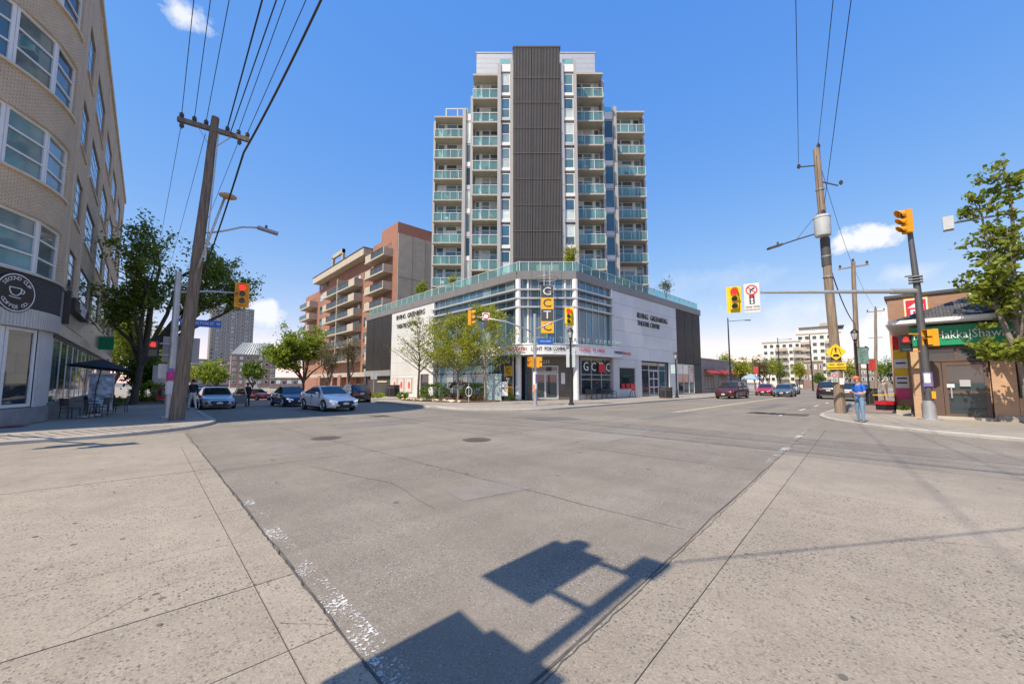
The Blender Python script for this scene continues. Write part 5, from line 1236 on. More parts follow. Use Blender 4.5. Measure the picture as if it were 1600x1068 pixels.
f=MB().obox((19.05,17.7,4.2),(.75,-.72,0),(.02,.02,0),(0,0,.42)).build('street_sign',M_signblue,T2); text('HOLLAND',.15,M_white,f,(19.42,17.32,4.41),(.75,-.72,0),(0,0,1),'lettering',.004)
poster(T2,19,17.9,1.2,2.35,150,310,.15,M_post[1]); poster(T2,19,17.9,1.0,1.5,150,220,.153,M_post[4]); poster(T2,19,17.9,1.6,2.2,230,290,.155,M_post[2])
# right corner: mast arm over the road
T3=sigpole('leaning grey traffic signal pole with a long mast arm on the right corner',24.2,-.1,.9,.22,.19,M_galv)
MB().tube([(24.2,-.1,.9),(24.22,-.06,5.6),(24.28,.02,8.3)],[.15,.12,.09],14).build('upper_shaft',mat('grey_pole',(.12,.12,.125),.5,.4,var=.12,scale=2),T3,smooth=40)
MB().tube([(24.2,0,5.62),(22.2,2.6,5.72),(20.4,4.9,5.8)],[.10,.075,.055],10).build('mast_arm',M_galv,T3,smooth=40); MB().tube([(24.22,-.02,5.62),(23.6,.75,5.65)],[.13,.12],10).build('arm_clamp',M_greyclad,T3)
sighead(T3,(20.0,5.9,5.6),(-.93,-.36),board=M_sigyellow2,body=M_sigyellow2,vis_m=M_black,visor=.2)
nn_=Vector((-.95,-.31,0)); c=Vector((20.1,5.2,5.55)); f,r_=plate_sign(T3,c,.62,1.36,M_whiteclad,nrm=nn_,name='turn_sign')
u=Vector((0,0,1)); MB().annulus(c+nn_*.012+u*.37,nn_,.19,.235).build('ban_ring',M_signred,f)
mb=MB(); P=lambda x,y:c+nn_*.014+r_*x+u*y
def bars(mb,a,b,w_):
    a,b=P(*a),P(*b); d=(b-a).normalized(); s_=nn_.cross(d)*w_/2; mb.quad(a-s_,b-s_,b+s_,a+s_)
bars(mb,(-.05,.24),(-.05,.36),.05); bars(mb,(-.06,.35),(.08,.44),.05); mb.add([P(.05,.49),P(.13,.47),P(.09,.39)],[(0,1,2)]); mb.build('turn_arrow',M_black,f)
mb=MB(); bars(mb,(-.14,.5),(.14,.24),.035); mb.build('ban_bar',M_signred,f)
MB().obox(P(-.1,-.27),r_*.2,nn_*.003,u*.4).build('signal_symbol',M_black,f)
for k,(z,m_) in enumerate(((.07,M_signred),(-.07,M_white),(-.20,M_white))): MB().disc(P(0,z)+nn_*.006,nn_,.055,14).build('symbol_disc',m_,f)
for x,tx in ((-.15,'15h30'),(.15,'17h30')): text(tx,.11,M_black,f,P(x,-.42)+nn_*.002,-r_ if False else r_,u,'lettering',.002); text('LUN-VEN' if x<0 else 'MON-FRI',.07,M_black,f,P(x,-.55)+nn_*.002,r_,u,'lettering',.002)
sighead(T3,(24.05,.15,8.75),(-.62,.72),lit=False,visor=.32)
MB().tube([(24.28,.02,8.2),(24.26,.02,8.35)],.06).build('bracket',M_sigyellow,T3)
pedhead(T3,(23.75,.42,3.35),(-.97,-.2)); pedhead(T3,(24.0,-.28,3.55),(-.5,.85),m=M_sigyellow,lit=False); MB().bar((23.8,.3,3.75),(24.2,0,3.75),.05).bar((23.8,.3,3.0),(24.2,0,3.0),.05).build('bracket',M_sigyellow,T3)
poster(T3,24.2,-.09,1.5,2.1,150,250,.20,M_post[2]); poster(T3,24.2,-.09,1.25,2.15,110,160,.19,M_post[3]); poster(T3,24.2,-.09,1.65,2.05,160,215,.205,M_post[1]); MB().box(23.9,24.0,-.32,-.2,1.0,1.3).build('push_button',M_sigyellow,T3)
MB().box(24.15,24.2,.05,.3,6.3,6.35).build('cable_coil',M_dark,T3)
for k in range(3): MB().box(24.0,24.4,-.25,.2,6.0+k*.12,6.03+k*.12).build('cable_clip',M_greyclad,T3)
# detector on a long arm reaching in from the right
DT=thing('detector_camera','grey box detector on a long arm above the right hand tree','camera',(24.0,-8.0,.1),world=True)
MB().cyl(24.1,-8.2,.1,8.2,.14,.1,12).build('pole_shaft',M_galv,DT,smooth=40); MB().tube([(24.1,-8.2,8.0),(24.05,-1.1,8.28)],.045,8).build('arm',M_galv,DT,smooth=True); MB().box(23.85,24.2,-1.25,-.95,8.0,8.55).build('detector_box',M_lightgrey,DT); MB().bar((24.05,-1.5,8.7),(24.05,-2.2,8.6),.03).build('antenna',M_dark,DT)
# signal and sign whose shadows fall in the foreground; it stands just behind the camera
T4=sigpole('traffic signal with a turn sign whose shadow falls on the near asphalt',-1.45,1.6,6.35,.065,.06,M_galv,0)
MB().obox((-1.5,1.98,4.78),(.02,0,0),(0,.62,0),(0,0,1.36)).build('turn_sign',M_whiteclad,T4); MB().bar((-1.48,1.6,5.1),(-1.48,2.0,5.1),.05).bar((-1.48,1.6,6.0),(-1.48,2.0,6.0),.05).build('bracket',M_galv,T4)
MB().box(-1.6,-1.35,1.45,1.75,6.2,6.4).build('cap',M_galv,T4); MB().cyl(-1.48,2.35,6.1,6.25,.12).build('knob',M_galv,T4)
sighead(T4,(-1.62,2.05,3.45),(-1,.1),board=M_sigyellow2,body=M_sigyellow2); MB().box(-1.75,-1.2,1.35,2.0,2.9,3.9).build('control_box',M_galv,T4)
wire('span wire from the near signal pole',[(-1.45,1.6,6.35),(24,-15,7.5)],.013,.1)
T5=sigpole('traffic signal with two hanging heads whose shadow falls on the left concrete',-8.6,20.6,6.6,.12,.1,M_galv)
MB().tube([(-8.6,20.6,5.6),(-7.3,18.3,5.9),(-5.3,14.9,6.0)],[.07,.06,.05],8).build('signal_arm',M_galv,T5)
for x,y in ((-5.2,14.75),(-6.0,15.4)): sighead(T5,(x,y,5.9),(.1,1),board=M_sigyellow2)
T6=sigpole('unseen traffic signal added off to the right to shade the road edge',5.2,-8.5,6.6,.12,.1,M_galv,0)  # out of view, added so that its heads cast shade on the right edge
MB().tube([(5.2,-8.5,5.8),(6.6,-5,6.0),(8.6,-2.2,6.0)],[.07,.06,.05],8).build('signal_arm',M_galv,T6)
for x,y in ((8.7,-2.1),(7.4,-2.9)): sighead(T6,(x,y,5.7),(-1,.1),board=M_sigyellow2)
# --- lamp posts
M_lampblk=mat('lamp_black',(.025,.025,.028),.45,.1,var=.1)
def lamp_post(label,x,y,z,h,banner=None,bside=1,bw=.7,bh=1.06):
    t=thing('lamp_post',label,'lamp post',(x,y,z)); 
    MB().lathe(0,0,[(.2,0),(.2,.08),(.13,.14),(.11,.7),(.075,.78),(.065,h-1.0),(.09,h-.95),(.06,h-.85),(.11,h-.78),(.11,h-.72)],14).build('post',M_lampblk,t,smooth=40)
    MB().lathe(0,0,[(.11,h-.72),(.17,h-.5),(.2,h-.3)],12).build('lantern',mat('lantern_glass_%d'%len(MATS),(.55,.56,.54),.15,var=0),t,smooth=40)
    MB().lathe(0,0,[(.22,h-.3),(.2,h-.2),(.1,h-.08),(.03,h-.02),(.02,h)],12).build('lantern_cap',M_lampblk,t,smooth=40)
    mb=MB()
    for k in range(6): a=k*PI/3; mb.bar((.115*cos(a),.115*sin(a),h-.74),(.215*cos(a),.215*sin(a),h-.28),.02)
    mb.build('lantern_ribs',M_lampblk,t)
    if banner:
        for k,m_ in enumerate(banner):
            s=bside if k==0 else -bside; dv=Vector((.69*s,-.72*s,0))*.1
            MB().bar((0,0,h-1.25),dv*(bw*10+1)+Vector((0,0,h-1.25)),.03).bar((0,0,h-1.29-bh),dv*(bw*10+1)+Vector((0,0,h-1.29-bh)),.03).build('banner_bracket',M_lampblk,t)
            MB().obox(dv*.9+Vector((0,0,h-1.27-bh)),dv*bw*10,(.01,.01,0),(0,0,bh)).build('banner',m_,t)
    return t
M_ban=mat('banner_mint',(.52,.66,.64),.6,var=.15,scale=3); M_ban2=mat('banner_green',(.22,.36,.33),.6,var=.5,scale=3); M_ban3=mat('banner_red',(.62,.08,.07),.6,var=.25,scale=3); M_ban4=mat('banner_grey',(.55,.60,.60),.6,var=.1)
lamp_post('black lamp post with pale banners on the theatre corner pavement',21.4,16.75,.12,5.35,[M_ban4,M_ban4],bw=.22,bh=1.5)
lamp_post('black lamp post with a mint banner beside the litter bin along the theatre',38.9,17.1,.12,4.6,[M_ban],-1,bw=.42,bh=.95)
lamp_post('black lamp post with a dark green banner on the right pavement behind the man',34.0,2.95,.11,5.1,[M_ban2])
lamp_post('farther black lamp post with red and yellow banners on the right pavement',50,3.6,.11,5.0,[M_ban3])
lamp_post('black lamp post with a red banner far along the left side of the right road',69,17.4,.12,5.2,[M_ban3],-1)
def mast(label,x,y,h,arm):
    t=thing('street_light',label,'street light',(x,y,.1)); MB().cyl(0,0,0,h,.13,.07,10).build('post',M_lampblk,t,smooth=40)
    MB().tube([(0,0,h-.45),(arm[0],arm[1],h-.3)],.035,6).build('lamp_arm',M_lampblk,t); a=Vector((arm[0],arm[1],0)).normalized(); b=Vector((arm[0],arm[1],h-.32)); MB().bar(b,b+a*.7,.22,.1).build('lamp_head',M_lampblk,t)
mast('tall dark street light mast with one arm over the right road',55.6,17.3,10.0,(1.5,-1.6)); mast('second tall dark street light mast in front of the cream block',96,20.5,10.8,(1.5,-1.6)); mast('third dark mast farther along the right road',84,13.2,9.8,(1.2,1.2))
for i,(x,y,h) in enumerate(((27.2,150,9),(24,168,10),(18.5,120,8))):
    t=thing('utility_pole',['thin pole far down the left street','second thin pole far down the left street, by the mansard building','thin pole in front of the far trees on the left street'][i],'pole',(x,y,gz(y))); MB().cyl(0,0,0,h,.14,.1,8).build('pole_shaft',M_woodpole,t); MB().bar((-.7,0,h-.4),(.7,0,h-.4),.08).build('crossarm',M_woodpole,t)
# ================================================================ CARS (local: +x is the front)
def car(label,loc,rotz,kind='sedan',paint=(.6,.6,.6),L=4.6,W=1.8,H=1.46,metal=.3,group=None,cat='car',lights=False,front_plate=True,open_door=False,simple=False,grille=True):
    t=thing('car',label,cat,loc,rotz,group); nm=len(MATS)
    mp=mat('car_paint_%d'%nm,paint,.28,metal,var=.03,scale=.6,coat=.8)
    hl,hw=L/2,W/2
    bel={'sedan':.93,'hatch':.95,'suv':1.08,'wagon':.98}[kind]*H/{'sedan':1.46,'hatch':1.46,'suv':1.7,'wagon':1.5}[kind]
    hood=bel*.83; nose=bel*.62
    # lower body: loft of rings along the length
    if kind=='sedan': st=[(hl,.66,.30,nose*.86),(hl-.06,.80,.22,nose),(hl-.3,.93,.19,hood*.93),(hl-.7,.98,.18,hood),(hl-1.25,1.,.18,bel*.97),(hl-1.7,1.,.18,bel),(0,1.,.18,bel),(-hl+1.3,1.,.18,bel*1.03),(-hl+.8,.99,.2,bel*1.07),(-hl+.25,.94,.24,bel*1.06),(-hl+.05,.86,.3,bel*.98),(-hl,.76,.36,bel*.8)]
    elif kind=='hatch': st=[(hl,.66,.30,nose*.86),(hl-.06,.80,.22,nose),(hl-.3,.93,.19,hood*.94),(hl-.7,.98,.18,hood*1.03),(hl-1.15,1.,.18,bel*.97),(hl-1.6,1.,.18,bel),(0,1.,.18,bel),(-hl+1.2,1.,.18,bel*1.05),(-hl+.55,.98,.2,bel*1.14),(-hl+.15,.92,.24,bel*1.16),(-hl+.03,.86,.3,bel*1.06),(-hl,.76,.36,bel*.8)]
    else: st=[(hl,.74,.34,nose*.95),(hl-.05,.86,.28,nose*1.12),(hl-.25,.95,.25,hood*.98),(hl-.7,.99,.25,hood*1.04),(hl-1.2,1.,.25,bel*.98),(hl-1.6,1.,.25,bel),(0,1.,.25,bel),(-hl+1.2,1.,.25,bel*1.02),(-hl+.5,.99,.27,bel*1.03),(-hl+.12,.95,.3,bel*1.02),(-hl+.03,.9,.34,bel*.95),(-hl,.82,.38,bel*.8)]
    rings=[]
    for x,wf,zb,zt in st:
        w=hw*wf; h=zt-zb
        half=[(0,zb),(w*.82,zb),(w*.95,zb+.05),(w*.985,zb+h*.28),(w,zb+h*.55),(w*.975,zb+h*.80),(w*.93,zt-.05),(w*.84,zt),(w*.45,zt+.025),(0,zt+.035)]
        rings.append([(x,y,z) for y,z in half]+[(x,-y,z) for y,z in half[-2:0:-1]])
    n=len(rings[0]); pts=[p for r in rings for p in r]
    fs=[(i*n+j,i*n+(j+1)%n,(i+1)*n+(j+1)%n,(i+1)*n+j) for i in range(len(rings)-1) for j in range(n)]+[tuple(range(n-1,-1,-1)),tuple((len(rings)-1)*n+j for j in range(n))]
    MB().add(pts,fs).build('body',mp,t,smooth=42)
    # cabin
    if kind=='sedan': a,c,d,b=hl-1.35,hl-2.15,-hl+1.62,-hl+.72
    elif kind=='hatch': a,c,d,b=hl-1.2,hl-2.05,-hl+1.45,-hl+.35
    else: a,c,d,b=hl-1.25,hl-1.95,-hl+.75,-hl+.15
    wb,wr=hw*.915,hw*.70 if kind!='suv' else hw*.76; zb=bel-.02; zr=H; zbr=bel*(1.05 if kind!='suv' else 1.0)
    cab=[(a,zb,wb*.97,.0),((a+c)/2,(zb+zr)/2-.01,None,0),(c,zr-.05,wr,0),((c+d)/2,zr,wr*1.01,0),(d,zr-.06,wr*.97,0),(b,zbr,wb*.9,0)]
    bm_=MB()
    S=[[(a,wb*.97,zb),(a,-wb*.97,zb)],[(c,wr*.98,zr-.045),(c,-wr*.98,zr-.045)],[(c-.25,wr,zr-.012),(c-.25,-wr,zr-.012)],[((c+d)/2,wr*1.01,zr),((c+d)/2,-wr*1.01,zr)],[(d+.2,wr*.99,zr-.02),(d+.2,-wr*.99,zr-.02)],[(d,wr*.97,zr-.06),(d,-wr*.97,zr-.06)],[(b,wb*.90,zbr),(b,-wb*.90,zbr)]]
    for p,q in zip(S,S[1:]): 
        m_=lambda u:((u[0][0]),0,u[0][2]+.02)
        bm_.quad(p[0],q[0],m_(q),m_(p)); bm_.quad(m_(p),m_(q),q[1],p[1])
    base=[(x,wb*(.97 if i==0 else .90 if i==2 else 1.0),z) for i,(x,z) in enumerate(((a,zb),(( a+b)/2,zb),(b,zbr)))]
    for s in (1,-1):
        top=[(p[0 if s>0 else 1]) for p in S]; bs=[(x,y*s,z-.03) for x,y,z in base]
        poly=[top[0],*top[1:6],top[6],bs[2],bs[1],bs[0]]; bm_.add(poly,[tuple(range(len(poly)))[::(1 if s<0 else -1)]])
    bm_.build('cabin',mp,t,smooth=35)
    def lerp(p,q,u): return Vector(p).lerp(Vector(q),u)
    def glass(name,p,off,parent=t):
        p=[Vector(v) for v in p]; nn=(p[1]-p[0]).cross(p[2]-p[0]).normalized()
        cen=sum(p,Vector())/len(p)
        if nn.dot(cen-Vector((0,0,H*.55)))<0: nn=-nn
        return MB().add([v+nn*off for v in p],[tuple(range(len(p)))]).build(name,M_carglass,parent)
    A0,A1=S[0]; C0,C1=S[1]; D0,D1=S[5]; B0,B1=S[6]
    def quadin(p0,p1,p2,p3,ix,iz0,iz1):   # p0,p1 bottom, p2,p3 top (p2 above p1)
        bl=lerp(p0,p1,ix); br=lerp(p0,p1,1-ix); tl=lerp(p3,p2,ix); tr=lerp(p3,p2,1-ix)
        return [lerp(bl,tl,iz0),lerp(br,tr,iz0),lerp(br,tr,1-iz1),lerp(bl,tl,1-iz1)]
    # the screens are split at the crown: use two panes bent over the middle
    for nm_,(p,q) in (('windscreen',(S[0],S[1])),('rear_window',(S[6],S[5]))):
        mb=MB(); up=.022
        for s in (0,1):
            pb,pt=Vector(p[s]),Vector(q[s]); mb_,mt=Vector((pb.x,0,pb.z+.02)),Vector((pt.x,0,pt.z+.02))
            dirx=1 if nm_=='windscreen' else -1; nrm=Vector((abs(pt.z-pb.z)*dirx,0,abs(pb.x-pt.x))).normalized()*.012
            e0,e1=.08,.05
            v=[lerp(pb,mb_,.06),mb_,mt,lerp(pt,mt,.06)]
            w=[lerp(v[0],v[3],e0),lerp(v[1],v[2],e0),lerp(v[1],v[2],1-e1),lerp(v[0],v[3],1-e1)]
            w=[x+nrm for x in w]; mb.quad(*w) if s else mb.quad(*w[::-1])
        mb.build(nm_,M_carglass,t)
    for s in (1,-1):
        xs=[a-.42,(a+b)/2+.12,-hl+1.62 if kind=='sedan' else -hl+1.35,b+.22]
        def zt_(x):
            pr=[(a,zb),(c,zr-.045),(c-.25,zr-.012),((c+d)/2,zr),(d+.2,zr-.02),(d,zr-.06),(b,zbr)]
            for (x0,z0),(x1,z1) in zip(pr,pr[1:]):
                if x1<=x<=x0: return z0+(z1-z0)*(x0-x)/(x0-x1)
            return zb
        def sidept(x,f):
            zt=zt_(x)-.075; zl=zb+.04 if x>b+.9 else zb+.04+(zbr-zb)*max(0,1-(x-b)/.9); z=zl+(max(zt,zl+.02)-zl)*f
            k=(z-zb)/(zr-zb); return Vector((x,s*((wb*.985)*(1-k)+wr*1.0*k)+s*.010,z))
        for i,(x0,x1) in enumerate(((xs[0],xs[1]+.04),(xs[1]-.04,xs[2]+.03),(xs[2]-.05,xs[3]))):
            if x0-x1<.15: continue
            mb=MB(); N_=4; up=[sidept(x0+(x1-x0)*k/N_,1) for k in range(N_+1)]; lo=[sidept(x0+(x1-x0)*k/N_,0) for k in range(N_+1)]
            for k in range(N_): mb.quad(lo[k],lo[k+1],up[k+1],up[k]) if s<0 else mb.quad(up[k],up[k+1],lo[k+1],lo[k])
            mb.build('side_window',M_carglass,t)
        y=s*(hw+.0); MB().sphere((a-.35,s*(hw+.07),bel+.09),.1,10,6,(.8,1,.75)).build('side_mirror',mp,t,smooth=True)
        for k,x in enumerate((a-.25,(a+b)/2+.12)):     # door gaps and handles
            MB().box(x-.006,x+.006,s*hw*.90,s*(hw+.003),.34,bel-.03).build('door_gap',M_black,t)
            MB().box(x-.95,x-.75,s*(hw*.985),s*(hw+.015),bel-.15,bel-.11).build('door_handle',mp if k else mp,t)
        MB().box(-hl+.95,hl-.95,s*hw*.9,s*(hw+.004),.17,.27).build('sill',M_rubber,t)
    # wheels in dark arches
    rw=.335 if kind!='suv' else .375
    for x in (hl-.88,-hl+.86):
        for s in (1,-1):
            mb=MB(); m=18; 
            for j in range(m): 
                p,q=PI*j/m,PI*(j+1)/m; r1=rw+.055
                mb.add([(x,s*(hw+.006),rw-.02),(x+r1*cos(p),s*(hw+.006),rw-.02+r1*sin(p)),(x+r1*cos(q),s*(hw+.006),rw-.02+r1*sin(q))],[(0,1,2) if s<0 else (0,2,1)])
            mb.build('wheel_arch',M_black,t)
            wh=MB().tube([(x,s*(hw-.16),rw),(x,s*(hw-.01),rw),(x,s*(hw+.018),rw)],[rw,rw,rw*.93],22).build('wheel',M_rubber,t,smooth=40)
            MB().disc((x,s*(hw+.022),rw),(0,s,0),rw*.66,18).build('rim_well',M_dark,wh)
            mb=MB(); 
            for k in range(5):
                an=2*PI*k/5+.3; p=Vector((x,s*(hw+.03),rw)); e=p+Vector((cos(an),0,sin(an)))*rw*.64; mb.bar(p,e,.06,.02,up=(0,1,0))
            mb.tube([(x+rw*.66*cos(2*PI*k/20),s*(hw+.028),rw+rw*.66*sin(2*PI*k/20)) for k in range(21)],.016,5,cap=False); mb.build('rim',M_chrome if not simple else M_alum,wh)
    # front
    zf=nose*.84
    for s in (1,-1):
        f=MB().add([(hl-.03,s*hw*.50,zf),(hl-.07,s*hw*.74,zf+.02),(hl-.26,s*hw*.935,zf+.11),(hl-.22,s*hw*.90,zf+.20),(hl-.10,s*hw*.72,zf+.14),(hl-.055,s*hw*.50,zf+.08)],[tuple(range(6)) if s>0 else tuple(range(5,-1,-1))])
        f.v=[(x+.03,y*1.01,z) for x,y,z in f.v]
        hd=f.build('headlight',mat('headlight_%d'%len(MATS),(.55,.58,.60) if not lights else (.9,.92,.95),.08,.3,var=0,emit=0 if not lights else .35),t)
        MB().add([(hl+.01,s*hw*.56,.36),(hl-.02,s*hw*.78,.36),(hl-.05,s*hw*.82,.50),(hl-.0,s*hw*.66,.54)],[(0,1,2,3) if s>0 else (3,2,1,0)]).build('fog_light',M_chrome if lights else M_black,t)
        MB().add([(-hl-.005,s*hw*.52,bel*.82),(-hl+.0,s*hw*.74,bel*.82),(-hl+.16,s*hw*.945,bel*.80),(-hl+.16,s*hw*.94,bel*.96),(-hl+.03,s*hw*.74,bel*.97),(-hl+.02,s*hw*.52,bel*.94)],[tuple(range(5,-1,-1)) if s>0 else tuple(range(6))]).build('tail_light',mat('tail_%d'%len(MATS),(.45,.01,.012),.2,var=0,emit=.25),t)
    if grille:
        g=MB().add([(hl+.015,-hw*.46,zf+.11),(hl+.015,hw*.46,zf+.11),(hl+.035,hw*.56,zf-.02),(hl+.035,hw*.32,.33),(hl+.035,-hw*.32,.33),(hl+.035,-hw*.56,zf-.02)],[tuple(range(6))[::-1]]).build('grille',M_black,t)
        mb=MB()
        for k in range(5): z=.40+k*(zf-.40)/4.6; ww=hw*(.25+.16*k/4); mb.box(hl+.036,hl+.046,-ww,ww,z,z+.018)
        mb.build('grille_bars',M_dark if not simple else M_greyclad,g); MB().sphere((hl+.04,0,zf+.0),.06,10,6,(.3,1.3,.7)).build('badge',M_chrome,g)
    MB().box(hl-.1,hl+.02,-hw*.6,hw*.6,.2,.33).build('bumper_intake',M_black,t)
    if front_plate: MB().box(hl+.045,hl+.055,-.16,.16,.40,.50).build('licence_plate',M_white,t)
    MB().box(-hl-.02,-hl+.02,-.17,.17,bel*.74,bel*.74+.11).build('licence_plate',M_white,t); MB().box(-hl-.03,-hl+.1,-hw*.7,hw*.7,.3,.46).build('rear_bumper',M_dark if kind=='suv' else mp,t)
    if kind=='suv':
        for s in (1,-1): MB().bar((c-.2,s*wr*.9,zr+.05),(d+.2,s*wr*.9,zr+.04),.04,.05).build('roof_rail',M_dark,t)
    if open_door:   # front left door swung out
        dr=MB(); h0=Vector((a-.28,hw*.99,0)); dv=Vector((-.62,.80,0)); L_=1.05; n_=Vector((dv.y,-dv.x,0))
        dr.obox(h0+Vector((0,0,.28)),dv*L_,n_*.09,(0,0,bel-.30)); dd=dr.build('open_door',mp,t)
        mb=MB(); mb.bar(h0+Vector((0,0,bel-.03)),h0+dv*.45+Vector((0,-.12,H-.1)),.05).bar(h0+dv*.45+Vector((0,-.12,H-.1)),h0+dv*L_+Vector((0,-.1,H-.12)),.05).bar(h0+dv*L_+Vector((0,-.1,H-.12)),h0+dv*L_+Vector((0,0,bel-.03)),.05); mb.build('door_frame',mp,dd)
        MB().add([h0+dv*.12+Vector((0,0,bel)),h0+dv*.98+Vector((0,0,bel)),h0+dv*.98+Vector((0,-.09,H-.14)),h0+dv*.47+Vector((0,-.1,H-.14))],[(0,1,2,3)]).build('door_window',M_carglass,dd)
    return t
def on(x,y): return (x,y,gz(y))
S_=R(-90)
car('white hatchback with lit corner lamps turning out of the shaded left street',on(8.15,25.0),S_+R(6),'hatch',(.85,.85,.84),4.47,1.82,1.45,.15,lights=True)
car('dark blue sedan waiting behind the white hatchback',on(7.9,32.5),S_+R(2),'sedan',(.012,.035,.12),4.6,1.8,1.46,.5,lights=True)
car('silver sedan parked at the left kerb with its front door open',on(3.5,33.4),S_,'sedan',(.50,.50,.50),4.7,1.84,1.46,.6,open_door=True)
car('grey sedan parked behind the silver one with the open door',on(3.5,39.9),S_,'sedan',(.22,.235,.25),4.7,1.82,1.47,.5)
car('black sport utility parked at the back of the row on the left kerb',on(3.4,46.8),S_,'suv',(.02,.021,.024),4.7,1.9,1.78,.3)
car('small red hatchback far down the left street',on(10.6,60),S_+R(25),'hatch',(.55,.03,.025),4.2,1.75,1.5,.2)
car('dark sport utility driving away past the garage, red tail lights to us',on(14.1,36.4),R(86),'suv',(.045,.03,.03),4.6,1.86,1.66,.4)
car('white car far down the left street beside the silver sedan door',on(7.6,72),S_,'hatch',(.6,.6,.6),4.3,1.78,1.5,.2)
car('maroon sport utility stopped in the right road beside the dark theatre end',(44.0,13.6,0),R(178),'suv',(.12,.022,.024),4.75,1.86,1.74,.4)
car('bright red sedan in the right road behind the maroon sport utility',(57.0,13.7,0),R(184),'sedan',(.55,.015,.03),4.5,1.78,1.44,.25)
car('slate grey sedan coming towards us near the middle of the right road',(53.8,11.1,0),R(184),'sedan',(.20,.225,.25),4.65,1.8,1.43,.6)
car('white car half hidden behind the slate grey sedan',(64.5,12.6,0),R(186),'wagon',(.6,.6,.6),4.6,1.8,1.5,.2)
car('black sport utility driving away left of the wooden pole in the right road',(50.5,6.55,0),R(4),'suv',(.022,.022,.025),4.8,1.92,1.72,.4)
car('dark blue car far ahead in the right road',(74,9.4,0),R(8),'wagon',(.03,.045,.08),4.6,1.85,1.55,.4)
car('grey car parked by the right kerb just behind the wooden pole',(47.0,4.75,0),R(2),'suv',(.12,.12,.125),4.6,1.85,1.6,.5)
car('silver car parked farther along the right kerb',(60.0,5.0,0),R(3),'sedan',(.42,.42,.43),4.6,1.8,1.45,.5)
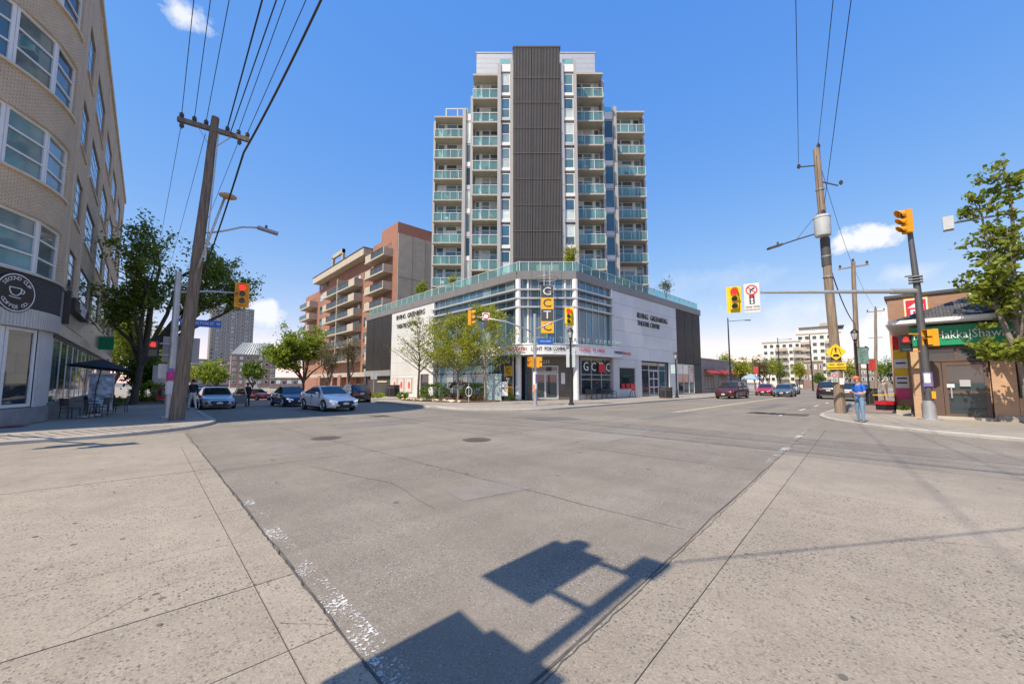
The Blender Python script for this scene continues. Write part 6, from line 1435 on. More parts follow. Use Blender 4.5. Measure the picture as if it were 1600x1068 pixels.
# ================================================================ PEOPLE
def person(label,loc,rotz,h=1.75,top=(.1,.1,.1),legs=(.1,.12,.2),skin=(.55,.33,.25),hair=(.05,.03,.02),pose='stand',cap=None,shoes=(.2,.18,.17),group=None,sleeves='short',female=False,held=None,head_down=0.):
    """one continuous skinned body facing +x; hair, cap and what is worn on top are its children"""
    t=thing('person',label,'person',loc,rotz,group); k=h/1.75; idx=len(MATS)
    V=[];Rr=[];E=[];reg=[]
    def add(p,r,par=None,rg='top'):
        V.append(Vector(p)*k); Rr.append((r*k,r*k) if not isinstance(r,tuple) else (r[0]*k,r[1]*k)); reg.append(rg); i=len(V)-1
        if par is not None: E.append((par,i))
        return i
    sw=.17 if not female else .15
    pel=add((0,0,.95),(.135,.15),None,'legs'); wai=add((.0,0,1.08),(.12,.145),pel,'top'); che=add((.01,0,1.27),(.135,.165),wai,'top'); sho=add((-.005,0,1.42),(.085,.12),che,'top'); nek=add((.01+.02*head_down,0,1.50),.055,sho,'skin'); 
    hx=.03+.06*head_down; hd0=add((hx,0,1.58),(.078,.072),nek,'skin'); hd1=add((hx-.005+.02*head_down,0,1.67),(.098,.082),hd0,'skin'); hd2=add((hx-.01+.02*head_down,0,1.725),(.06,.055),hd1,'skin')
    LEG={'stand':((.0,.02),(.0,-.02)),'walk':((.28,.16),(-.24,-.30)),'lean':((.03,.0),(-.05,.0))}[pose]
    for s,(kx,fx) in zip((1,-1),LEG):
        hp=add((0,s*.085,.90),(.10,.095),pel,'legs'); kn=add((kx*.55+.015,s*.10,.49),(.066,.062),hp,'legs'); an=add((fx*1.1-.02,s*.105,.10),(.046,.044),kn,'legs')
        he=add((fx*1.1-.03,s*.105,.05),(.045,.045),an,'shoes'); add((fx*1.1+.09,s*.115,.038),(.042,.034),he,'shoes'); toe=add((fx*1.1+.17,s*.12,.032),(.034,.026),len(V)-1,'shoes')
    for s in (1,-1):
        sh=add((0,s*sw,1.405),(.062,.062),sho,'top')
        if pose=='stand' and held: el,wr,hn=(.02,s*.235,1.13),(.24,s*.12,1.10),(.30,s*.07,1.12)
        elif pose=='walk': el,wr,hn=(-.08*s,s*.24,1.13),(.08*-s+.06,s*.25,.90),(.10*-s+.07,s*.25,.83)
        else: el,wr,hn=(-.02,s*.235,1.13),(.04,s*.25,.89),(.06,s*.25,.81)
        mid=add(Vector((0,s*sw,1.405)).lerp(Vector(el),.55),(.055,.055),sh,'top'); e_=add(el,(.043,.043),mid,'skin' if sleeves=='short' else 'top'); w_=add(wr,(.028,.032),e_,'skin' if sleeves=='short' else 'top')
        h_=add(hn,(.024,.040),w_,'skin'); d=(Vector(hn)-Vector(wr)).normalized(); side=Vector((0,1,0)) if abs(d.y)<.8 else Vector((1,0,0)); side=(side-d*side.dot(d)).normalized(); dn=d.cross(side)
        for q,(off,ln) in enumerate(((-.027,.062),(-.009,.075),(.009,.07),(.027,.055))):
            b_=Vector(hn)+d*.035+side*off; f1=add(b_,.0095,h_,'skin'); f2=add(b_+d*ln*.5+dn*.012,.0088,f1,'skin'); add(b_+d*ln*.85+dn*.032,.007,f2,'skin')
        th_=add(Vector(hn)+d*.0+side*(-s*.034)+dn*.012,.010,h_,'skin'); add(Vector(hn)+d*.04+side*(-s*.05)+dn*.03,.008,th_,'skin')
    me=bpy.data.meshes.new('body'); me.from_pydata([tuple(v) for v in V],E,[]); ob=bpy.data.objects.new('body_tmp',me); COL.objects.link(ob)
    md=ob.modifiers.new('skin','SKIN'); md.use_smooth_shade=True
    for i,sv in enumerate(me.skin_vertices[0].data): sv.radius=Rr[i]; sv.use_root=(i==pel)
    sb=ob.modifiers.new('sub','SUBSURF'); sb.levels=2; sb.render_levels=2
    bpy.context.view_layer.update(); dg=bpy.context.evaluated_depsgraph_get(); m2=bpy.data.meshes.new_from_object(ob.evaluated_get(dg)); bpy.data.objects.remove(ob)
    keys=['top','legs','skin','shoes']; 
    ms=[mat('cloth_top_%d'%idx,top,.85,var=.14,scale=9,bump=.3,bscale=30),mat('cloth_legs_%d'%idx,legs,.85,var=.2,scale=12,bump=.3,bscale=40),mat('skin_%d'%idx,skin,.55,var=.04),mat('shoe_%d'%idx,shoes,.7,var=.2,scale=12)]
    m2.materials.clear(); [m2.materials.append(m_) for m_ in ms]
    Va=np.array([tuple(v) for v in V]); segA=np.array([Va[a] for a,b in E]); segB=np.array([Va[b] for a,b in E]); rgB=[reg[b] for a,b in E]
    for p in m2.polygons:
        c=np.array(p.center); ab=segB-segA; tt=np.clip(((c-segA)*ab).sum(1)/np.maximum((ab*ab).sum(1),1e-9),0,1); dd=np.linalg.norm(segA+ab*tt[:,None]-c,axis=1); e=int(dd.argmin()); r_=rgB[e]
        if r_=='skin' and reg[E[e][0]]=='top' and tt[e]<.35: r_='top'
        if r_=='top' and reg[E[e][0]]=='legs' and tt[e]<.3: r_='top'
        p.material_index=keys.index(r_); p.use_smooth=True
    b=link('body',m2,t)
    hc=Vector((hx-.005+.02*head_down,0,1.655))*k
    # face
    mb=MB(); mb.sphere((hc.x+.098*k,0,hc.z-.03*k),.016*k,8,6,(1.1,.9,1.5)); mb.build('nose',ms[2],b,smooth=True)
    for s in (1,-1):
        MB().sphere((hc.x+.082*k,s*.033*k,hc.z+.0),.011*k,8,6).build('eye',M_black,b,smooth=True); MB().sphere((hc.x-.005,s*.084*k,hc.z-.02*k),.024*k,8,6,(.7,.4,1.2)).build('ear',ms[2],b,smooth=True)
    MB().box(hc.x+.076*k,hc.x+.088*k,-.022*k,.022*k,hc.z-.072*k,hc.z-.064*k).build('mouth',mat('lip_%d'%idx,(.35,.13,.11),.6,var=0),b)
    hm=mat('hair_%d'%idx,hair,.8,var=.3,scale=20)
    mb=MB().sphere((hc.x-.022*k,0,hc.z+.02*k),.108*k,16,10,(.98,.86,.92)); 
    if female: mb.sphere((hc.x-.06*k,0,hc.z-.07*k),.085*k,12,8,(.7,.95,1.4))
    mb.v=[(min(x,hc.x+.075*k) if z>hc.z+.03*k else min(x,hc.x+.02*k),y,z) for x,y,z in mb.v]; mb.build('hair',hm,b,smooth=True)
    if cap:
        cm=mat('cap_%d'%idx,cap,.8,var=.12,scale=10); mb=MB().sphere((hc.x-.01*k,0,hc.z+.055*k),.112*k,16,10,(1.02,.88,.72)); mb.v=[(x,y,max(z,hc.z+.045*k)) for x,y,z in mb.v]
        c_=mb.build('cap',cm,b,smooth=True); pk=[(hc.x+.08*k,y*k,hc.z+.05*k) for y in (-.075,-.04,0,.04,.075)]; pf=[(hc.x+(.175-abs(y)*.6)*k,y*k*.9,hc.z+.03*k) for y in (-.075,-.04,0,.04,.075)]
        mb=MB().add(pk+pf+[(x,y,z-.008) for x,y,z in pk+pf],[(i,i+1,6+i,5+i) for i in range(4)]+[(10+i,15+i,16+i,11+i) for i in range(4)]+[(5+i,6+i,16+i,15+i) for i in range(4)]); mb.build('cap_peak',cm,b)
    return t
FW=R(46.7)
man=person('man in blue t-shirt, jeans and red cap looking at his phone by the kerb',(20.75,1.8,.105),R(146),1.78,(.015,.13,.52),(.17,.29,.42),cap=(.75,.20,.08),held=True,head_down=.9,shoes=(.22,.20,.18),hair=(.12,.07,.04))
ph=thing('phone','dark phone held by the man in the blue t-shirt','phone',(20.75,1.8,.105),R(146)); MB().obox((.325,-.05,1.13),(.03,0,.06),(0,.1,0),(-.008,0,.004)).build('phone_case',M_black,ph); MB().obox((.318,-.045,1.137),(.026,0,.052),(0,.09,0),(-.001,0,.0006)).build('phone_screen',M_glassdark,ph)
bg_=thing('shoulder_bag','small dark bag at the hip of the man in the blue t-shirt','bag',(20.75,1.8,.105),R(146)); MB().sphere((-.02,-.2,1.02),.1,10,8,(.9,.5,1.2)).build('bag_body',M_dark,bg_,smooth=True); MB().tube([(0,-.18,1.12),(.12,-.12,1.3),(.02,.1,1.47),(-.12,-.05,1.3),(-.05,-.18,1.12)],.012,6).build('strap',M_dark,bg_)
person('person in dark clothes standing at the open door of the silver sedan',on(5.45,34.0),R(120),1.75,(.025,.022,.022),(.04,.04,.045),pose='lean',sleeves='long',hair=(.2,.08,.05))
person('person in black top and pale trousers walking behind the leaning pole',(1.95,28.5,.11),R(100),1.72,(.02,.02,.022),(.60,.56,.54),pose='walk',sleeves='long')
person('person with pale hair walking away along the right pavement',(45,2.35,.11),R(10),1.7,(.30,.27,.25),(.34,.31,.30),pose='walk',sleeves='long',hair=(.6,.5,.42),shoes=(.6,.25,.2))
person('person in an orange top far along the right pavement by the poles',(58,2.9,.11),R(20),1.72,(.72,.25,.04),(.08,.09,.12),pose='walk')
for i,(x,y,c1,lab) in enumerate(((73.2,18.2,(.6,.58,.55),'person in a white shirt standing by the red car on the far pavement'),(74.6,17.6,(.5,.08,.08),'person in a red top beside the one in white on the far pavement'),(72.4,17.2,(.2,.16,.14),'person in brown on the far pavement next to the tent'))):
    person(lab,(x,y,.12),R(200+40*i),1.72,c1,(.10,.11,.15),pose='lean',female=(i==1))
# ================================================================ STREET FURNITURE
# benches in front of the theatre window
def bench(label,x,y,rz):
    t=thing('bench',label,'bench',(x,y,.12),rz,'benches under the theatre window')
    for k in range(4): MB().box(-.8,.8,-.02+k*.115,.075+k*.115,.43,.46).build('seat_slat',M_lampblk,t)
    for k in range(4): MB().obox((-.8,.46+.02*k,.52+k*.1),(1.6,0,0),(0,.03,0),(0,.015,.075)).build('back_slat',M_lampblk,t)
    for s in (-.82,0,.82):
        mb=MB().tube([(s,-.05,0),(s,-.04,.43),(s,.45,.43),(s,.56,.95)],.028,6).tube([(s,.42,.43),(s,.5,0)],.028,6)
        if s: mb.tube([(s,-.04,.43),(s,-.06,.64),(s,.2,.68),(s,.5,.66)],.025,6)
        mb.build('end_frame',M_lampblk,t)
bench('black metal bench on the left under the theatre letter window',29.6,20.35,0); bench('black metal bench on the right under the theatre letter window',32.1,20.35,0)
def bin_(label,x,y,w,h,m=M_dark):
    t=thing('litter_bin',label,'litter bin',(x,y,.12),R(-43)); MB().prism([(w*cos(R(22.5+45*i)),w*sin(R(22.5+45*i))) for i in range(8)],0,h).build('bin_body',m,t)
    for i in range(8): a=R(45*i); c=Vector((cos(a),sin(a),0)); s=Vector((-sin(a),cos(a),0)); MB().obox(c*(w*.93)-s*w*.3+Vector((0,0,.12)),s*w*.6,c*.02,(0,0,h*.66)).build('bin_panel',M_black,t)
    MB().prism([(w*1.08*cos(R(22.5+45*i)),w*1.08*sin(R(22.5+45*i))) for i in range(8)],h,h+.08).build('bin_rim',M_dark,t); MB().disc((0,0,h+.085),(0,0,1),w*.6,14).build('bin_opening',M_black,t)
bin_('wide black litter bin on the pavement before the right theatre entrance',37.3,17.5,.62,.95); bin_('black litter bin by the garage of the theatre',19.2,38.8,.65,1.15)
bin_('tall dark bin standing by the black lamp post on the right pavement',36.2,2.5,.32,1.05); 
t=thing('easel','folding easel with a red notice outside the theatre window','easel',(35.6,20.0,.12)); MB().bar((-.35,0,0),(-.1,.05,1.2),.05).bar((.35,0,0),(.1,.05,1.2),.05).bar((0,.5,0),(0,.05,1.2),.05).build('easel_legs',M_dark,t); MB().obox((-.35,-.03,.7),(.7,0,0),(0,.02,0),(0,.02,.42)).build('notice_board',M_signred,t)
t=thing('utility_cabinet','pale green utility cabinet beside the glass corner of the theatre','cabinet',(21.9,25.0,.1),R(-43)); MB().box(-.95,.3,-.4,.4,.1,2.15).build('cabinet_body',mat('cabinet_green',(.42,.53,.50),.5,.1,var=.06),t); MB().box(-1,.35,-.45,.45,2.16,2.24).build('cabinet_lid',mat('cabinet_lid',(.46,.57,.54),.5,var=.05),t); MB().box(-.33,-.31,-.41,-.4,.15,2.1).build('door_gap',M_dark,t); MB().box(.32,.85,-.3,.3,.4,1.0).build('side_panel',M_white,t); MB().box(.32,.85,-.3,.3,1.1,1.6).build('side_panel',M_white,t); MB().box(-1,.35,-.45,.45,0,.09).build('plinth',M_conc,t)
t=thing('ring_post','slim post with a ring emblem in front of the shrub bed','post',(17.3,23.0,.12)); MB().cyl(0,0,0,1.45,.035,n=8).build('post_shaft',M_galv,t); MB().tube([(.24*.69*cos(2*PI*i/20),-.24*.72*cos(2*PI*i/20),.85+.33*sin(2*PI*i/20)) for i in range(21)],.035,6,cap=False).build('ring',M_alum,t)
t=thing('street_sign_post','small grey sign on a post beside the garage','sign post',(20.6,47,-.3)); MB().cyl(0,0,0,3.2,.04,n=8).build('post_shaft',M_galv,t); MB().obox((-.3,.25,2.3),(.6,-.5,0),(.01,.01,0),(0,0,.8)).build('sign_plate',M_lightgrey,t)
# cafe corner
t=thing('door_mat','red mat on the pavement outside the coffee shop','mat',(-4.3,21.9,.112)); MB().obox((-1.1,-.55,0),(2.4,.9,0),(-.5,.75,0),(0,0,.012)).build('mat_sheet',mat('mat_red',(.26,.05,.06),.95,var=.15,scale=12),t)
t=thing('parasol','black patio parasol leaning over the cafe table','parasol',(-1.75,27.0,.11)); MB().tube([(0,0,0),(.02,.0,1.2),(.16,.1,2.45)],.025,8).build('pole_shaft',M_dark,t)
mb=MB(); c=Vector((.18,.1,2.68)); rim=[Vector((.15+1.2*cos(2*PI*i/8+.3),.1+1.2*sin(2*PI*i/8+.3),2.22-.16*cos(2*PI*i/8+.3-.3))) for i in range(8)]
mb.add([c]+rim,[(0,1+i,1+(i+1)%8) for i in range(8)]); mb.add([c-Vector((0,0,.04))]+[p-Vector((0,0,.02)) for p in rim],[(0,1+(i+1)%8,1+i) for i in range(8)]); mb.build('canopy',mat('parasol_black',(.02,.022,.03),.8,var=.1),t)
mb=MB(); [mb.bar(c-Vector((0,0,.1)),p-Vector((0,0,.03)),.02) for p in rim]; mb.build('ribs',M_dark,t); MB().box(-.25,.25,-.25,.25,0,.06).build('base_plate',M_lightgrey,t)
def cafe_chair(label,x,y,rz):
    t=thing('chair',label,'chair',(x,y,.11),rz,'chairs of the cafe patio')
    MB().box(-.23,.23,-.23,.23,.44,.47).build('seat',M_dark,t)
    for sx in (-.2,.2):
        for sy in (-.2,.2): MB().tube([(sx*1.1,sy*1.1,0),(sx,sy,.44)],.016,6).build('leg',M_black,t)
    MB().tube([(-.2,-.2,.44),(-.26,-.2,.86)],.016,6).tube([(-.2,.2,.44),(-.26,.2,.86)],.016,6).build('back_frame',M_black,t)
    mb=MB(); n=6
    for i in range(n): 
        y0,y1=-.21+.42*i/n,-.21+.42*(i+1)/n; b=lambda y:-.24-.06*(1-(y/.21)**2)
        mb.add([(b(y0),y0,.55),(b(y1),y1,.55),(b(y1)-.04,y1,.88),(b(y0)-.04,y0,.88)],[(0,1,2,3)])
    mb.build('backrest',M_dark,t,smooth=True)
def cafe_table(label,x,y):
    t=thing('table',label,'table',(x,y,.11),0,'tables of the cafe patio'); MB().cyl(0,0,.70,.73,.36,n=20).build('tabletop',M_dark,t); MB().cyl(0,0,0,.7,.03,n=8).build('pedestal',M_dark,t); MB().box(-.26,.26,-.04,.04,0,.04).box(-.04,.04,-.26,.26,.002,.042).build('foot',M_lightgrey,t)
cafe_chair('cafe chair nearest the corner, its back to the shop wall',-2.35,25.6,R(40)); cafe_chair('cafe chair right of the nearest table under the parasol',-1.5,25.7,R(160)); cafe_chair('cafe chair by the farther table, beside the painted box',-1.9,28.6,R(20)); cafe_chair('cafe chair on the street side of the farther table',-.9,28.4,R(170))
cafe_table('small dark cafe table between the two nearest chairs',-1.9,26.1); cafe_table('small dark cafe table beside the painted utility box',-1.35,28.9)
M_mural=mat('mural_print',(.45,.49,.55),.6,var=.75,scale=3.2,detail=2)
t=thing('painted_utility_box','utility box painted with grey blue drawings behind the cafe tables','utility box',(-1.75,30.6,.11)); MB().box(-.45,.45,-.4,.4,.1,1.95).build('box_body',M_mural,t); MB().box(-.5,.5,-.45,.45,1.96,2.05).build('box_lid',M_lightgrey,t); MB().box(-.46,.46,-.41,-.4,1.0,1.04).build('panel_joint',M_white,t); MB().box(-.52,.52,-.46,.46,0,.09).build('plinth',M_conc,t)
t=thing('planting_bed','bare soil bed round the big street tree on the left','planting bed',(-.9,37,.11)); MB().prism([(-1.6,-3.5),(1.9,-3.5),(1.9,9),(-1.6,9)],-.3,.08).build('soil',M_dirt,t); [MB().box(a,b,c_,d,-.3,.14).build('edging',M_kerb,t) for a,b,c_,d in ((-1.7,2.0,-3.62,-3.51),(1.91,2.0,-3.5,9))]
t=thing('site_hoarding','pale board hoarding behind the leaning pole on the left pavement','hoarding',(1.2,42,0))
for k in range(5): MB().box(-.9+.02,.0-.02,k*1.3,k*1.3+1.25,0,3.0).build('board',[M_lightgrey,M_beigeplain][k%2],t)
t=thing('news_box','red newspaper box standing on the soil by the tree','newspaper box',(.9,39.5,.15)); MB().box(-.3,.3,-.25,.25,.25,1.05).build('box_body',M_signred,t); MB().box(-.25,.25,-.27,-.25,.5,.95).build('window',M_glassdark,t); [MB().box(x,x+.05,-.2,-.15,0,.25).build('leg',M_dark,t) for x in (-.28,.23)]
# pots, planter, things outside the hardware store
t=thing('plant_cart','black and orange flower stand outside the hardware store','flower stand',(30.6,1.55,.11),R(-43)); MB().box(-.3,.3,-.3,.3,.0,.3).build('stand_base',M_black,t); MB().box(-.32,.32,-.32,.32,.3,.5).build('red_tray',M_signred,t); MB().box(-.38,.38,-.35,.35,.80,.86).build('orange_shelf',M_orange,t); [MB().box(x,x+.04,-.3,-.26,.5,.8).build('leg',M_dark,t) for x in (-.32,.28)]
t=thing('grass_planter','low concrete planter with grass at the corner of the restaurant','planter',(27.2,.75,.1)); MB().box(-.5,.9,-.25,.25,0,.22).build('planter_box',M_conc,t); 
rng2=np.random.default_rng(5)
# ================================================================ PLANTS
def leaf_mesh(name,P,size,mats,parent,rs,aspect=.55,flat=0.,droop=.0):
    """many separate leaf faces: P = leaf centres (n,3)"""
    n=len(P); r=np.random.default_rng(rs); d=r.normal(size=(n,3)); d[:,2]=d[:,2]*(1-flat)-droop; d/=np.linalg.norm(d,axis=1)[:,None]
    b=r.normal(size=(n,3)); b-=d*(b*d).sum(1)[:,None]; b/=np.linalg.norm(b,axis=1)[:,None]; c=np.cross(d,b); s=size*r.uniform(.6,1.35,n)[:,None]
    v=np.stack([P-d*s*.5,P+b*s*aspect*.5+c*s*.08,P+d*s*.5,P-b*s*aspect*.5+c*s*.08],1).reshape(-1,3)
    me=bpy.data.meshes.new(name); me.vertices.add(4*n); me.vertices.foreach_set('co',v.ravel()); me.loops.add(4*n); me.loops.foreach_set('vertex_index',np.arange(4*n)); me.polygons.add(n); me.polygons.foreach_set('loop_start',np.arange(0,4*n,4)); 
    me.materials.append(mats); me.update(); me.validate(); return link(name,me,parent)
def tree(label,loc,h,trunk_r,crown,nleaf,size,leaf,bark,seed,fork=.35,lean=(0,0),cat='tree',group=None,spread=1.,tipr=.55,levels=3,nb=5,trunks=1,name='tree',up=.55,droop=0.,reach=(.45,.6)):
    """tapered trunk, limbs that divide, and leaves gathered round the twig ends; crown = list of (x,y,z,rx,ry,rz) that the twigs grow into"""
    t=thing(name,label,cat,loc,0,group); rn=random.Random(seed); wood_=MB(); tips=[]
    def inside(p): return any(((p.x-c[0])/c[3])**2+((p.y-c[1])/c[4])**2+((p.z-c[2])/c[5])**2<1.0 for c in crown)
    def limb(p,d,L_,r,lv):
        n=5; pts=[p]; q=p.copy(); dd=d.copy()
        for i in range(n):
            dd=(dd+Vector((rn.uniform(-.2,.2),rn.uniform(-.2,.2),rn.uniform(-.06,.2)))).normalized(); q=q+dd*L_/n; pts.append(q.copy())
        wood_.tube(pts,[r*(1-.55*i/n) for i in range(n+1)],max(4,8-lv*2) if lv else 9)
        return pts,dd
    def aim(c): return Vector((c[0]+rn.uniform(-1,1)*c[3]*.75,c[1]+rn.uniform(-1,1)*c[4]*.75,c[2]+rn.uniform(-.7,.9)*c[5]))
    for k in range(trunks):
        base=Vector((rn.uniform(-.25,.25)*(trunks>1),rn.uniform(-.25,.25)*(trunks>1),-.1)); top=Vector((lean[0],lean[1],h*fork)); n=6
        pts=[base.lerp(top,i/n)+Vector((rn.uniform(-.05,.05),rn.uniform(-.05,.05),0))*(i>0) for i in range(n+1)]
        wood_.tube(pts,[trunk_r*(1.35 if i==0 else 1-.35*i/n) for i in range(n+1)],12)
        stk=[]
        for b in range(nb):
            c=crown[b%len(crown)]; st=pts[-1] if b<3 else pts[-1-rn.randrange(2)]
            a=aim(c); m=st.lerp(a,rn.uniform(*reach)); m.z+=h*.03; mid=[st,st.lerp(m,.5)+Vector((rn.uniform(-.2,.2),rn.uniform(-.2,.2),rn.uniform(0,.25))),m]
            wood_.tube(mid,[trunk_r*.62,trunk_r*.48,trunk_r*.36],8); stk.append((m,(m-st).normalized(),trunk_r*.36,c))
        for m,d,r,c in stk:
            for j in range(4):
                a=aim(c); dd=(a-m); L_=dd.length*rn.uniform(.55,.9); pp,de=limb(m,(dd.normalized()+d*.3).normalized(),L_,r*.7,1)
                for u in range(5):
                    s_=pp[1+rn.randrange(5)]; a2=aim(c); d2=((a2-s_).normalized()+Vector((0,0,up*.4))+Vector((rn.uniform(-.6,.6),rn.uniform(-.6,.6),rn.uniform(-.2,.4)))).normalized(); L2=rn.uniform(.6,1.5)*h/11*spread
                    p2,d3=limb(s_,d2,L2,r*.28,2); tips+=p2[2:]
                    for w_ in range(2):
                        s2=p2[2+rn.randrange(4)]; d4=(d2+Vector((rn.uniform(-1,1),rn.uniform(-1,1),rn.uniform(-.4,.7)))).normalized(); p3,_=limb(s2,d4,rn.uniform(.35,.9)*h/11*spread,r*.14,3); tips+=p3[2:]
    wood_.build('trunk',bark,t,smooth=50)
    if nleaf:
        T=np.array([tuple(p) for p in tips]); r=np.random.default_rng(seed); 
        pick=r.integers(0,len(T),nleaf); w=r.gamma(1.2,1.,len(T)); pick=r.choice(len(T),nleaf,p=w/w.sum())
        P=T[pick]+r.normal(size=(nleaf,3))*tipr*np.array([1,1,.75])*r.uniform(.2,1,(nleaf,1)); leaf_mesh('crown',P,size,leaf,t,seed+9,droop=droop)
    return t
tree('big dark green street tree leaning right beside the corner building',(-.6,36.4,.05),13.2,.235,[(-.5,-.3,10.8,2.1,2.2,2.6),(.9,.2,7.6,2.3,2.3,2.2),(4.2,-.5,9.3,2.1,2.1,2.1),(5.9,-.9,8.2,1.7,1.7,1.6),(-.9,.8,6.2,1.4,2.2,2.0),(3.0,-.3,7.4,2.2,2.0,1.6)],16500,.22,M_leaf_dark,M_bark,11,fork=.25,lean=(.35,0),nb=12,tipr=.40,reach=(.62,.8))
for i,(x,y,h,lf,lab) in enumerate(((-1.0,64,13,M_leaf_lime,'bright lime tree behind the big dark tree on the left pavement'),(1.0,73,12,M_leaf_lime,'second bright lime tree farther behind the big dark tree'),(-3.0,71,13,M_leaf_lime,'third bright lime tree past the end of the corner building'),(-.3,46,5,M_leaf_mid,'small green tree low behind the big dark tree'))):
    tree(lab,(x,y,gz(y)),h,.16,[(0,0,h*.55,h*.27,h*.27,h*.40)],5200,.30,lf,M_bark,21+i,fork=.2,nb=7,tipr=.5)
# trees of the left street
tree('broad lime green tree in front of the brick apartments on the left street',(17.2,64,gz(64)),12.6,.22,[(-2,0,7.8,4.2,4.0,4.0),(2.2,1,8.0,3.6,3.4,4.0),(-3.5,1,5.2,3.2,3.0,2.6)],14000,.36,M_leaf_lime,M_bark,31,fork=.2,nb=10,tipr=.55)
tree('half bare tree with reddish buds right of the broad lime tree',(17.9,55,gz(55)),8.6,.14,[(0,0,5.8,2.3,2.5,2.6)],2200,.17,M_leaf_bud,M_bark,32,fork=.24,nb=7,tipr=.5)
tree('half bare tree with brown buds by the apartment entrance',(18.8,50.5,gz(50)),9.2,.15,[(0,0,6.2,2.3,2.4,2.9)],1500,.17,M_leaf_bud,M_bark,33,fork=.24,nb=7,tipr=.5)
for i,(x,y,h,m_,lab) in enumerate(((10.5,118,9,M_leaf_lime,'lime tree far down the left street under the mansard roof'),(13.5,128,8,M_leaf_lime,'second lime tree far down the left street'),(17.5,104,9,M_leaf_mid,'green tree far down the left street, behind the blue sedan'),(7.2,124,7.5,M_leaf_yel,'pale yellow green tree at the far left kerb'))):
    tree(lab,(x,y,gz(y)),h,.2,[(0,0,h*.6,4.0,3.6,h*.36)],2600,.55,m_,M_bark,41+i,fork=.2,nb=5,tipr=.7)
# slender spring trees in front of the theatre
SP=[(17.9,31.3,8.2,900,'bare spreading young tree in front of the white theatre wall'),(18.9,29.9,7.9,2000,'young tree left of the dense yellow green one before the glass hall'),(19.4,27.3,7.9,8500,'dense yellow green young tree in the middle of the glass hall'),(20.4,24.9,8.4,6000,'yellow green young tree beside the green utility cabinet')]
for i,(x,y,h,n_,lab) in enumerate(SP):
    t=thing('young_tree',lab,'tree',(x,y,.1),0,'young trees before the theatre'); rn=random.Random(60+i); wood_=MB(); tips=[]
    st=[Vector((rn.uniform(-.03,.03)*k,rn.uniform(-.03,.03)*k,h*.92*k/8)) for k in range(9)]; wood_.tube(st,[.115*(1-.105*k) for k in range(9)],10)
    for b in range(34):
        u=rn.uniform(.27,.95); p=Vector((0,0,h*.92*u)); a=b*2.4+rn.uniform(-.3,.3); L_=(1-u)*h*.42+.55; L_*=rn.uniform(.7,1.1)
        pts=[p]; 
        for k in range(1,7): f=k/6; pts.append(p+Vector((cos(a)*L_*f,sin(a)*L_*f,L_*.72*f+.1*rn.uniform(-1,1)*f)))
        wood_.tube(pts,[.038*(1-.13*k)*(1.15-u*.5) for k in range(7)],5)
        for k in range(2,7):
            for s in (-1,1):
                q=pts[k]; e=q+Vector((cos(a+s*.9)*.32,sin(a+s*.9)*.32,.18))*rn.uniform(.6,1.4)*(1.2-.5*u); wood_.tube([q,e],[.01,.005],4); tips+=[q.lerp(e,.5),e,e+Vector((0,0,-.06))]
    wood_.build('trunk',M_barklight if i else M_bark,t,smooth=50)
    T=np.array([tuple(p) for p in tips]); r=np.random.default_rng(i); P=T[r.integers(0,len(T),n_)]+r.normal(size=(n_,3))*.17; leaf_mesh('crown',P,.17,M_leaf_yel,t,i)
def shrub(label,x,y,z,rx,ry,h,n_,size,m_,seed,group=None):
    t=thing('shrub',label,'shrub',(x,y,z),0,group); r=np.random.default_rng(seed); d=r.normal(size=(n_,3)); d/=np.linalg.norm(d,axis=1)[:,None]; rad=r.uniform(.55,1,(n_,1))**.5; bump=1+.16*np.sin(d[:,:1]*7+seed)+.13*np.sin(d[:,1:2]*9)+.1*np.sin(d[:,2:]*11)
    P=d*rad*bump*np.array([rx,ry,h/2])+np.array([0,0,h*.5]); P[:,2]=np.maximum(P[:,2],.04); leaf_mesh('foliage',P,size,m_,t,seed)
    mb=MB(); rn=random.Random(seed)
    for k in range(7): a=rn.uniform(0,6.3); mb.tube([(.1*cos(a),.1*sin(a),-.02),(rx*.6*cos(a),ry*.6*sin(a),h*.6)],[.02,.008],5)
    mb.build('stems',M_bark,t); return t
shrub('rounded green shrub at the left end of the theatre bed',18.1,29.0,.1,1.15,1.2,1.5,1500,.15,M_leaf_mid,1); shrub('reddish brown shrub between the two green shrubs of the theatre bed',20.2,28.4,.1,1.2,1.0,1.7,1500,.14,M_leaf_red,2); shrub('second rounded green shrub near the utility cabinet in the theatre bed',20.5,26.2,.1,1.25,1.1,1.5,1500,.15,M_leaf_mid,3)
shrub('small bright tuft of grass before the white theatre wall',17.4,33.3,.1,.5,.5,.6,380,.2,M_leaf_lime,4); shrub('low dark shrub at the foot of the utility cabinet',22.6,24.2,.1,.5,.4,.55,300,.13,M_leaf_mid,5); shrub('low russet shrub in front of the second green shrub',19.6,25.0,.1,.7,.5,.6,420,.12,M_leaf_red,6)
shrub('green undergrowth at the foot of the big left tree',-1.6,33.6,.1,.6,.7,.8,500,.2,M_leaf_mid,7); shrub('green bush behind the big left tree',.2,41.5,.1,1.0,1.2,1.6,700,.24,M_leaf_lime,8); shrub('patch of grass in the concrete planter',27.4,.75,.3,.55,.2,.18,260,.12,M_leaf_mid,9); shrub('bright grass at the garage corner of the theatre',18.2,40.5,0,.9,.8,.5,360,.2,M_leaf_lime,12)
t=thing('planting_bed','mulched bed with pale stones under the young trees','planting bed',(19,27.5,.1),world=True); MB().prism([(16.9,32.8),(23.5,33.2),(23.7,26.2),(21.0,24.0),(18.0,24.9)],.08,.16).build('mulch',mat('mulch',(.17,.11,.075),.95,var=.35,scale=8,bump=1,bscale=20),t)
rn=random.Random(8)
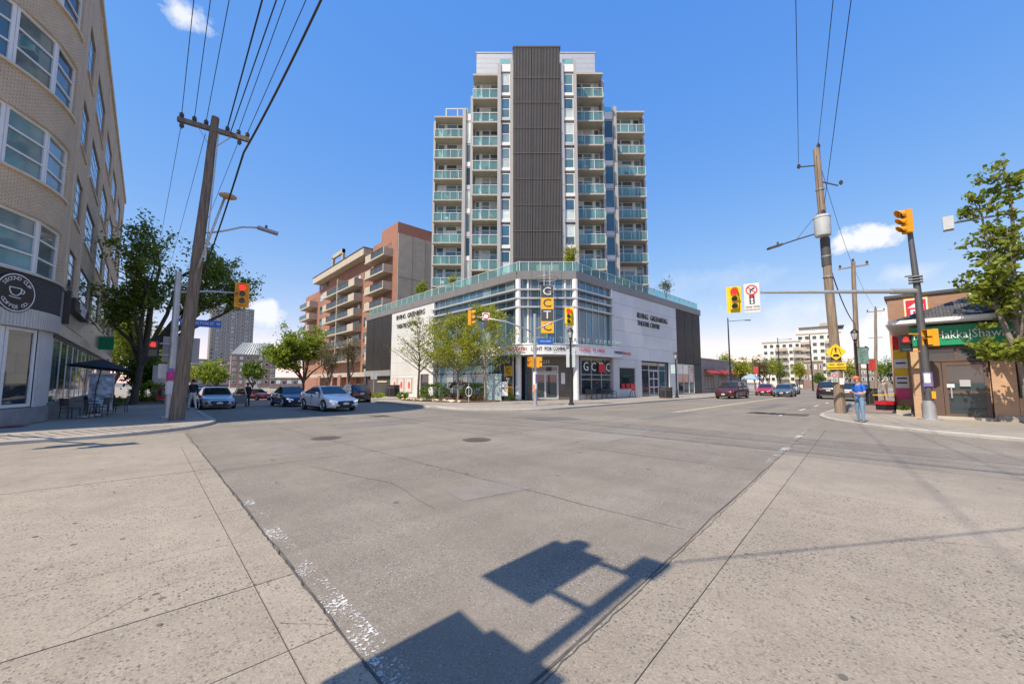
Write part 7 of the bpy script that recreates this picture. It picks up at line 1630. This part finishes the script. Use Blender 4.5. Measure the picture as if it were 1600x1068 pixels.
for k in range(26):
    u=rn.random(); x,y=16.95+(18.0-16.95)*u+rn.uniform(0,.35),32.6+(25.0-32.6)*u; r_=rn.uniform(.09,.2); MB().sphere((x,y,.14),r_,8,6,(rn.uniform(.8,1.3),rn.uniform(.8,1.3),.7)).build('stone',M_beigeplain,t,smooth=True)
# right hand maple
MP=thing('tree','leafy maple with pale trunk in front of the restaurant at the right edge','tree',(24.2,-2.7,.08)); rn=random.Random(71); wood_=MB(); tips=[]
wood_.tube([(0,.02,-.1),(0,0,.5),(-.02,.03,1.4),(0,.10,2.5)],[.20,.155,.135,.13],12)
LIMBS=[[(0,.1,2.5),(-.05,.45,3.5),(-.1,.72,4.6),(-.1,.85,6.0),(-.05,.95,7.6),(0,1.0,9.0)],[(0,.1,2.5),(.05,.1,4.0),(.0,.05,5.6),(.05,-.05,7.4),(0,0,9.2),(0,.05,10.3)],[(0,.1,2.5),(.2,-.4,3.6),(.3,-.9,5.2),(.3,-1.3,7.2),(.2,-1.5,9.2),(.2,-1.6,10.6)],[(0,.1,2.2),(-.4,.35,2.5),(-.6,.65,2.6),(-.65,.85,2.5)],[(0,.05,2.4),(.3,-.8,3.2),(.4,-1.8,4.6),(.3,-2.6,6.6),(.2,-2.9,8.8)],[(0,.1,3.0),(-.5,.0,4.2),(-.8,.1,5.8),(-.8,.3,7.4)],[(.1,0,3.2),(.7,.2,4.6),(1.0,.3,6.4),(1.0,.2,8.2)],[(0,.05,2.0),(-.4,-.5,2.5),(-.6,-1.0,2.9)],[(-.08,.6,4.1),(-.3,1.0,4.7),(-.4,1.25,5.2)]]
for li,pl in enumerate(LIMBS):
    P_=[Vector((p[0],p[1]*(.72 if p[1]>.2 else 1),p[2]))+Vector((rn.uniform(-.05,.05),rn.uniform(-.05,.05),0))*(k>0) for k,p in enumerate(pl)]; r0=.105 if len(pl)>5 else .05; wood_.tube(P_,[r0*(1-.8*k/(len(P_)-1)) for k in range(len(P_))],8); tips.append(P_[-1])
    for b in range(5*len(pl)):
        u=rn.uniform(.22,1.0)*(len(P_)-1); k=min(int(u),len(P_)-2); p=P_[k].lerp(P_[k+1],u-k); a=rn.uniform(0,6.28); L_=rn.uniform(.3,.75)*(1.15-.5*u/len(P_)); e=p+Vector((cos(a)*L_,sin(a)*L_,L_*rn.uniform(.2,.9))); m=p.lerp(e,.5)+Vector((0,0,-.05)); wood_.tube([p,m,e],[.02,.014,.007],4); tips+= [e,m.lerp(e,.5)]
        for w_ in range(2): q=e+Vector((rn.uniform(-.3,.3),rn.uniform(-.3,.3),rn.uniform(-.1,.3))); wood_.tube([m,q],[.01,.005],4); tips.append(q)
wood_.build('trunk',M_barklight,MP,smooth=50)
T=np.array([tuple(p) for p in tips]); r=np.random.default_rng(3); T=T[r.random(len(T))<.86]; P=np.repeat(T,10,0); P=P+r.normal(size=P.shape)*np.array([.105,.105,.075]); leaf_mesh('crown',P,.17,leafmat('leaf_maple',(.13,.18,.02),(.32,.36,.045),.45),MP,9,aspect=.8)
# terrace trees
tree('small round tree on the theatre roof terrace at the left end',(26.5,46,11.4),4.0,.06,[(0,0,2.6,1.2,1.3,1.5)],1500,.2,M_leaf_lime,M_bark,81,fork=.25,nb=5,tipr=.3,spread=1.3); tree('thin tree on the roof terrace in front of the lowest left balconies',(27,39.5,11.4),4.2,.05,[(0,0,2.9,.9,.9,1.3)],480,.17,M_leaf_yel,M_bark,82,fork=.25,nb=5,tipr=.3,spread=1.2)
tree('leafy tree on the roof terrace right of the ribbed tower centre',(30.9,24.0,11.4),4.6,.06,[(0,0,3.0,1.1,1.1,1.6)],1400,.18,M_leaf_yel,M_bark,83,fork=.22,nb=6,tipr=.3,spread=1.2); shrub('yellow green bush on the roof terrace beside the wooden screen',29.3,24.6,11.5,1.2,.9,1.5,500,.16,M_leaf_yel,84)
shrub('green bush on the roof terrace below the right balconies',37.5,22.4,11.5,1.1,.8,1.5,700,.17,M_leaf_lime,85); tree('twiggy tree on the roof terrace at the right end',(48.3,22.2,11.4),4.2,.06,[(0,0,2.7,1.4,1.2,1.4)],380,.19,M_leaf_mid,M_bark,86,fork=.25,nb=6,tipr=.35,spread=1.2)
# right road trees
RT=[(78,25,7.5,M_leaf_lime,2200,'bright green tree behind the low brick shop on the right road'),(64.5,18.8,5.8,M_leaf_yel,1100,'small pale green tree on the pavement before the low brick shop'),(76,18.9,6.2,M_leaf_bud,1200,'nearly bare budding tree on the pavement just past the tent'),(82,20.2,6.4,M_leaf_yel,1300,'yellow green street tree past the tent'),(92,21.5,7.0,M_leaf_yel,1500,'second yellow green street tree farther along'),(100,21.8,7.5,M_leaf_lime,1600,'light green tree under the cream apartment block'),(106,19.0,7.2,M_leaf_yel,1500,'pale tree before the brick shop building'),(112,24,7,M_leaf_mid,1500,'darker green tree farther right of the cream block'),(92,13.5,3.6,M_leaf_mid,900,'low dark green bush tree at the bend of the road'),(62,.6,4.2,M_leaf_yel,700,'small yellow green tree behind the right poles'),(110,6,7,M_leaf_lime,1500,'green tree before the brown far building'),(96,9.5,6,M_leaf_yel,1400,'pale green tree right of the wooden pole by the brown far building'),(84,3.2,5.5,M_leaf_mid,1300,'green tree far along the right pavement by the banners'),(88,23,7,M_leaf_yel,1700,'yellow green tree left of the second dark mast'),(122,14.5,8,M_leaf_lime,1800,'light green tree far behind the slate grey sedan')]
for i,(x,y,h,m_,n_,lab) in enumerate(RT):
    tree(lab,(x,y,0),h,.12,[(0,0,h*.62,h*.32,h*.34,h*.34)],n_,.32,m_,M_bark,100+i,fork=.25,nb=5,tipr=.45,spread=1.3)
# things along the far right pavement
for i,(x,y,w_,c_,lab) in enumerate(((40.5,2.0,1.2,(.02,.14,.42),'blue awning sign over the right pavement'),(56,1.9,1.6,(.03,.28,.12),'green awning over the far right pavement'))):
    t=thing('awning',lab,'awning',(x+14,y-.3,2.6)); MB().add([(-1.2,-.8,.5),(1.2,-.8,.5),(1.2,.5,.1),(-1.2,.5,.1),(-1.2,-.8,.42),(1.2,-.8,.42),(1.2,.5,-.1),(-1.2,.5,-.1)],[(0,1,2,3),(7,6,5,4),(3,2,6,7),(0,3,7,4),(1,5,6,2)]).build('awning_sheet',mat('awning_%d'%i,c_,.7,var=.05),t); MB().bar((-1.1,-.8,.4),(-1.1,.4,0),.04).build('awning_arm',M_dark,t)
for i,(x,w_,h,m_,lab) in enumerate(((53,8,5.2,M_brownbrick,'low dark brick shop farther along the right pavement'),(62,12,6.4,M_beige,'beige shop building beyond the hardware store'),(76,16,5.0,M_brownbrick,'last low brick shop along the right pavement'))):
    t=thing('shop_building',lab,'shop',(x,-6,.1)); MB().box(0,w_-.1,-6,6.9,0,h).build('wall',m_,t); MB().box(-.05,w_-.05,-6,7,h+.01,h+.2).build('coping',M_conc,t)
    for k in range(int(w_/3.5)): 
        f=MB().box(.6+k*3.4,3.4+k*3.4,6.91,6.96,.5,2.7).build('window',M_dark,t); MB().box(.7+k*3.4,3.3+k*3.4,6.965,6.98,.6,2.6).build('pane',M_glassdark,f)
